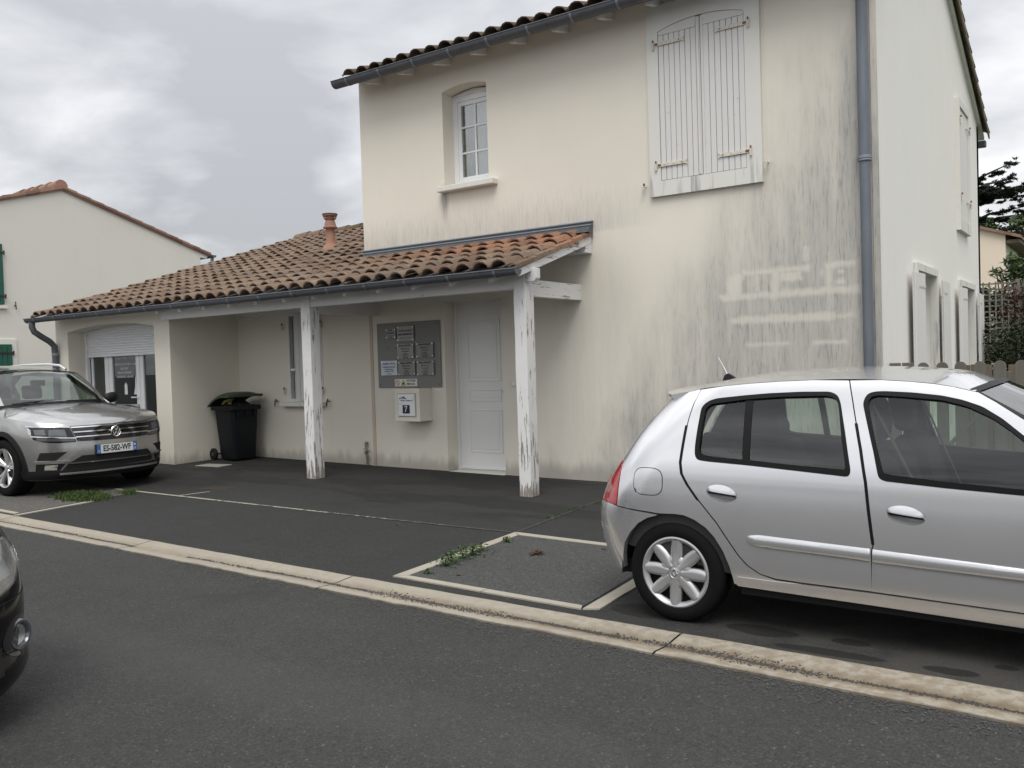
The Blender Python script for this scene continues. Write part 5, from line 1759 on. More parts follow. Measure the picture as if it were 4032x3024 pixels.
# ------------------------------------------------ wheels
def make_wheel(name, parent, x, y, R_, rim_r, width, side, style):
    """side -1: outer face towards -y"""
    w = bpy.data.objects.new(name, None); COL.objects.link(w); w.parent = parent; w.location = (x, y, R_)
    w.rotation_euler = (0, random.uniform(0, 6), 0) if style != "petal" else (0, R(3), 0)
    s = side
    hw = width / 2
    mb = MB()
    mb.lathe([(rim_r - .005, s * hw * .86), (rim_r + .012, s * hw * .97), (rim_r + .03, s * hw * 1.02), (R_ - .045, s * hw * 1.02), (R_ - .02, s * hw * .95), (R_ - .006, s * hw * .80), (R_, s * hw * .6), (R_, -s * hw * .6), (R_ - .02, -s * hw * .95), (rim_r, -s * hw * .86)], (0, 0, 0), (0, 1, 0), 56)
    tyre = mb.build("tyre", M_tyre, w, smooth=True)
    mb = MB()
    for k in range(4):
        yy = -hw * .5 + hw * k / 3
        mb.lathe([(R_ + .0005, yy - .003), (R_ - .004, yy), (R_ + .0005, yy + .003)], (0, 0, 0), (0, 1, 0), 40)
    mb.build("tread_groove", M_under, tyre, smooth=True)
    mb = MB(); mb.lathe([(0, s * hw * .30), (rim_r * .5, s * hw * .36), (rim_r - .02, s * hw * .30), (rim_r - .004, s * hw * .55), (rim_r - .002, s * hw * .9)], (0, 0, 0), (0, 1, 0), 48)
    mb.build("rim_dish", M_gloss if style != "petal" else M_under, w, smooth=True)
    yo = s * hw * .92
    if style == "petal":
        mb = MB(); mb.lathe([(rim_r - .026, s * hw * .70), (rim_r - .016, s * hw * .92), (rim_r - .004, s * hw * 1.0), (rim_r + .004, s * hw * .96), (rim_r + .006, s * hw * .85)], (0, 0, 0), (0, 1, 0), 56)
        mb.build("cover_ring", M_cover, w, smooth=True)
        for k in range(8):
            a = k * math.pi / 4
            mb = MB()
            def pet(u, v):
                r = .036 + (rim_r - .013 - .036) * u
                ww = .026 + .007 * math.sin(u * math.pi) + .003 * u
                t = (v - .5) * 2
                h = hw * (.95 - .03 * u) + .006 * (1 - t * t) - .012 * (abs(t) ** 4) - (.005 * math.sin(u * math.pi) * (1 - abs(t)))
                lx, lz = r, t * ww
                return (lx * math.cos(a) - lz * math.sin(a), s * h, lx * math.sin(a) + lz * math.cos(a))
            mb.grid(pet, 14, 8)
            q0 = [pet(i / 14, 0) for i in range(15)]; q1 = [pet(i / 14, 1) for i in range(15)]
            for qq in (q0, q1):
                mb.add(qq + [(p[0], p[1] - s * .022, p[2]) for p in qq], [(i, i + 1, 16 + i, 15 + i) for i in range(14)])
            mb.build("spoke", M_cover, w, smooth=True, fix=False, angle=60)
        mb = MB(); mb.lathe([(.030, s * hw * .95), (.060, s * hw * .965), (.082, s * hw * .93), (.092, s * hw * .84), (.094, s * hw * .6)], (0, 0, 0), (0, 1, 0), 40); mb.build("cover_centre", M_cover, w, smooth=True)
        mb = MB(); mb.lathe([(.0, s * hw * .98), (.026, s * hw * .98), (.030, s * hw * .95), (.033, s * hw * .99), (.040, s * hw * .97), (.044, s * hw * .86)], (0, 0, 0), (0, 1, 0), 28)
        hub = mb.build("hub", M_cover, w, smooth=True)
        mb = MB()
        yy = s * hw * 1.0
        for (q1, q2) in (((0, .021), (.014, 0)), ((.014, 0), (0, -.021)), ((0, -.021), (-.014, 0)), ((-.014, 0), (0, .021))):
            mb.bar((q1[0], yy, q1[1]), (q2[0], yy, q2[1]), .005, .007, up=(0, 1, 0))
        mb.build("diamond_badge", M_chrome, hub, bevel=.001, seg=1)
        for k in range(8):
            a = (k + .5) * math.pi / 4
            mb = MB(); mb.lathe([(.0, s * hw * .40), (.013, s * hw * .38)], (math.cos(a) * .125, 0, math.sin(a) * .125), (0, 1, 0), 10)
            mb.build("vent_hole", M_under, w)
    else:
        mb = MB(); mb.lathe([(rim_r - .02, s * hw * .6), (rim_r - .012, s * hw * .95), (rim_r, s * hw * .99), (rim_r + .004, s * hw * .9)], (0, 0, 0), (0, 1, 0), 56)
        mb.build("rim_lip", M_alloy, w, smooth=True)
        for k in range(5):
            for dl in (-.16, .16):
                a = k * 2 * math.pi / 5 + dl
                mb = MB()
                def spk(u, v):
                    r = .03 + (rim_r - .035) * u
                    ww = .020 + .010 * u + .010 * (1 - u) * 0
                    t = (v - .5) * 2
                    aa = a - dl * (1 - u) * .6
                    h = hw * (.62 + .28 * u) + .006 * (1 - abs(t)) - (.014 if abs(t) > .9 else 0)
                    return (r * math.cos(aa) - t * ww * math.sin(aa), s * h, r * math.sin(aa) + t * ww * math.cos(aa))
                mb.grid(spk, 6, 4)
                for v in (0, 1):
                    qq = [spk(i / 6, v) for i in range(7)]
                    mb.add(qq + [(p[0], p[1] - s * .03, p[2]) for p in qq], [(i, i + 1, 8 + i, 7 + i) for i in range(6)])
                mb.build("spoke", M_alloy, w, smooth=False, fix=False)
        mb = MB(); mb.lathe([(.0, s * hw * .72), (.03, s * hw * .70), (.036, s * hw * .5)], (0, 0, 0), (0, 1, 0), 24); mb.build("hub", M_alloy, w, smooth=True)
    return w


# ------------------------------------------------ silver hatchback
POST = shear
CLZ = -.017
clio = thing("hatchback_car", "silver five-door hatchback with petal hubcaps parked beside the channel", "car", (-2.058, 5.31, CLZ), 0.0)
CKZ = [0.10, .20, .30, .45, .60, .75, .87, .95, 1.1, 1.22, 1.31, 1.40]
CKW = [.745, .785, .805, .817, .82, .815, .803, .782, .728, .675, .625, .55]
CRZ = [.1, .27, .40, .56, .70, .89, 1.05, 1.15, 1.24, 1.4]
CRX = [-.44, -.50, -.535, -.555, -.515, -.40, -.30, -.22, -.14, 0.]
CFX = [3.05, 3.12, 3.15, 3.15, 3.08, 2.95, 2.9, 2.9, 2.9, 2.9]


def c_half(x, z):
    w = hermite(z, CKZ, CKW)
    x0 = hermite(z, CRZ, CRX); r = .34
    t = min(max((x0 + r - x) / r, 0), 1)
    w -= .25 * (1 - math.sqrt(max(0, 1 - t ** 2.2)))
    xf = hermite(z, CRZ, CFX); rf = .75
    t = min(max((x - (xf - rf)) / rf, 0), 1)
    w -= .38 * (1 - math.sqrt(max(0, 1 - t ** 2.4)))
    return w


def c_side(sgn):
    return lambda x, z, off: (x, sgn * (c_half(x, z) + off), z)


ROOF = [(-.20, 1.225), (-.10, 1.245), (0.004, 1.264), (.103, 1.286), (.25, 1.303), (.382, 1.314), (.546, 1.323), (.72, 1.328), (.903, 1.329), (1.06, 1.324), (1.189, 1.315), (1.30, 1.303), (1.383, 1.289), (1.489, 1.263)]
REAR_SEAM = [(.108, 1.28), (.10, 1.25), (.084, 1.212), (.072, 1.15), (.064, 1.09), (.057, .99), (.05, .89), (.06, .83), (.093, .773), (.156, .691), (.254, .579), (.312, .496), (.369, .416), (.414, .369), (.481, .330), (.561, .314), (.706, .311), (.87, .311), (1.03, .311)]
MID_SEAM = [(1.03, .311), (1.04, .51), (1.047, .542), (1.031, .685), (1.016, .838), (.988, .989), (.958, 1.115), (.929, 1.234), (.905, 1.322)]
RWIN = rnd([(.134, 1.19), (.168, 1.222), (.214, 1.236), (.372, 1.252), (.501, 1.262), (.672, 1.269), (.816, 1.269), (.856, 1.252), (.875, 1.213), (.909, 1.068), (.946, .885), (.935, .859), (.662, .877), (.421, .892), (.202, .902), (.143, .908), (.127, .935), (.124, .98), (.127, 1.073)], .02, 3)
RGL = rnd([(.158, 1.18), (.185, 1.205), (.378, 1.230), (.56, 1.243), (.802, 1.249), (.846, 1.238), (.866, 1.203), (.891, 1.053), (.923, .890), (.662, .902), (.429, .917), (.216, .928), (.165, .935), (.149, .96), (.152, 1.071)], .02, 3)
FWIN = rnd([(.981, 1.215), (.997, 1.256), (1.03, 1.268), (1.076, 1.270), (1.205, 1.263), (1.339, 1.248), (1.426, 1.229), (1.512, 1.199), (1.596, 1.146), (1.704, 1.056), (1.87, .895), (1.885, .815), (1.709, .816), (1.363, .831), (1.101, .848), (1.075, .862), (1.048, .98)], .02, 3)
FGL = rnd([(1.004, 1.21), (1.014, 1.24), (1.045, 1.2505), (1.162, 1.243), (1.341, 1.227), (1.45, 1.199), (1.555, 1.148), (1.638, 1.089), (1.71, 1.025), (1.80, .935), (1.80, .842), (1.709, .841), (1.363, .858), (1.104, .880), (1.092, .89), (1.065, .981)], .02, 3)
WARCH = [(-.329, .262), (-.318, .342), (-.299, .416), (-.257, .483), (-.205, .538), (-.149, .573), (-.073, .598), (0., .606), (.066, .604), (.129, .584), (.191, .548), (.239, .501), (.285, .430), (.317, .352), (.333, .284), (.338, .255)]
FARCH = [(2.40 + .345 * math.cos(R(a)), .262 + .345 * math.sin(R(a))) for a in range(0, 181, 15)]      # front edge .. rear edge
APIL = [(1.489, 1.263), (1.568, 1.216), (1.701, 1.128), (1.86, 1.005), (2.02, .885)]


def shift(poly, dx, dz): return [(p[0] + dx, p[1] + dz) for p in poly]


G = .003   # half a panel gap
rd = [(p[0] + (G if i > 1 else .0), p[1] + G * .6) for i, p in enumerate(REAR_SEAM)] + [(p[0] - G, p[1]) for p in MID_SEAM[1:]]
rd_top = [p for p in ROOF if .12 < p[0] < .9]
rear_door = rd + list(reversed([(p[0], p[1] - .002) for p in rd_top]))
fd_top = [p for p in ROOF if p[0] > .92]
front_door = [(p[0] + G, p[1]) for p in reversed(MID_SEAM)] + [(1.036, .312), (1.4, .306), (1.93, .298), (1.955, .40), (1.955, .80), (1.90, .825), (1.93, .862)] 
front_door += list(reversed(APIL[:-1])) + list(reversed([(p[0], p[1] - .002) for p in fd_top]))
# (door outline starts at the top of the centre seam, runs down, forward, up the pillar and back along the roof)
TAIL = [(-.356, .873), (-.366, .873), (-.40, .86), (-.50, .80), (-.53, .74), (-.54, .70), (-.545, .645), (-.48, .637), (-.357, .628), (-.353, .672), (-.352, .743), (-.353, .813)]
TAIL = [(max(p[0], hermite(p[1], CRZ, CRX) + .008), p[1]) for p in TAIL]
quarter = [(.70, .303), (.561, .306)] + [(p[0] - G * 1.2, p[1] - G) for p in reversed(REAR_SEAM[:15])]
qt = [(.10, 1.284), (.004, 1.262), (-.10, 1.243)]
qr = [(hermite(z, CRZ, CRX) + .012, z) for z in (1.235, 1.18, 1.12, 1.05, .97, .90)]
quarter += qt + qr + [(-.366, .877), (-.352, .876), (-.348, .813), (-.347, .743), (-.348, .672), (-.352, .624), (-.078, .603)]
quarter += [(p[0], p[1] + .001) for p in WARCH[7:]] + [(.345, .26)]
quarter += [(.70, .297)] if False else []
bumper = [(-.325, .617), (-.085, .594)] + [(p[0] - .002, p[1]) for p in reversed(WARCH[:6])]
bumper += [(-.34, .255), (-.44, .225)] + [(hermite(z, CRZ, CRX) + .006, z) for z in (.24, .30, .38, .46, .54, .60)] + [(-.50, .632)]
sill = [(.345, .262), (.36, .30), (.561, .300), (.706, .303), (1.03, .303), (1.4, .298), (1.95, .290), (2.03, .262), (2.03, .225), (1.698, .232), (1.026, .243), (.70, .246), (.36, .25)]
fender = [(1.962, .40), (1.962, .80), (1.91, .83), (1.935, .86), (2.02, .872), (2.3, .853), (2.6, .815), (2.80, .76), (2.93, .70), (2.94, .55), (2.80, .52)]
fender += [(p[0], p[1]) for p in FARCH[3:-1]] + [(2.052, .28), (2.04, .25), (1.965, .295)]
fbump = [(2.80, .515), (2.93, .545), (3.04, .55), (3.10, .45), (3.10, .32), (3.03, .22), (2.78, .20), (2.748, .27)] + FARCH[1:3]

def hel(cx, cz, rx, rz_, k=1.0, n=36):
    return [(cx + rx * k * math.cos(t), cz + rz_ * k * math.sin(t) - .10 * rx * k * math.cos(t)) for t in [2 * math.pi * i / n for i in range(n)]]


for sg in (-1, 1):
    S = c_side(sg)
    qp = surf_panel("quarter_panel", quarter, [], S, M_silver, clio, step=.04)
    rdp = surf_panel("rear_door", rear_door, [RWIN, hel(.285, .738, .086, .046)], S, M_silver, clio, step=.04)
    fdp = surf_panel("front_door", front_door, [FWIN, hel(1.197, .694, .087, .045)], S, M_silver, clio, step=.04)
    bp = surf_panel("rear_bumper", bumper, [], S, M_silver, clio, step=.035, off=.008, thick=.03)
    surf_panel("sill", sill, [], S, M_silver, clio, step=.05, off=.004)
    surf_panel("front_wing", fender, [], S, M_silver, clio, step=.05)
    surf_panel("front_bumper", fbump, [], S, M_silver, clio, step=.05, off=.006)
    # dark joint strips lying under the panel gaps and behind the panels
    surf_panel("door_seal", dens(REAR_SEAM[5:12], .03) if False else [(p[0] - .012, p[1]) for p in REAR_SEAM[4:10]] + [(p[0] + .004, p[1]) for p in reversed(REAR_SEAM[4:10])], [], S, M_rub, rdp, off=.001, thick=.01, step=.04)
    surf_panel("door_seal", [(p[0] - .008, p[1]) for p in MID_SEAM[2:7]] + [(p[0] + .007, p[1]) for p in reversed(MID_SEAM[2:7])], [], S, M_rub, fdp, off=.0012, thick=.01, step=.04)
    surf_panel("inner_shell", [(-.44, .45), (-.3, .40), (.33, .30), (1.95, .30), (1.95, .86), (1.55, 1.21), (1.3, 1.29), (.9, 1.318), (.3, 1.295), (.06, 1.26), (-.11, 1.22), (-.16, 1.12), (-.27, .98), (-.37, .85), (-.46, .70), (-.49, .6)], [shift(RWIN, 0, 0), shift(FWIN, 0, 0)], S, M_trim_in, clio, off=-.030, thick=.006, step=.06)
    # windows
    surf_panel("window_seal", RWIN, [RGL], S, M_rub, rdp, off=.003, thick=.03, step=.03)
    surf_panel("window_seal", FWIN, [FGL], S, M_rub, fdp, off=.003, thick=.03, step=.03)
    surf_panel("window_glass", RGL, [], S, M_cglass, rdp, off=-.012, rim=False, step=.06)
    surf_panel("window_glass", FGL, [], S, M_cglass, fdp, off=-.012, rim=False, step=.06)
    surf_panel("window_divider", [(.376, 1.236), (.416, 1.240), (.430, .912), (.392, .915)], [], S, M_rub, rdp, off=-.006, thick=.012, step=.04)
    # tail lamp
    tl = surf_panel("tail_lamp", TAIL, [], S, M_tail, clio, off=.004, thick=.03, step=.02)
    surf_panel("reversing_lens", [(-.505, .77), (-.44, .755), (-.40, .72), (-.43, .685), (-.53, .69), (-.535, .72)], [], S, M_tail_c, tl, off=.006, thick=.002, step=.015)
    # fuel flap on the near side
    if sg < 0:
        cap = [(-.147 + .088 * math.copysign(abs(math.cos(a)) ** .62, math.cos(a)), .777 + .074 * math.copysign(abs(math.sin(a)) ** .62, math.sin(a))) for a in [2 * math.pi * k / 36 for k in range(36)]]
        cap2 = [(-.147 + (p[0] + .147) * 1.045, .777 + (p[1] - .777) * 1.05) for p in cap]
        fl_ = surf_panel("fuel_flap", cap, [], S, M_silver, clio, off=.0022, thick=.003, step=.03)
        surf_panel("flap_gap", cap2, [cap], S, M_under, fl_, off=.0012, thick=.001, step=.03, rim=False)
        surf_panel("finger_notch", [(-.232, .735), (-.224, .735), (-.215, .712), (-.222, .712)], [], S, M_under, fl_, off=.003, rim=False, step=.02)
    # door handles: dished recess, half-moon grip
    for (door_, cx, cz, rx, rz_) in ((rdp, .285, .738, .086, .046), (fdp, 1.197, .694, .087, .045)):
        def bowl(a, b, off, cx=cx, cz=cz, rx=rx, rz_=rz_, sg=sg):
            d = ((a - cx) / rx) ** 2 + ((b - cz + .10 * (a - cx)) / rz_) ** 2
            return (a, sg * (c_half(a, b) - .030 * max(0, 1 - d) ** .6 + off), b)
        hb_ = surf_panel("handle_bowl", hel(cx, cz, rx, rz_, 1.0), [], bowl, M_silver, door_, rim=False, step=.010, eps=.002)
        up = [(cx + rx * .97 * math.cos(t), cz + rz_ * .94 * math.sin(t) - .10 * rx * math.cos(t) + .002) for t in [math.pi * k / 18 for k in range(19)]]
        def grip(a, b, off, cx=cx, cz=cz, rx=rx, rz_=rz_, sg=sg):
            v = min(1, max(0, (b - cz + .10 * (a - cx)) / rz_))
            return (a, sg * (c_half(a, b) + .011 * (1 - v ** 2) * max(0, 1 - ((a - cx) / rx) ** 4) + .001 + off), b)
        surf_panel("door_handle", up, [], grip, M_silver, door_, thick=.014, step=.012, eps=.002)
        surf_panel("handle_shadow", [(cx - rx * .93, cz + .10 * rx * .93 + .002), (cx + rx * .93, cz - .10 * rx * .93 + .002), (cx + rx * .86, cz - .10 * rx * .86 - .009), (cx - rx * .86, cz + .10 * rx * .86 - .009)], [], S, M_under, door_, off=-.003, rim=False, step=.02)  # dark strip painted in as the shadow below the grip
    # side mouldings
    def bulge(z0, z1, x0, x1, sl, sg=sg):
        def f(a, b, off):
            zc = (z0 + z1) / 2 + sl * (a - x0)
            t = (b - zc) / ((z1 - z0) / 2)
            e = min(1, max(0, (a - x0) / .05)) if x0 < .6 else 1
            return (a, sg * (c_half(a, b) + .002 + .010 * max(0, 1 - t * t) ** .5 * (.3 + .7 * e) + off), b)
        return f
    mr = rnd([(.412, .512), (.43, .527), (.48, .535), (1.034, .520), (1.032, .456), (.925, .461), (.524, .472), (.443, .486)], .012, 3)
    mf = [(1.045, .519), (1.90, .490), (1.93, .47), (1.90, .435), (1.044, .455)]
    surf_panel("side_moulding", mr, [], bulge(.472, .535, .412, 1.03, -.026), M_silver, rdp, step=.016, rim=True, thick=.01)
    surf_panel("side_moulding", mf, [], bulge(.453, .518, 1.04, 1.93, -.026), M_silver, fdp, step=.02, rim=True, thick=.01)
    # wheel-arch liner
    for cx in (0.0, 2.40):
        mb = MB()
        mb.grid(lambda u, v: (cx + .335 * math.cos(math.pi * u * 1.06 - .1), sg * (.79 - .30 * v), .262 + .345 * math.sin(math.pi * u * 1.06 - .1)), 20, 2)
        mb.build("arch_liner", M_under, clio, smooth=True, fix=False)
    # mirror
    mb = MB()
    mb.grid(lambda u, v: (1.90 + .06 * math.sin(math.pi * v) * math.cos(2 * math.pi * u) - .02, sg * (.82 + .18 * v), .93 + .065 * math.sin(math.pi * min(1, .15 + v * .85)) * math.sin(2 * math.pi * u)), 16, 10)
    mr_ = mb.build("mirror", M_silver, clio, smooth=True, fix=False)

# roof, front to back between the two drip lines
def roof_z(x):
    xs_, zs_ = zip(*ROOF); return hermite(x, xs_, zs_)
def roof_pt(x, y, off):
    ze = roof_z(x); ye = c_half(x, ze) - .002
    s = min(1, abs(y) / ye)
    return (x, y, ze + .052 * (1 - s ** 2.3) * min(1, .55 + (x + .2) * .8) * min(1, max(.45, (1.62 - x) / .25)) + off)
mb = MB()
mb.grid(lambda u, v: (lambda x: roof_pt(x, (2 * v - 1) * (c_half(x, roof_z(x)) - .002), 0))(-.10 + 1.58 * u), 40, 28)
croof = mb.build("roof", M_silver, clio, smooth=True, fix=False, angle=80)
mb = MB(); mb.grid(lambda u, v: (lambda x: roof_pt(x, (2 * v - 1) * (c_half(x, roof_z(x)) - .06), -.05))(-.06 + 1.5 * u), 20, 12); mb.build("headlining", M_head, clio, smooth=True, fix=False)
# rear spoiler lip
mb = MB()
def spo(u, v):
    y = (2 * v - 1) * .60
    sec = [(.05, 1.283), (-.05, 1.274), (-.135, 1.264), (-.200, 1.252), (-.203, 1.238), (-.17, 1.216), (-.10, 1.195), (.03, 1.19)]
    k = u * (len(sec) - 1); i = min(int(k), len(sec) - 2); t = k - i
    x = sec[i][0] + (sec[i + 1][0] - sec[i][0]) * t; z = sec[i][1] + (sec[i + 1][1] - sec[i][1]) * t
    return (x + .12 * (abs(y) / .60) ** 5, y * 1.015, z + .052 * (1 - (abs(y) / .62) ** 2.3) * .5)
mb.grid(spo, 21, 20)
for v_e in (0, 1):
    mb.add([spo(i / 21, v_e) for i in range(22)], [tuple(range(22))])
mb.build("spoiler", M_silver, clio, smooth=True, fix=False, angle=50)
# tailgate with a glazed opening
def hatch_pt(u, v):
    z = .42 + .82 * v; x0 = hermite(z, CRZ, CRX)
    w = c_half(x0, z); y = (2 * u - 1) * w
    return (x0 - .045 * (1 - (2 * u - 1) ** 2), y, z)
mb = MB(); mb.grid(hatch_pt, 24, 24, skip=lambda u, v: .12 < u < .88 and .62 < v < .96); hat = mb.build("tailgate", M_silver, clio, smooth=True, fix=False)
mb = MB(); mb.grid(lambda u, v: hatch_pt(.11 + .78 * u, .61 + .36 * v), 12, 8); mb.build("rear_window", M_cglass, hat, smooth=True, fix=False)
mb = MB()
mb.grid(lambda u, v: (hermite(.22 + .41 * v, CRZ, CRX) - .035 * (1 - (2 * u - 1) ** 2) - .01, (2 * u - 1) * (c_half(hermite(.22 + .41 * v, CRZ, CRX), .22 + .41 * v) + .012), .22 + .41 * v), 20, 8); mb.build("rear_bumper_centre", M_silver, clio, smooth=True, fix=False)
mb = MB(); mb.box((-.618, -.26, .50), (-.604, .26, .61)); mb.build("number_plate_panel", M_plate_w, clio)
# bonnet, windscreen, nose
def bon(u, v):
    x = 2.06 + (3.08 - 2.06) * u; ze = float(np.interp(x, [2.02, 2.3, 2.6, 2.8, 2.93, 3.1], [.872, .853, .815, .76, .70, .60])); w = c_half(x, ze)
    s = 2 * v - 1
    return (x, s * w, ze + .075 * (1 - abs(s) ** 2.4) * (1 - .55 * u))
mb = MB(); mb.grid(bon, 24, 20); mb.build("bonnet", M_silver, clio, smooth=True, fix=False)
mb = MB(); mb.grid(lambda u, v: (hermite(.22 + .42 * v, CRZ, CFX) + .05 * (1 - (2 * u - 1) ** 2), (2 * u - 1) * (c_half(hermite(.22 + .42 * v, CRZ, CFX), .22 + .42 * v)), .22 + .42 * v), 20, 8); mb.build("nose", M_silver, clio, smooth=True, fix=False)
for sg in (-1, 1):
    mb = MB(); mb.lathe([(.0, .03), (.06, .025), (.10, .0)], (3.0, sg * .52, .64), (1, sg * .25, .1), 20); mb.build("headlamp", M_lens, clio, smooth=True)
def ws(u, v):
    p0 = APIL[0]; p1 = (2.06, .878)
    x = p0[0] + (p1[0] - p0[0]) * u; z = p0[1] + (p1[1] - p0[1]) * u + .035 * math.sin(math.pi * u) * .6
    w = c_half(x, z) - .02
    s = 2 * v - 1
    return (x + .14 * (1 - s * s) * (.5 + .8 * u) - .03, s * w, z + .032 * (1 - s * s) + .004)
mb = MB(); mb.grid(lambda u, v: ws(.035 + .965 * u, .03 + .94 * v), 14, 16); mb.build("windscreen", M_wsglass, clio, smooth=True, fix=False)
mb = MB(); mb.grid(lambda u, v: (lambda p: (p[0], p[1], p[2] + .006))(ws(-.01 + .05 * u, .0 + 1.0 * v)), 3, 20)
mb.grid(lambda u, v: (lambda p: (p[0], p[1], p[2] + .004))(ws(u, .0 + .035 * v)), 14, 2)
mb.grid(lambda u, v: (lambda p: (p[0], p[1], p[2] + .004))(ws(u, .965 + .035 * v)), 14, 2)
mb.build("windscreen_seal", M_rub, clio, smooth=True, fix=False)
# aerial
mb = MB(); mb.prism([(.085, 0), (-.04, 0), (-.02, .045), (.0, .055)], -.018, .018, "xz"); me = mb.mesh("aerial_base"); me.transform(Matrix.Translation((.03, 0, roof_pt(.03, 0, 0)[2] - .006)))
ab = link("aerial_base", me, M_blk, croof)
zb = roof_pt(.03, 0, 0)[2]
mb = MB(); mb.tube([(.025, 0, zb + .035), (.005, 0, zb + .075), (-.035, 0, zb + .15)], [.006, .005, .003], 8); mb.build("aerial", M_chrome, ab, smooth=True)
# underbody
mb = MB(); mb.box((-.38, -.70, .22), (2.95, .70, .30)); mb.box((.36, -.76, .20), (2.02, .76, .25)); mb.build("floor_pan", M_under, clio)
for x in (0, 2.40):
    for sg in (-1, 1):
        make_wheel("wheel", clio, x, sg * .722, .279, .193, .172, sg, "petal")
# interior
def seat(x, y, w):
    s = bpy.data.objects.new("seat", None); COL.objects.link(s); s.parent = clio; s.location = (x, y, .30)
    mb = MB(); mb.box((-.25, -w / 2, .05), (.27, w / 2, .22)); mb.build("cushion", M_seat, s, bevel=.05, seg=3)
    mb = MB(); mb.prism([(-.18, .15), (-.34, .16), (-.47, .64), (-.44, .68), (-.36, .68), (-.30, .62)], -w / 2, w / 2, "xz"); mb.build("backrest", M_seat, s, bevel=.045, seg=3)
    mb = MB(); mb.prism([(-.40, .69), (-.48, .70), (-.52, .90), (-.47, .935), (-.41, .92), (-.385, .78)], -.13, .13, "xz"); mb.build("headrest", M_seat, s, bevel=.035, seg=3)
    mb = MB(); mb.tube([(-.42, -.05, .64), (-.44, -.05, .72)], .008, 6); mb.tube([(-.42, .05, .64), (-.44, .05, .72)], .008, 6); mb.build("headrest_stem", M_blk, s)
for y in (-.36, .36): seat(1.42, y, .46)
rs_ = bpy.data.objects.new("rear_bench", None); COL.objects.link(rs_); rs_.parent = clio; rs_.location = (.62, 0, .30)
mb = MB(); mb.box((-.20, -.62, .05), (.28, .62, .24)); mb.build("cushion", M_seat, rs_, bevel=.05, seg=3)
mb = MB(); mb.prism([(-.14, .16), (-.30, .16), (-.42, .60), (-.33, .62)], -.62, .62, "xz"); mb.build("backrest", M_seat, rs_, bevel=.04, seg=3)
for y in (-.36, .36):
    mb = MB(); mb.prism([(-.37, .60), (-.43, .61), (-.46, .76), (-.41, .78), (-.36, .72)], y - .13, y + .13, "xz"); mb.build("headrest", M_seat, rs_, bevel=.03, seg=3)
mb = MB(); mb.box((-.28, -.60, .82), (.20, .60, .845)); mb.build("parcel_shelf", M_trim_in, clio)
for sg in (-1, 1):
    mb = MB(); mb.prism([(-.47, .45), (.25, .45), (.25, .86), (.02, .93), (-.33, .94), (-.45, .72)], sg * .46, sg * .53, "xz"); mb.build("boot_trim", M_trim_in, clio)
mb = MB(); mb.prism([(1.92, .45), (2.10, .45), (2.14, .84), (2.02, .875), (1.86, .865), (1.80, .80), (1.84, .66)], -.68, .68, "xz"); mb.build("dashboard", M_trim_in, clio, bevel=.03)
mb = MB(); c = Vector((1.66, .36, .80)); ax = Vector((-.86, 0, .5)).normalized()
u_ = Vector((0, 1, 0)); v_ = ax.cross(u_)
mb.tube([c + (u_ * math.cos(t) + v_ * math.sin(t)) * .185 for t in [2 * math.pi * k / 32 for k in range(33)]], .014, 8, caps=False)
mb.bar(c - u_ * .18, c + u_ * .18, .03, .02); mb.bar(c, c - v_ * .18, .03, .02); mb.tube([c, c - ax * .25], .03, 10); mb.build("steering_wheel", M_trim_in, clio, smooth=False)
for y in (-.64, .64):
    mb = MB(); mb.bar((1.02, y * .97, 1.20), (1.30, y * .78, .56), .004, .045, up=(0, 1, 0)); mb.build("seat_belt", M_belt, clio)
    mb = MB(); mb.prism([(.93, 1.30), (1.0, 1.30), (1.07, .86), (.98, .86)], y - .015 * np.sign(y) - .01, y - .015 * np.sign(y) + .01, "xz") ; me = mb.mesh("pillar_trim")
    for v in me.vertices:
        v.co.y = np.sign(y) * (c_half(v.co.x, v.co.z) - .05 - (.02 if abs(v.co.y) < abs(y) - .012 else 0))
    link("pillar_trim", me, M_trim_in, clio)

POST = None
# waistline and sill fall slightly towards the nose
for ob in [c for c in clio.children_recursive if c.type == "MESH" and c not in PANELS and not any(a.name.startswith(("wheel", "seat.", "rear_bench")) or a.name == "seat" for a in (c, c.parent, c.parent.parent or c))]:
    for v in ob.data.vertices:
        v.co.z = shear(v.co.x, v.co.z)
    ob.data.update()

# ------------------------------------------------ cars seen from the front: one plan outline wraps the nose
def nose_surface(KZ, KW, FZ, FX, xs, n):
    def S(th, z, off):
        w = hermite(z, KZ, KW) + off; xf = hermite(z, FZ, FX) + off
        t = math.radians(th)
        s, c = math.sin(t), max(0.0, math.cos(t))
        return (xs + (xf - xs) * abs(c) ** (2 / n), w * math.copysign(abs(s) ** (2 / n), s), z)
    return S


def deg_panel(name, poly, S, m, parent, off=0.0, thick=.01, step=2.0, zs=.012, holes=(), rim=True):
    """poly in (degrees, z); scaled so that the triangulation is even"""
    k = zs / step
    pol = [(p[0] * k, p[1]) for p in poly]
    hol = [[(p[0] * k, p[1]) for p in h] for h in holes]
    return surf_panel(name, pol, hol, lambda a, b, o: S(a / k, b, o), m, parent, off=off, thick=thick, step=zs, rim=rim, eps=.0015)


def band(t0, t1, z0a, z1a, z0b, z1b, n=8):
    lo = [(t0 + (t1 - t0) * i / n, z0a + (z0b - z0a) * i / n) for i in range(n + 1)]
    hi = [(t0 + (t1 - t0) * i / n, z1a + (z1b - z1a) * i / n) for i in range(n + 1)]
    return lo + list(reversed(hi))


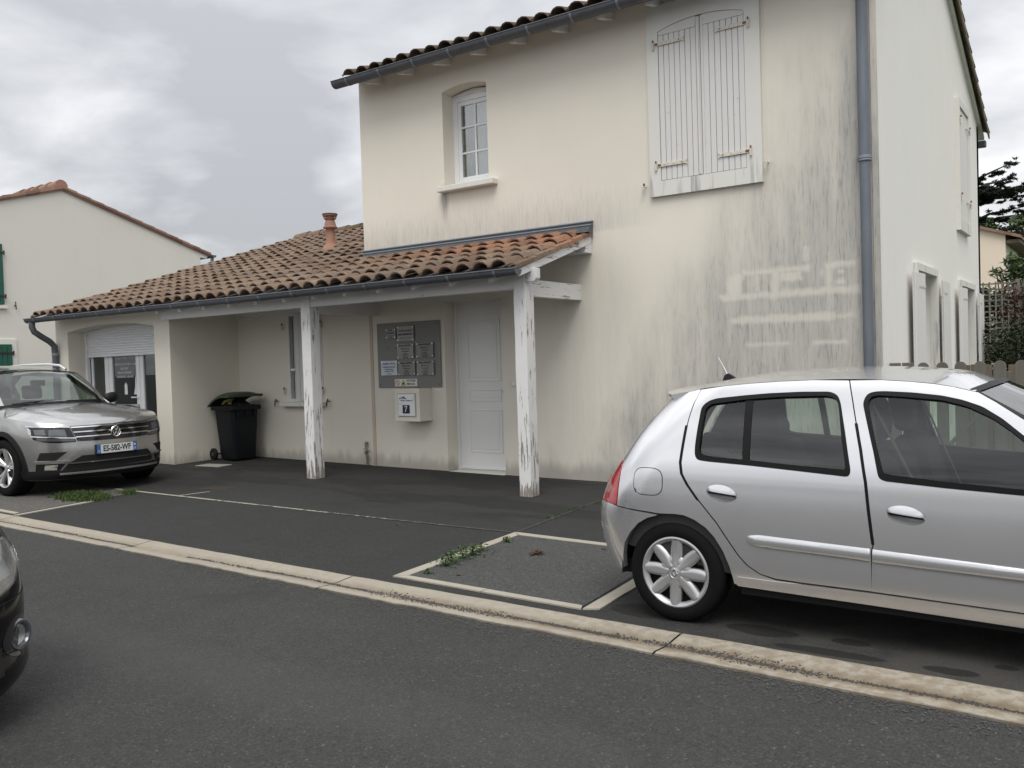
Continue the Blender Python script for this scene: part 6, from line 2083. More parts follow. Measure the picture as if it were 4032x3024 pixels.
def plain_body(car, p, Mp, side_glass=True):
    """body behind the nose: sides, roof, rear, glasshouse. p: dict of dimensions, local x forward from the front axle"""
    hw = lambda z: hermite(z, p["KZ"], p["KW"])
    xr = p["rear"]
    zs = p["shoulder"]
    def side(sg):
        def f(x, z, off):
            t = min(max((xr + .45 - x) / .45, 0), 1)
            return (x, sg * (hw(z) - .25 * (1 - math.sqrt(max(0, 1 - t ** 2.3))) + off), z)
        return f
    wb = p["wheelbase"]; ra = p["arch"]; wr = p["wr"]
    for sg in (-1, 1):
        S = side(sg)
        arc = lambda cx: [(cx + ra * math.cos(R(a)), wr + ra * math.sin(R(a))) for a in range(-20, 201, 15)]
        low = [(p["xs"] + .001, zs(p["xs"])), (p["xs"] + .001, wr + .28)]
        fr = [q for q in arc(0.0) if q[0] < p["xs"]]
        rr = arc(-wb)
        outline = [(p["xs"], zs(p["xs"]))] + [(p["xs"], wr + math.sqrt(ra ** 2 - p["xs"] ** 2))] + fr + [(fr[-1][0], p["sill"]), (rr[0][0], p["sill"])] + rr + [(rr[-1][0], p["sill"] + .05), (xr + .012, p["sill"] + .06), (xr + .012, .6), (xr + .02, zs(xr + .02))]
        xsn = np.linspace(xr + .02, p["xs"], 14)[1:-1]
        outline += [(x, zs(x)) for x in xsn]
        sp = surf_panel("side_panel", outline, [], S, Mp, car, step=.09)
        for xx in p["seams"]:
            surf_panel("door_gap", [(xx - .004, p["sill"] + .08), (xx + .004, p["sill"] + .08), (xx + .004, zs(xx)), (xx - .004, zs(xx))], [], S, M_under, sp, off=.0015, rim=False, step=.08)
        # glasshouse side
        gl = p["glass"]
        def up(x, z, off, sg=sg):
            return (x, sg * (hw(z) + off), z)
        frame = p["upper"]
        surf_panel("upper_frame", frame, [gl], up, Mp, car, step=.08)
        surf_panel("side_window", gl, [], up, M_cglass, car, off=-.01, rim=False, step=.1)
        for cx in (0, -wb):
            mb = MB(); mb.grid(lambda u, v: (cx + (ra + .0) * math.cos(math.pi * u * 1.1 - .15), sg * (hw(.5) - .02 - .32 * v), wr + (ra + .0) * math.sin(math.pi * u * 1.1 - .15)), 20, 1)
            mb.build("arch_liner", M_under, car, smooth=True, fix=False)
    # roof
    def rp(u, v):
        x = p["roof_x0"] + (p["roof_x1"] - p["roof_x0"]) * u
        z = float(np.interp(x, *p["roof_z"])); w = hw(z)
        s = 2 * v - 1
        return (x, s * w, z + p["crown"] * (1 - abs(s) ** 2.4))
    mb = MB(); mb.grid(rp, 16, 16); rf_ = mb.build("roof", Mp, car, smooth=True, fix=False)
    # windscreen
    b0, b1 = p["ws_base"], p["ws_top"]
    def wsf(u, v):
        s = 2 * v - 1
        x = b0[0] + (b1[0] - b0[0]) * u; z = b0[1] + (b1[1] - b0[1]) * u
        w = b0[2] + (b1[2] - b0[2]) * u
        return (x + .16 * (1 - s * s) * (1 - .45 * u), s * w, z + (.02 + .03 * u) * (1 - s * s) + .03 * math.sin(math.pi * u))
    mb = MB(); mb.grid(lambda u, v: wsf(u, .03 + .94 * v), 12, 16); mb.build("windscreen", M_wsglass, car, smooth=True, fix=False)
    mb = MB()
    for v0, v1 in ((-.015, .04), (.96, 1.015)):
        mb.grid(lambda u, v: (lambda q: (q[0], q[1], q[2] + .012))(wsf(u, v0 + (v1 - v0) * v)), 12, 2)
    mb.build("pillar", Mp, car, smooth=True, fix=False)
    mb = MB(); mb.grid(lambda u, v: (lambda q: (q[0] + .02, q[1], q[2] + .004))(wsf(-.02 + .07 * u, v)), 2, 16); mb.grid(lambda u, v: (lambda q: (q[0], q[1], q[2] + .008))(wsf(.97 + .05 * u, v)), 2, 16)
    mb.build("windscreen_seal", M_rub, car, smooth=True, fix=False)
    # rear
    mb = MB()
    def rearf(u, v):
        z = p["sill"] + .05 + (p["roof_z"][1][0] - p["sill"] - .05) * v
        x = xr + max(0, z - .95) * .75; w = hw(z) - .24 * min(1, (1.5 - z) / .5)
        s = 2 * u - 1
        return (x - .06 * (1 - s * s), s * w, z)
    mb.grid(rearf, 14, 14); mb.build("tailgate", Mp, car, smooth=True, fix=False)
    mb = MB(); mb.box((xr + .1, -.75, p["sill"]), (p["xs"] + .45, .75, p["sill"] + .08)); mb.build("floor_pan", M_under, car)
    # cabin
    mb = MB(); mb.prism([(b0[0] - .02, .6), (b0[0] + .02, b0[1] - .06), (b0[0] - .25, b0[1] - .03), (b0[0] - .38, b0[1] - .12), (b0[0] - .30, .6)], -.70, .70, "xz"); mb.build("dashboard", M_trim_in, car, bevel=.03)
    for y in (-.37, .37):
        for x in (b0[0] - 1.05, b0[0] - 1.95):
            mb = MB(); mb.prism([(x, .5), (x - .12, .5), (x - .27, 1.08), (x - .17, 1.10)], y - .25, y + .25, "xz"); s_ = mb.build("seat", M_seat, car, bevel=.04, seg=3)
            mb = MB(); mb.prism([(x - .20, 1.11), (x - .28, 1.12), (x - .30, 1.30), (x - .24, 1.31), (x - .19, 1.24)], y - .13, y + .13, "xz"); mb.build("headrest", M_seat, s_, bevel=.03, seg=3)
    return rf_, wsf


def bonnet(car, p, S, Mp, zedge, x_cowl, crown, ridges=True, nx=30, ny=28):
    """bonnet bounded by the nose outline at z = zedge(x); S gives the half width"""
    def half_at(x):
        z = zedge(x)
        w = hermite(z, p["KZ"], p["KW"]); xf = hermite(z, p["FZ"], p["FX"])
        if x <= p["xs"]: return w
        t = min(1, (x - p["xs"]) / (xf - p["xs"]))
        return w * max(0, 1 - t ** p["n"]) ** (1 / p["n"])
    xt = p["tip"]
    def f(u, v):
        uu = 1 - (1 - u) ** 1.7
        x = x_cowl + (xt - x_cowl) * uu
        s = 2 * v - 1
        z = zedge(x) + crown(x) * (1 - abs(s) ** 2.6)
        if ridges:
            z += .012 * math.exp(-((abs(s) - .72) / .06) ** 2) * (1 - uu) ** .5 - .006 * math.exp(-((abs(s) - .62) / .05) ** 2)
        return (x, s * half_at(x) * .998, z)
    mb = MB(); mb.grid(f, nx, ny)
    return mb.build("bonnet", Mp, car, smooth=True, fix=False, angle=60)


# ------------------------------------------------ grey suv
TP_ = dict(KZ=[.15, .25, .40, .60, .80, .92, 1.0, 1.06, 1.2, 1.35, 1.47, 1.6], KW=[.84, .885, .91, .92, .918, .905, .885, .855, .79, .71, .64, .56],
           FZ=[.15, .22, .35, .50, .62, .75, .86, .95, 1.1], FX=[.72, .83, .865, .875, .87, .855, .80, .70, .5], xs=.02, n=2.7, rear=-3.42, shoulder=lambda x: 1.0 + .02 * math.sin((x + 1) * .7), wheelbase=2.68, arch=.405, wr=.345,
           sill=.24, seams=(-.62, -1.62, -2.4), glass=rnd([(-.98, 1.06), (-1.40, 1.42), (-2.6, 1.45), (-3.02, 1.30), (-3.05, 1.08)], .04), upper=[(-.60, .98), (-1.25, 1.455), (-2.0, 1.50), (-2.9, 1.46), (-3.36, 1.02), (-2.2, .99), (-1.2, .985)],
           roof_x0=-3.15, roof_x1=-1.02, roof_z=([-3.2, -2.6, -1.9, -1.2, -1.0], [1.47, 1.535, 1.545, 1.50, 1.48]), crown=.05, ws_base=(-.50, 1.045, .70), ws_top=(-1.06, 1.455, .62), tip=.845)
suv = thing("suv_car", "grey-brown metallic suv with chrome-barred grille parked before the roller-shutter window", "car", (-11.02, 6.14, .03), 0.0)
TS = nose_surface(TP_["KZ"], TP_["KW"], TP_["FZ"], TP_["FX"], TP_["xs"], TP_["n"])


def zedge_t(x): return float(np.interp(x, [-.6, -.3, 0, .3, .55, .7, .80, .85], [1.0, .985, .955, .92, .885, .86, .835, .82]))
def ztop(th):
    x = TS(th, .88, 0)[0]
    for _ in range(4):
        x = TS(th, zedge_t(x), 0)[0]
    return zedge_t(x)
# nose: fenders and bumper in one surface, with the wheel arches cut away
mb = MB()
ang = np.linspace(-90, 90, 73)
zbot = .20
def nose_cell(i, j): return None
NZ = 30
def nz(th, v):
    zt = ztop(th); return zbot + (zt - zbot) * v
vs = [TS(a, nz(a, j / NZ), 0) for a in ang for j in range(NZ + 1)]
fs = []
for i in range(len(ang) - 1):
    for j in range(NZ):
        c = TS((ang[i] + ang[i + 1]) / 2, nz((ang[i] + ang[i + 1]) / 2, (j + .5) / NZ), 0)
        if (c[0]) ** 2 + (c[2] - .345) ** 2 < .40 ** 2 and abs(c[1]) > .55 and c[0] < .42: continue
        fs.append((i * (NZ + 1) + j, (i + 1) * (NZ + 1) + j, (i + 1) * (NZ + 1) + j + 1, i * (NZ + 1) + j + 1))
mb.add(vs, fs)
mb.build("nose", M_tung, suv, smooth=True, fix=False, angle=70)
bonnet(suv, TP_, TS, M_tung, zedge_t, -.56, lambda x: float(np.interp(x, [-.6, 0, .5, .75, .85], [.085, .09, .07, .035, .0])))
srf, wsf_t = plain_body(suv, TP_, M_tung)
for sg in (-1, 1):
    # black arch trim
    mb = MB()
    for cx, r0 in ((0, .385), (-2.68, .385)):
        def trim(u, v):
            a = math.pi * (1.12 * u - .06); rr = r0 + .055 * v
            x = cx + rr * math.cos(a); z = .345 + rr * math.sin(a)
            z = max(z, .22)
            w = hermite(z, TP_["KZ"], TP_["KW"])
            if cx == 0 and x > TP_["xs"]:
                xf = hermite(z, TP_["FZ"], TP_["FX"]); w *= max(0, 1 - ((x - TP_["xs"]) / (xf - TP_["xs"])) ** TP_["n"]) ** (1 / TP_["n"])
            return (x, sg * (w + .012), z)
        mb.grid(trim, 28, 3)
        mb.grid(lambda u, v: (lambda q: (q[0], q[1] - sg * .09 * v, q[2]))(trim(u, 0)), 28, 1)
    mb.build("arch_trim", M_blk, suv, smooth=True, fix=False)
    for x in (0, -2.68):
        make_wheel("wheel", suv, x, sg * .80, .345, .232, .235, sg, "alloy")
    # roof rail
    mb = MB(); mb.tube([(-1.22, sg * .56, 1.515), (-1.38, sg * .57, 1.575), (-1.7, sg * .575, 1.60), (-2.4, sg * .575, 1.605), (-2.9, sg * .57, 1.585), (-3.05, sg * .56, 1.53)], .017, 10); mb.build("roof_rail", M_chrome, suv, smooth=True)
    # mirror
    mb = MB(); mb.lathe([(0, -.10), (.045, -.095), (.062, -.05), (.066, .03), (.05, .09), (0, .105)], (-.80, sg * .96, 1.10), (0, 1, .15), 18); me = mb.mesh("mirror")
    for v in me.vertices: v.co.x = -.80 + (v.co.x + .80) * .9; v.co.z = 1.10 + (v.co.z - 1.10) * 1.15
    mi = link("mirror", me, M_blk, suv, True)
    mb = MB(); mb.box((-.88, sg * .84, 1.04), (-.78, sg * .96, 1.08)); mb.build("mirror_arm", M_blk, mi, bevel=.01)
    # headlamp cluster
    q = 1 if sg > 0 else -1
    lam = [(q * 23.5, .640), (q * 24, .690), (q * 27, .822), (q * 40, .836), (q * 52, .842), (q * 64, .850), (q * 63, .78), (q * 59, .69), (q * 50, .655), (q * 36, .640)]
    lp = deg_panel("headlamp", lam, TS, M_gloss, suv, off=.003, thick=.01)
    deg_panel("lamp_strip", band(q * 26.6, q * 65, .815, .826, .838, .853), TS, M_chrome, lp, off=.008, thick=.006)
    deg_panel("lamp_strip", band(q * 23.2, q * 61, .682, .694, .722, .734), TS, M_chrome, lp, off=.009, thick=.006)
    deg_panel("lamp_strip", band(q * 60.5, q * 63.5, .735, .80, .765, .835), TS, M_chrome, lp, off=.008, thick=.006)
    deg_panel("lamp_reflector", rnd([(q * 30, .71), (q * 31, .795), (q * 44, .80), (q * 45, .72)], .02, 2), TS, M_lampgrey if "lamp_grey" in MATS else simple("lamp_grey", (.16, .165, .175), .15, .6), lp, off=.006, thick=.003)
    M_lampgrey = MATS["lamp_grey"]
    deg_panel("lamp_reflector", rnd([(q * 47, .735), (q * 48, .80), (q * 58, .805), (q * 57, .745)], .02, 2), TS, M_lampgrey, lp, off=.006, thick=.003)
    deg_panel("indicator_strip", band(q * 24.5, q * 56, .650, .675, .672, .705), TS, M_lampgrey, lp, off=.006, thick=.003)
    # air intake and fog lamp
    deg_panel("air_intake", rnd([(q * 57.3, .439), (q * 53.9, .531), (q * 30.5, .532), (q * 40.6, .436)], .012, 3), TS, M_under, suv, off=.003, thick=.004)
    deg_panel("intake_trim", band(q * 29, q * 60, .405, .432, .405, .432), TS, M_tung, suv, off=.016, thick=.02)
    fg = deg_panel("fog_lamp_housing", rnd([(q * 59.5, .316), (q * 58.2, .398), (q * 32.8, .393), (q * 38.1, .309)], .01, 3), TS, M_blk, suv, off=.004, thick=.006)
    deg_panel("fog_lamp", rnd([(q * 40, .325), (q * 39, .385), (q * 50, .385), (q * 51, .325)], .012, 3), TS, M_chrome, fg, off=.008, thick=.006)
    deg_panel("fog_lamp_lens", rnd([(q * 40, .325), (q * 39, .385), (q * 50, .385), (q * 51, .325)], .012, 3), TS, M_lens, fg, off=.014, thick=.002)
# black lower bumper
deg_panel("lower_bumper", band(-88, 88, .205, .315, .205, .315, 40), TS, M_blk, suv, off=.010, thick=.015, step=2.5, zs=.02)
deg_panel("skid_plate", band(-38, 38, .262, .285, .262, .285, 16), TS, M_alloy, suv, off=.018, thick=.008)
deg_panel("lower_grille", rnd([(-30, .392), (-19.5, .477), (0, .474), (22, .477), (28, .40), (29, .33), (0, .315), (-36, .315)], .01, 2), TS, M_under, suv, off=.006, thick=.006)
deg_panel("lower_chrome_bar", band(-29.2, 29.2, .388, .400, .388, .400, 16), TS, M_chrome, suv, off=.014, thick=.008)
gr = deg_panel("grille", [(-26.5, .815), (-13, .812), (0, .81), (13, .812), (26.5, .815), (22.5, .648), (10, .640), (0, .638), (-10, .640), (-22.5, .648)], TS, M_gloss, suv, off=.003, thick=.006)
for z in (.808, .752, .694):
    deg_panel("grille_bar", band(-25.8 + (0 if z > .8 else (.81 - z) * 22), 25.8 - (0 if z > .8 else (.81 - z) * 22), z, z + .012, z, z + .012, 16), TS, M_chrome, gr, off=.013, thick=.012)
deg_panel("bonnet_gap", band(-60, 60, .823, .829, .823, .829, 24), TS, M_under, suv, off=.0012, rim=False)
# badge: ring with interlocked letters
bc = Vector(TS(0, .735, .022))
mb = MB(); mb.lathe([(.056, 0), (.066, -.004), (.068, .004), (.062, .012), (.055, .006)], bc, (1, 0, 0), 36, close=True)
emb = mb.build("badge", M_chrome, suv, smooth=True)
mb = MB(); mb.lathe([(0, -.002), (.056, -.002)], bc, (1, 0, 0), 30); mb.build("badge_field", M_gloss, emb)
mb = MB()
def bl(p_, q_): mb.bar((bc.x + .004, bc.y + p_[0], bc.z + p_[1]), (bc.x + .004, bc.y + q_[0], bc.z + q_[1]), .008, .010, up=(1, 0, 0))
for s in (-1, 1):
    bl((s * .024, .050), (0, .006)); bl((s * .050, .026), (s * .022, -.048)); bl((s * .022, -.048), (0, -.004))
mb.build("badge_letters", M_chrome, emb, bevel=.001, seg=1)
# number plate
px_ = TS(0, .53, 0)[0] + .022
def yz(x, y, z): return Matrix(((0, 0, 1, x), (1, 0, 0, y), (0, 1, 0, z), (0, 0, 0, 1)))
mb = MB(); mb.box((px_ - .03, -.262, .475), (px_ - .002, .262, .590)); mb.build("plate_holder", M_blk, suv, bevel=.004)
mb = MB(); mb.box((px_ - .004, -.256, .480), (px_, .256, .586)); npl = mb.build("number_plate", simple("plate_white", (.68, .70, .70), .35, var=.03), suv, bevel=.002)
M_eu = simple("plate_blue", (.035, .13, .38), .4, var=.05)
for y0, y1 in ((-.256, -.212), (.212, .256)):
    mb = MB(); mb.box((px_, y0, .480), (px_ + .0012, y1, .586)); mb.build("plate_band", M_eu, npl)
text_mesh("lettering", "ES-582-WF", .098, yz(px_ + .0008, 0, .534), M_ink, npl, xscale=.80, bold=.028)
text_mesh("lettering", "F", .036, yz(px_ + .002, -.234, .505), M_wtext, npl)
text_mesh("lettering", "17", .034, yz(px_ + .002, .234, .507), M_wtext, npl)
mb = MB(); mb.lathe([(0, 0), (.012, .0)], (px_ + .0018, .234, .555), (1, 0, 0), 12); mb.build("region_mark", M_wtext, npl)
# rear-view mirror behind the windscreen
mb = MB(); mb.box((-.93, -.09, 1.30), (-.88, .09, 1.38)); mb.build("interior_mirror", M_blk, suv, bevel=.01)
mb = MB(); mb.tube([(-.38, -.6, 1.09), (-.44, 0.05, 1.125)], .008, 6); mb.tube([(-.38, .1, 1.10), (-.46, .62, 1.09)], .008, 6); mb.build("wiper", M_blk, suv)

# ------------------------------------------------ black car at the edge of the road
BP = dict(KZ=[.10, .16, .22, .30, .42, .55, .68, .78, .9, 1.05, 1.2, 1.32, 1.45], KW=[.81, .855, .872, .856, .862, .856, .838, .805, .77, .72, .66, .60, .52],
          FZ=[.10, .16, .22, .30, .42, .55, .66, .74, .85, .95], FX=[.82, .87, .885, .865, .87, .86, .82, .75, .60, .4], xs=.02, n=2.5, rear=-3.25, shoulder=lambda x: .90, wheelbase=2.55, arch=.34, wr=.30,
          sill=.18, seams=(-.55, -1.55), glass=rnd([(-.85, .95), (-1.25, 1.27), (-2.3, 1.30), (-2.75, 1.16), (-2.8, .97)], .04), upper=[(-.50, .89), (-1.10, 1.31), (-1.8, 1.36), (-2.6, 1.31), (-3.15, .92), (-2.0, .90), (-1.0, .895)],
          roof_x0=-2.8, roof_x1=-.95, roof_z=([-2.9, -2.3, -1.7, -1.1, -.9], [1.30, 1.37, 1.385, 1.35, 1.32]), crown=.05, ws_base=(-.42, .93, .66), ws_top=(-1.0, 1.30, .58), tip=.77)
bcar = thing("black_car", "glossy black car nosing in on the road with round fog lamp and low lip", "car", (-4.60, 1.235, -.005), 0.0)
BS = nose_surface(BP["KZ"], BP["KW"], BP["FZ"], BP["FX"], BP["xs"], BP["n"])
def zedge_b(x): return float(np.interp(x, [-.5, 0, .3, .5, .65, .77], [.90, .86, .83, .80, .765, .72]))
def ztop_b(th):
    x = BS(th, .78, 0)[0]
    for _ in range(4): x = BS(th, zedge_b(x), 0)[0]
    return zedge_b(x)
mb = MB()
ang = np.linspace(-90, 90, 91)
NZ = 44
nzb = lambda th, v: .11 + (ztop_b(th) - .11) * v
vs = [BS(a, nzb(a, j / NZ), 0) for a in ang for j in range(NZ + 1)]
fs = []
for i in range(len(ang) - 1):
    for j in range(NZ):
        c = BS((ang[i] + ang[i + 1]) / 2, nzb((ang[i] + ang[i + 1]) / 2, (j + .5) / NZ), 0)
        if c[0] ** 2 + (c[2] - .30) ** 2 < .335 ** 2 and abs(c[1]) > .5 and c[0] < .36: continue
        fs.append((i * (NZ + 1) + j, (i + 1) * (NZ + 1) + j, (i + 1) * (NZ + 1) + j + 1, i * (NZ + 1) + j + 1))
mb.add(vs, fs); mb.build("nose", M_blackp, bcar, smooth=True, fix=False, angle=70)
bonnet(bcar, BP, BS, M_blackp, zedge_b, -.47, lambda x: float(np.interp(x, [-.5, 0, .5, .77], [.07, .08, .06, .0])), ridges=False)
plain_body(bcar, BP, M_blackp)
M_lampclear = simple("lamp_bowl", (.42, .41, .39), .22, .7, var=.45, scale=14)
for sg in (-1, 1):
    for x in (0, -2.55): make_wheel("wheel", bcar, x, sg * .735, .30, .20, .19, sg, "alloy")
    q = sg
    lam = rnd([(q * 22, .575), (q * 20, .66), (q * 26, .715), (q * 44, .745), (q * 56, .752), (q * 60, .70), (q * 57, .64), (q * 46, .575), (q * 34, .545)], .05, 4)
    lp = deg_panel("headlamp", lam, BS, M_lampclear, bcar, off=.002, thick=.01)
    deg_panel("headlamp_seal", [( (p_[0] - q * 40) * 1.07 + q * 40, (p_[1] - .65) * 1.08 + .65) for p_ in lam], BS, M_under, lp, off=.0015, thick=.002, holes=[lam])
    deg_panel("headlamp_bowl", rnd([(q * 30, .60), (q * 30, .68), (q * 44, .69), (q * 45, .61)], .06, 4), BS, M_alloy, lp, off=.004, thick=.003)
    deg_panel("headlamp_lens", lam, BS, M_lens, lp, off=.010, thick=.006)
    c = Vector(BS(q * 47, .345, .0)); n_ = (Vector(BS(q * 47, .345, .1)) - c); n_ = Vector((.90, q * .42, .0)).normalized()
    mb = MB(); mb.lathe([(.045, .004), (.052, .020), (.062, .022), (.068, .010), (.070, -.01)], c, n_, 32); fgr = mb.build("fog_lamp_ring", M_lampgrey, bcar, smooth=True)
    mb = MB(); mb.lathe([(0, -.012), (.03, -.004), (.048, .006)], c, n_, 28); mb.build("fog_lamp_bowl", M_lampclear, fgr, smooth=True)
    mb = MB(); mb.lathe([(0, .018), (.03, .015), (.05, .008)], c, n_, 28); mb.build("fog_lamp_lens", M_lens, fgr, smooth=True)
    deg_panel("fog_recess", [(q * (47 + 10.5 * math.cos(t)), .345 + .085 * math.sin(t)) for t in [2 * math.pi * k / 28 for k in range(28)]], BS, M_gloss, bcar, off=.002, thick=.003)
deg_panel("bumper_gap", band(-62, 62, .500, .505, .560, .565, 24) if False else band(-66, 66, .508, .513, .508, .513, 24), BS, M_under, bcar, off=.0012, rim=False)
deg_panel("front_grille", rnd([(-34, .22), (-36, .33), (36, .33), (34, .22)], .02, 3), BS, M_under, bcar, off=.004, thick=.004)
mb = MB(); c = Vector(BS(0, .62, .01)); mb.lathe([(.03, .0), (.04, .006), (.045, .0)], c, (1, 0, 0), 20); mb.build("badge", M_chrome, bcar, smooth=True)

# ================================================================== right-hand background
def weathered(name, c):
    m, nt, b = newmat(name)
    p = pos(nt)
    g = noise(nt, scl(nt, p, (45, 45, 2.5)), 1, 5, .65)
    cc = mix(nt, g, tuple(v * .6 for v in c), tuple(v * 1.3 for v in c))
    cc = mix(nt, sstep(nt, noise(nt, p, 3, 4), .5, .7, 0, .5), cc, (.07, .08, .06))
    setin(nt, b, Base_Color=cc, Roughness=.9, Specular=.2)
    bump(nt, b, g, .4, .004)
    return m


M_grey = weathered("weathered_wood", (.15, .14, .12))
M_brown = weathered("weathered_board", (.15, .125, .095))
M_turf = simple("garden_turf", (.075, .095, .035), .95, var=.5, scale=4, bump_s=.6, bump_scale=50, detail=8)
gp = [(-1.93, 9.85), (30, 9.85), (60, 70), (-60, 70), (-60, 18.2), (-1.93, 17.2)]
mb = MB(); P, T_, L = fill(gp, [], None); mb.add([(p[0], p[1], .012 + (0 if p[1] < 16 else 0)) for p in P], T_)
o = mb.build("garden_lawn", M_turf, None, fix=True); o["kind"] = "structure"
sp_ = [(random.uniform(-1.85, 1.2), random.uniform(9.95, 14.0)) for _ in range(5000)]
blades("garden_grass", sp_, M_grass, .03, .12, .005, "rough green grass of the garden behind the picket fence", "grass")

FB = (-.4, 9.5, 0)
fen = thing("picket_fence", "weathered grey picket fence with rounded tops joining the white gable", "fence", FB)
def picket(x, flat=False, w=.105):
    top = 1.325
    pts = [(x - w / 2, .04), (x + w / 2, .04)]
    if flat: pts += [(x + w / 2, top), (x - w / 2, top)]
    else: pts += [(x + w / 2 * math.cos(R(a)), top - w / 2 + w / 2 * math.sin(R(a))) for a in range(0, 181, 20)]
    mb = MB(FB); mb.prism(pts, 9.49, 9.512, "xz"); mb.build("picket", M_grey, fen, bevel=.003, seg=1)
picket(-1.892, True); picket(-1.775, True)
x = -1.635
while x < 1.6:
    picket(x + random.uniform(-.004, .004)); x += .168
for z in (.32, 1.02):
    mb = MB(FB); mb.box((-1.94, 9.513, z - .04), (1.6, 9.55, z + .04)); mb.build("rail", M_grey, fen, bevel=.004)
mb = MB(FB); mb.bar((-1.55, 9.532, .36), (-1.0, 9.532, .98), .035, .09, up=(0, 1, 0)); mb.build("brace", M_grey, fen)
mb = MB(FB); mb.box((-.98, 9.514, -.05), (-.88, 9.62, 1.22)); mb.build("post", M_grey, fen, bevel=.004)

PB = (-.6, 14.0, 0)
pal = thing("board_fence", "old brown upright board fence at the far side of the garden", "fence", PB)
x = -1.95
for i in range(18):
    w = random.uniform(.12, .155); top = 1.215 + random.uniform(-.015, .02)
    mb = MB(PB); mb.box((x, 13.98 + random.uniform(-.01, .01), .0), (x + w, 14.02, top)); mb.build("board", M_brown, pal, bevel=.006, seg=1)
    x += w + (.05 if i in (3, 9) else .008)
mb = MB(PB); mb.box((-1.95, 14.03, .9), (x, 14.07, 1.0)); mb.build("rail", M_brown, pal)


def leaves(clumps, size, n_of, seed=0, droop=.0, elong=1.6, flat=0.0):
    mb = MB()
    for (cx, cy, cz, r, *sq) in clumps:
        sqz = sq[0] if sq else 1.0
        n = int(n_of * r ** 2)
        for i in range(n):
            d = Vector((random.gauss(0, 1), random.gauss(0, 1), random.gauss(0, 1))).normalized()
            rr = r * (random.random() ** .33)
            c = Vector((cx, cy, cz)) + Vector((d.x * rr, d.y * rr, d.z * rr * sqz))
            s = size * random.uniform(.6, 1.35)
            u = Vector((random.gauss(0, 1), random.gauss(0, 1), random.gauss(0, .6 * (1 - flat)) - droop)).normalized()
            w = u.cross(Vector((random.gauss(0, .5), random.gauss(0, .5), 1))).normalized()
            mb.add([c - u * s * elong * .5, c + w * s * .4, c + u * s * elong * .5, c - w * s * .4], [(0, 1, 2, 3)])
    return mb


M_leaf_d = leaf_mat("leaf_dark", (.014, .026, .011), (.042, .062, .026))
M_leaf_m = leaf_mat("leaf_mid", (.022, .045, .014), (.06, .10, .03))
M_leaf_l = leaf_mat("leaf_light", (.05, .09, .03), (.12, .17, .07))
M_leaf_r = leaf_mat("leaf_red", (.05, .018, .014), (.11, .05, .035))
M_needle = leaf_mat("cedar_needles", (.010, .018, .012), (.028, .042, .028))
M_bark = simple("bark", (.06, .048, .038), .95, var=.4, scale=8, bump_s=.5, bump_scale=20)


def shrub(name, label, base, clumps, m, size, n_of, group=None, elong=1.6, stem_r=.03):
    t = thing(name, label, "shrub", base, 0, group)
    mb = leaves(clumps, size, n_of, elong=elong); mb.v = [tuple(Vector(v) - Vector(base)) for v in mb.v]
    mb.build("foliage", m, t, fix=False)
    mb = MB(base)
    for c in clumps[:6]:
        mb.tube([base, ((base[0] * .4 + c[0] * .6), (base[1] * .4 + c[1] * .6), base[2] + (c[2] - base[2]) * .5), c[:3]], [stem_r, stem_r * .7, stem_r * .3], 6)
    mb.build("stem", M_bark, t, smooth=True)
    return t


shrub("dark_shrub", "dense dark shrub below the trellis behind the garden fence", (-1.35, 16.2, 0), [(-1.7, 16.2, 1.0, .45), (-1.35, 16.4, 1.25, .5), (-1.0, 16.3, 1.1, .5), (-.6, 16.2, 1.3, .6), (-1.55, 16.0, 1.55, .38), (-1.15, 16.2, 1.65, .40), (-.75, 16.3, 1.7, .45), (-1.9, 16.4, .6, .45), (-1.2, 15.9, .6, .5), (-.5, 16.0, .6, .6)], M_leaf_d, .038, 6000)
shrub("red_shrub", "dark red-leaved shrub growing up in front of the trellis", (-1.45, 16.9, 0), [(-1.55, 16.9, 2.0, .22), (-1.35, 16.9, 2.2, .20), (-1.5, 17.0, 2.35, .18), (-1.3, 16.9, 1.9, .25), (-1.1, 16.9, 2.0, .25)], M_leaf_r, .034, 6500)
shrub("bamboo_shrub", "pale green long-leaved shrub rising above the trellis", (-1.75, 20.8, 0), [(-1.95, 20.8, 2.85, .22), (-1.75, 20.8, 3.05, .24), (-1.6, 20.9, 2.8, .26), (-1.85, 20.7, 3.2, .16), (-1.5, 20.8, 3.1, .2), (-2.15, 20.8, 3.0, .13)], M_leaf_l, .055, 3000, elong=3.2)
shrub("laurel_shrub", "broad dark evergreen shrub filling the space behind the trellis", (-2.0, 22.5, 0), [(-2.9 + .45 * (i % 6) + random.uniform(-.1, .1), 22.5 + random.uniform(-.3, .3), .9 + .75 * (i // 6) + random.uniform(-.1, .1), .5) for i in range(18)], M_leaf_d, .07, 3600)
shrub("low_shrub", "low green shrub at the garden's end under the dark shrubs", (-.5, 15.2, 0), [(-.6, 15.2, .7, .4), (-.2, 15.2, .8, .45), (.2, 15.3, .7, .5)], M_leaf_m, .05, 2600)
shrub("tall_hedge_shrub", "tall mid-green shrub beside the peach house", (-1.6, 27.0, 0), [(-1.9, 27, 3.4, .5), (-1.5, 27.2, 3.8, .5), (-1.1, 27, 3.5, .6), (-1.6, 27, 2.6, .7), (-.8, 27, 2.6, .7), (-2.3, 27, 2.4, .6), (-1.4, 27.1, 4.2, .35)], M_leaf_m, .10, 1100)

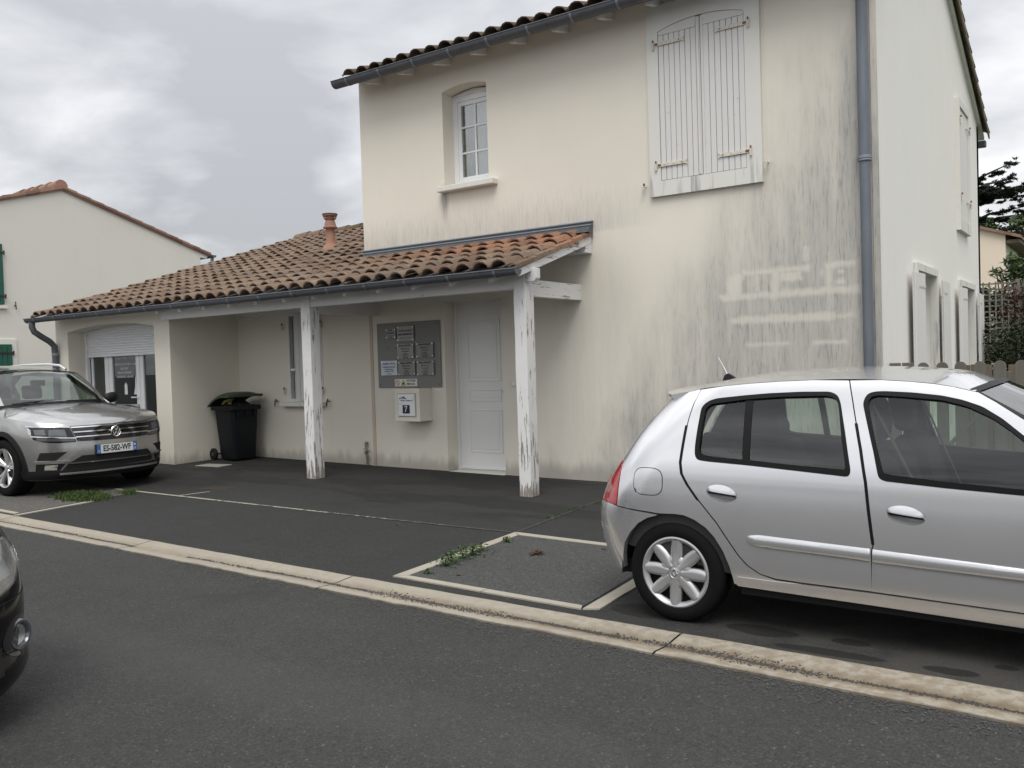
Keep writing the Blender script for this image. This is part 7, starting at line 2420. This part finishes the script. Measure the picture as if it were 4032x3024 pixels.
TB = (-2.1, 20.0, 0)
tre = thing("trellis", "pale weathered square trellis above the dark shrubs", "trellis", TB)
for i in range(9):
    x = -2.65 + i * .11
    mb = MB(TB); mb.box((x, 19.98, 1.55), (x + .028, 20.0, 2.75)); mb.build("lath", M_trel if "trellis_wood" in MATS else weathered("trellis_wood", (.20, .19, .165)), tre)
    M_trel = MATS["trellis_wood"]
for i in range(11):
    z = 1.6 + i * .11
    mb = MB(TB); mb.box((-2.68, 20.001, z), (-1.72, 20.02, z + .028)); mb.build("lath", M_trel, tre)
for x in (-1.74, -1.6):
    mb = MB(TB); mb.box((x, 19.96, 0), (x + .07, 20.03, 2.78)); mb.build("post", M_trel, tre)
for i in range(4):
    mb = MB(TB); mb.box((-1.68 + i * .06, 20.1 + i * .25, 1.6), (-1.65 + i * .06, 20.13 + i * .25, 2.70)); mb.build("lath", M_trel, tre)
for z in (1.8, 2.1, 2.4, 2.68):
    mb = MB(TB); mb.bar((-1.66, 20.1, z), (-1.42, 21.1, z), .02, .028); mb.build("lath", M_trel, tre)
mb = MB((-1.7, 17.6, 0)); mb.box((-2.0, 17.5, 1.42), (-1.55, 17.9, 1.50)); mb.box((-1.98, 17.52, 0), (-1.94, 17.56, 1.42)); mb.box((-1.62, 17.52, 0), (-1.57, 17.56, 1.42)); 
st = thing("garden_shelter", "small grey slab-topped shelter among the dark shrubs", "shelter", (-1.7, 17.6, 0)); mb.build("frame", M_grey, st)
mb = MB((-1.7, 17.6, 0)); mb.box((-1.66, 17.56, .95), (-1.56, 17.60, 1.38)); mb.build("side_board", M_pot, st)

GB = (-6.5, 39.5, 0)
gh = thing("peach_house", "peach rendered house with low tiled roof in the distance past the gable", "house", GB)
mb = MB(GB); mb.prism([(-9.5, -.2), (-3.33, -.2), (-3.33, 5.34), (-6.4, 6.42), (-9.5, 5.34)], 35.0, 35.2, "xz"); mb.build("gable_wall", M_peach, gh)
mb = MB(GB); mb.box((-3.55, 35.202, -.2), (-3.335, 44, 5.3)); mb.build("side_wall", M_white, gh)
mb = MB(GB)
for s in (1, -1):
    mb.add([(-6.4, 34.85, 6.50), (-6.4 + s * 3.55, 34.85, 5.26), (-6.4 + s * 3.55, 44.2, 5.26), (-6.4, 44.2, 6.50), (-6.4, 34.85, 6.40), (-6.4 + s * 3.55, 34.85, 5.16), (-6.4 + s * 3.55, 44.2, 5.16), (-6.4, 44.2, 6.40)], [(0, 1, 2, 3), (7, 6, 5, 4), (0, 4, 5, 1), (1, 5, 6, 2), (2, 6, 7, 3)])
mb.build("roof", M_tile_red, gh)
mb = MB(GB); mb.box((-3.30, 35.0, 5.02), (-2.88, 44, 5.14)); mb.build("eaves_board", M_brown, gh)
for y in (36.0, 37.4, 39.5):
    mb = MB(GB); mb.box((-3.335, y, 3.6), (-3.30, y + .9, 4.95)); wn = mb.build("window", M_pvc, gh)
    mb = MB(GB); mb.box((-3.30, y + .1, 3.7), (-3.292, y + .8, 4.85)); mb.build("pane", M_dglass, wn)
mb = MB((-1.0, 46.0, 0)); mb.box((-3.6, 46.0, -.2), (2.5, 52, 5.6)); fh = thing("far_house", "far house with peach wall glimpsed behind the peach house", "house", (-1.0, 46.0, 0)); mb.build("wall", M_peach, fh)
mb = MB((-1.0, 46.0, 0)); mb.prism([(-3.9, 5.6), (2.8, 5.6), (-.5, 6.9)], 45.7, 52.3, "xz"); mb.build("roof", M_tile_red, fh)


def tree(name, label, base, h, trunk_r, limbs, clumps, m, size, n_of, elong=1.6, flat=0.0, extra=None):
    t = thing(name, label, "tree", base, 0)
    mb = MB(base)
    b = Vector(base)
    mb.tube([b + Vector((0, 0, -.1)), b + Vector((.05, 0, h * .35)), b + Vector((-.05, .05, h * .7)), b + Vector((0, 0, h))], [trunk_r, trunk_r * .8, trunk_r * .5, trunk_r * .12], 10)
    for (p, q) in limbs:
        p, q = Vector(p), Vector(q)
        mid = (p + q) / 2 + Vector((0, 0, .08 * (q - p).length))
        mb.tube([p, mid, q], [trunk_r * .28, trunk_r * .16, trunk_r * .05], 6)
    mb.build("trunk", M_bark, t, smooth=True)
    mb = leaves(clumps, size, n_of, elong=elong, flat=flat); mb.v = [tuple(Vector(v) - b) for v in mb.v]
    mb.build("crown", m, t, fix=False)
    return t


random.seed(21)
cb = (-6.9, 50.0, 0.0)
limbs, cl_ = [], []
for i in range(34):
    z = random.uniform(6.0, 9.6); a = random.uniform(-.9, .9) + (0 if i % 2 else math.pi)
    L_ = random.uniform(2.2, 4.4) * (1.25 - (z - 6) * .085)
    p = Vector((cb[0], cb[1], z - .5)); q = p + Vector((math.cos(a) * L_, math.sin(a) * L_ * .8, random.uniform(.3, 1.1)))
    limbs.append((p, q))
    for k in range(9):
        t = .3 + .72 * k / 8
        c = p.lerp(q, t) + Vector((0, 0, .14 * L_ * t * (1 - t)))
        cl_.append((c.x + random.gauss(0, .12), c.y + random.gauss(0, .3), c.z + random.gauss(0, .06), random.uniform(.22, .42) * (1.1 - .4 * t), .30))
cl_ = [(c[0], c[1], c[2], c[3] * .8, .34) for c in cl_] + [(c[0] + random.gauss(0, .25), c[1], c[2] + random.uniform(-.05, .25), c[3] * .5, .6) for c in cl_]
tree("cedar_tree", "dark cedar with flat layered branches rising behind the houses", cb, 10.2, .38, limbs, cl_, M_needle, .075, 2000, 3.2, .3)
tb = (-4.0, 47.0, 0.0)
limbs = [((-4.0, 47, 3.0), (-4.0 + dx, 47 + dy, 5.2 + dz)) for dx, dy, dz in ((-1, .2, .6), (1, -.2, .7), (.2, .5, 1.8), (-.6, -.4, 1.5), (.9, .6, 1.4))]
cl_ = [(-4.0 + random.gauss(0, 1.0), 47 + random.gauss(0, .8), 5.8 + random.gauss(0, .75), random.uniform(.4, .75), .8) for _ in range(34)]
tree("broadleaf_tree", "rounded dark green tree standing behind the peach house", tb, 7.2, .25, limbs, cl_, M_leaf_m, .14, 520)
tb = (-1.2, 40.0, 0.0)
limbs = [((-1.2, 40, 2.5), (-1.2 + dx, 40 + dy, 4.6 + dz)) for dx, dy, dz in ((-1, .2, .6), (1, -.2, .7), (.2, .5, 1.4))]
cl_ = [(-1.2 + random.gauss(0, .9), 40 + random.gauss(0, .8), 4.4 + random.gauss(0, .8), random.uniform(.4, .7), .8) for _ in range(28)]
tree("garden_tree", "dark green tree hiding the side of the peach house", tb, 6.0, .22, limbs, cl_, M_leaf_d, .14, 520)
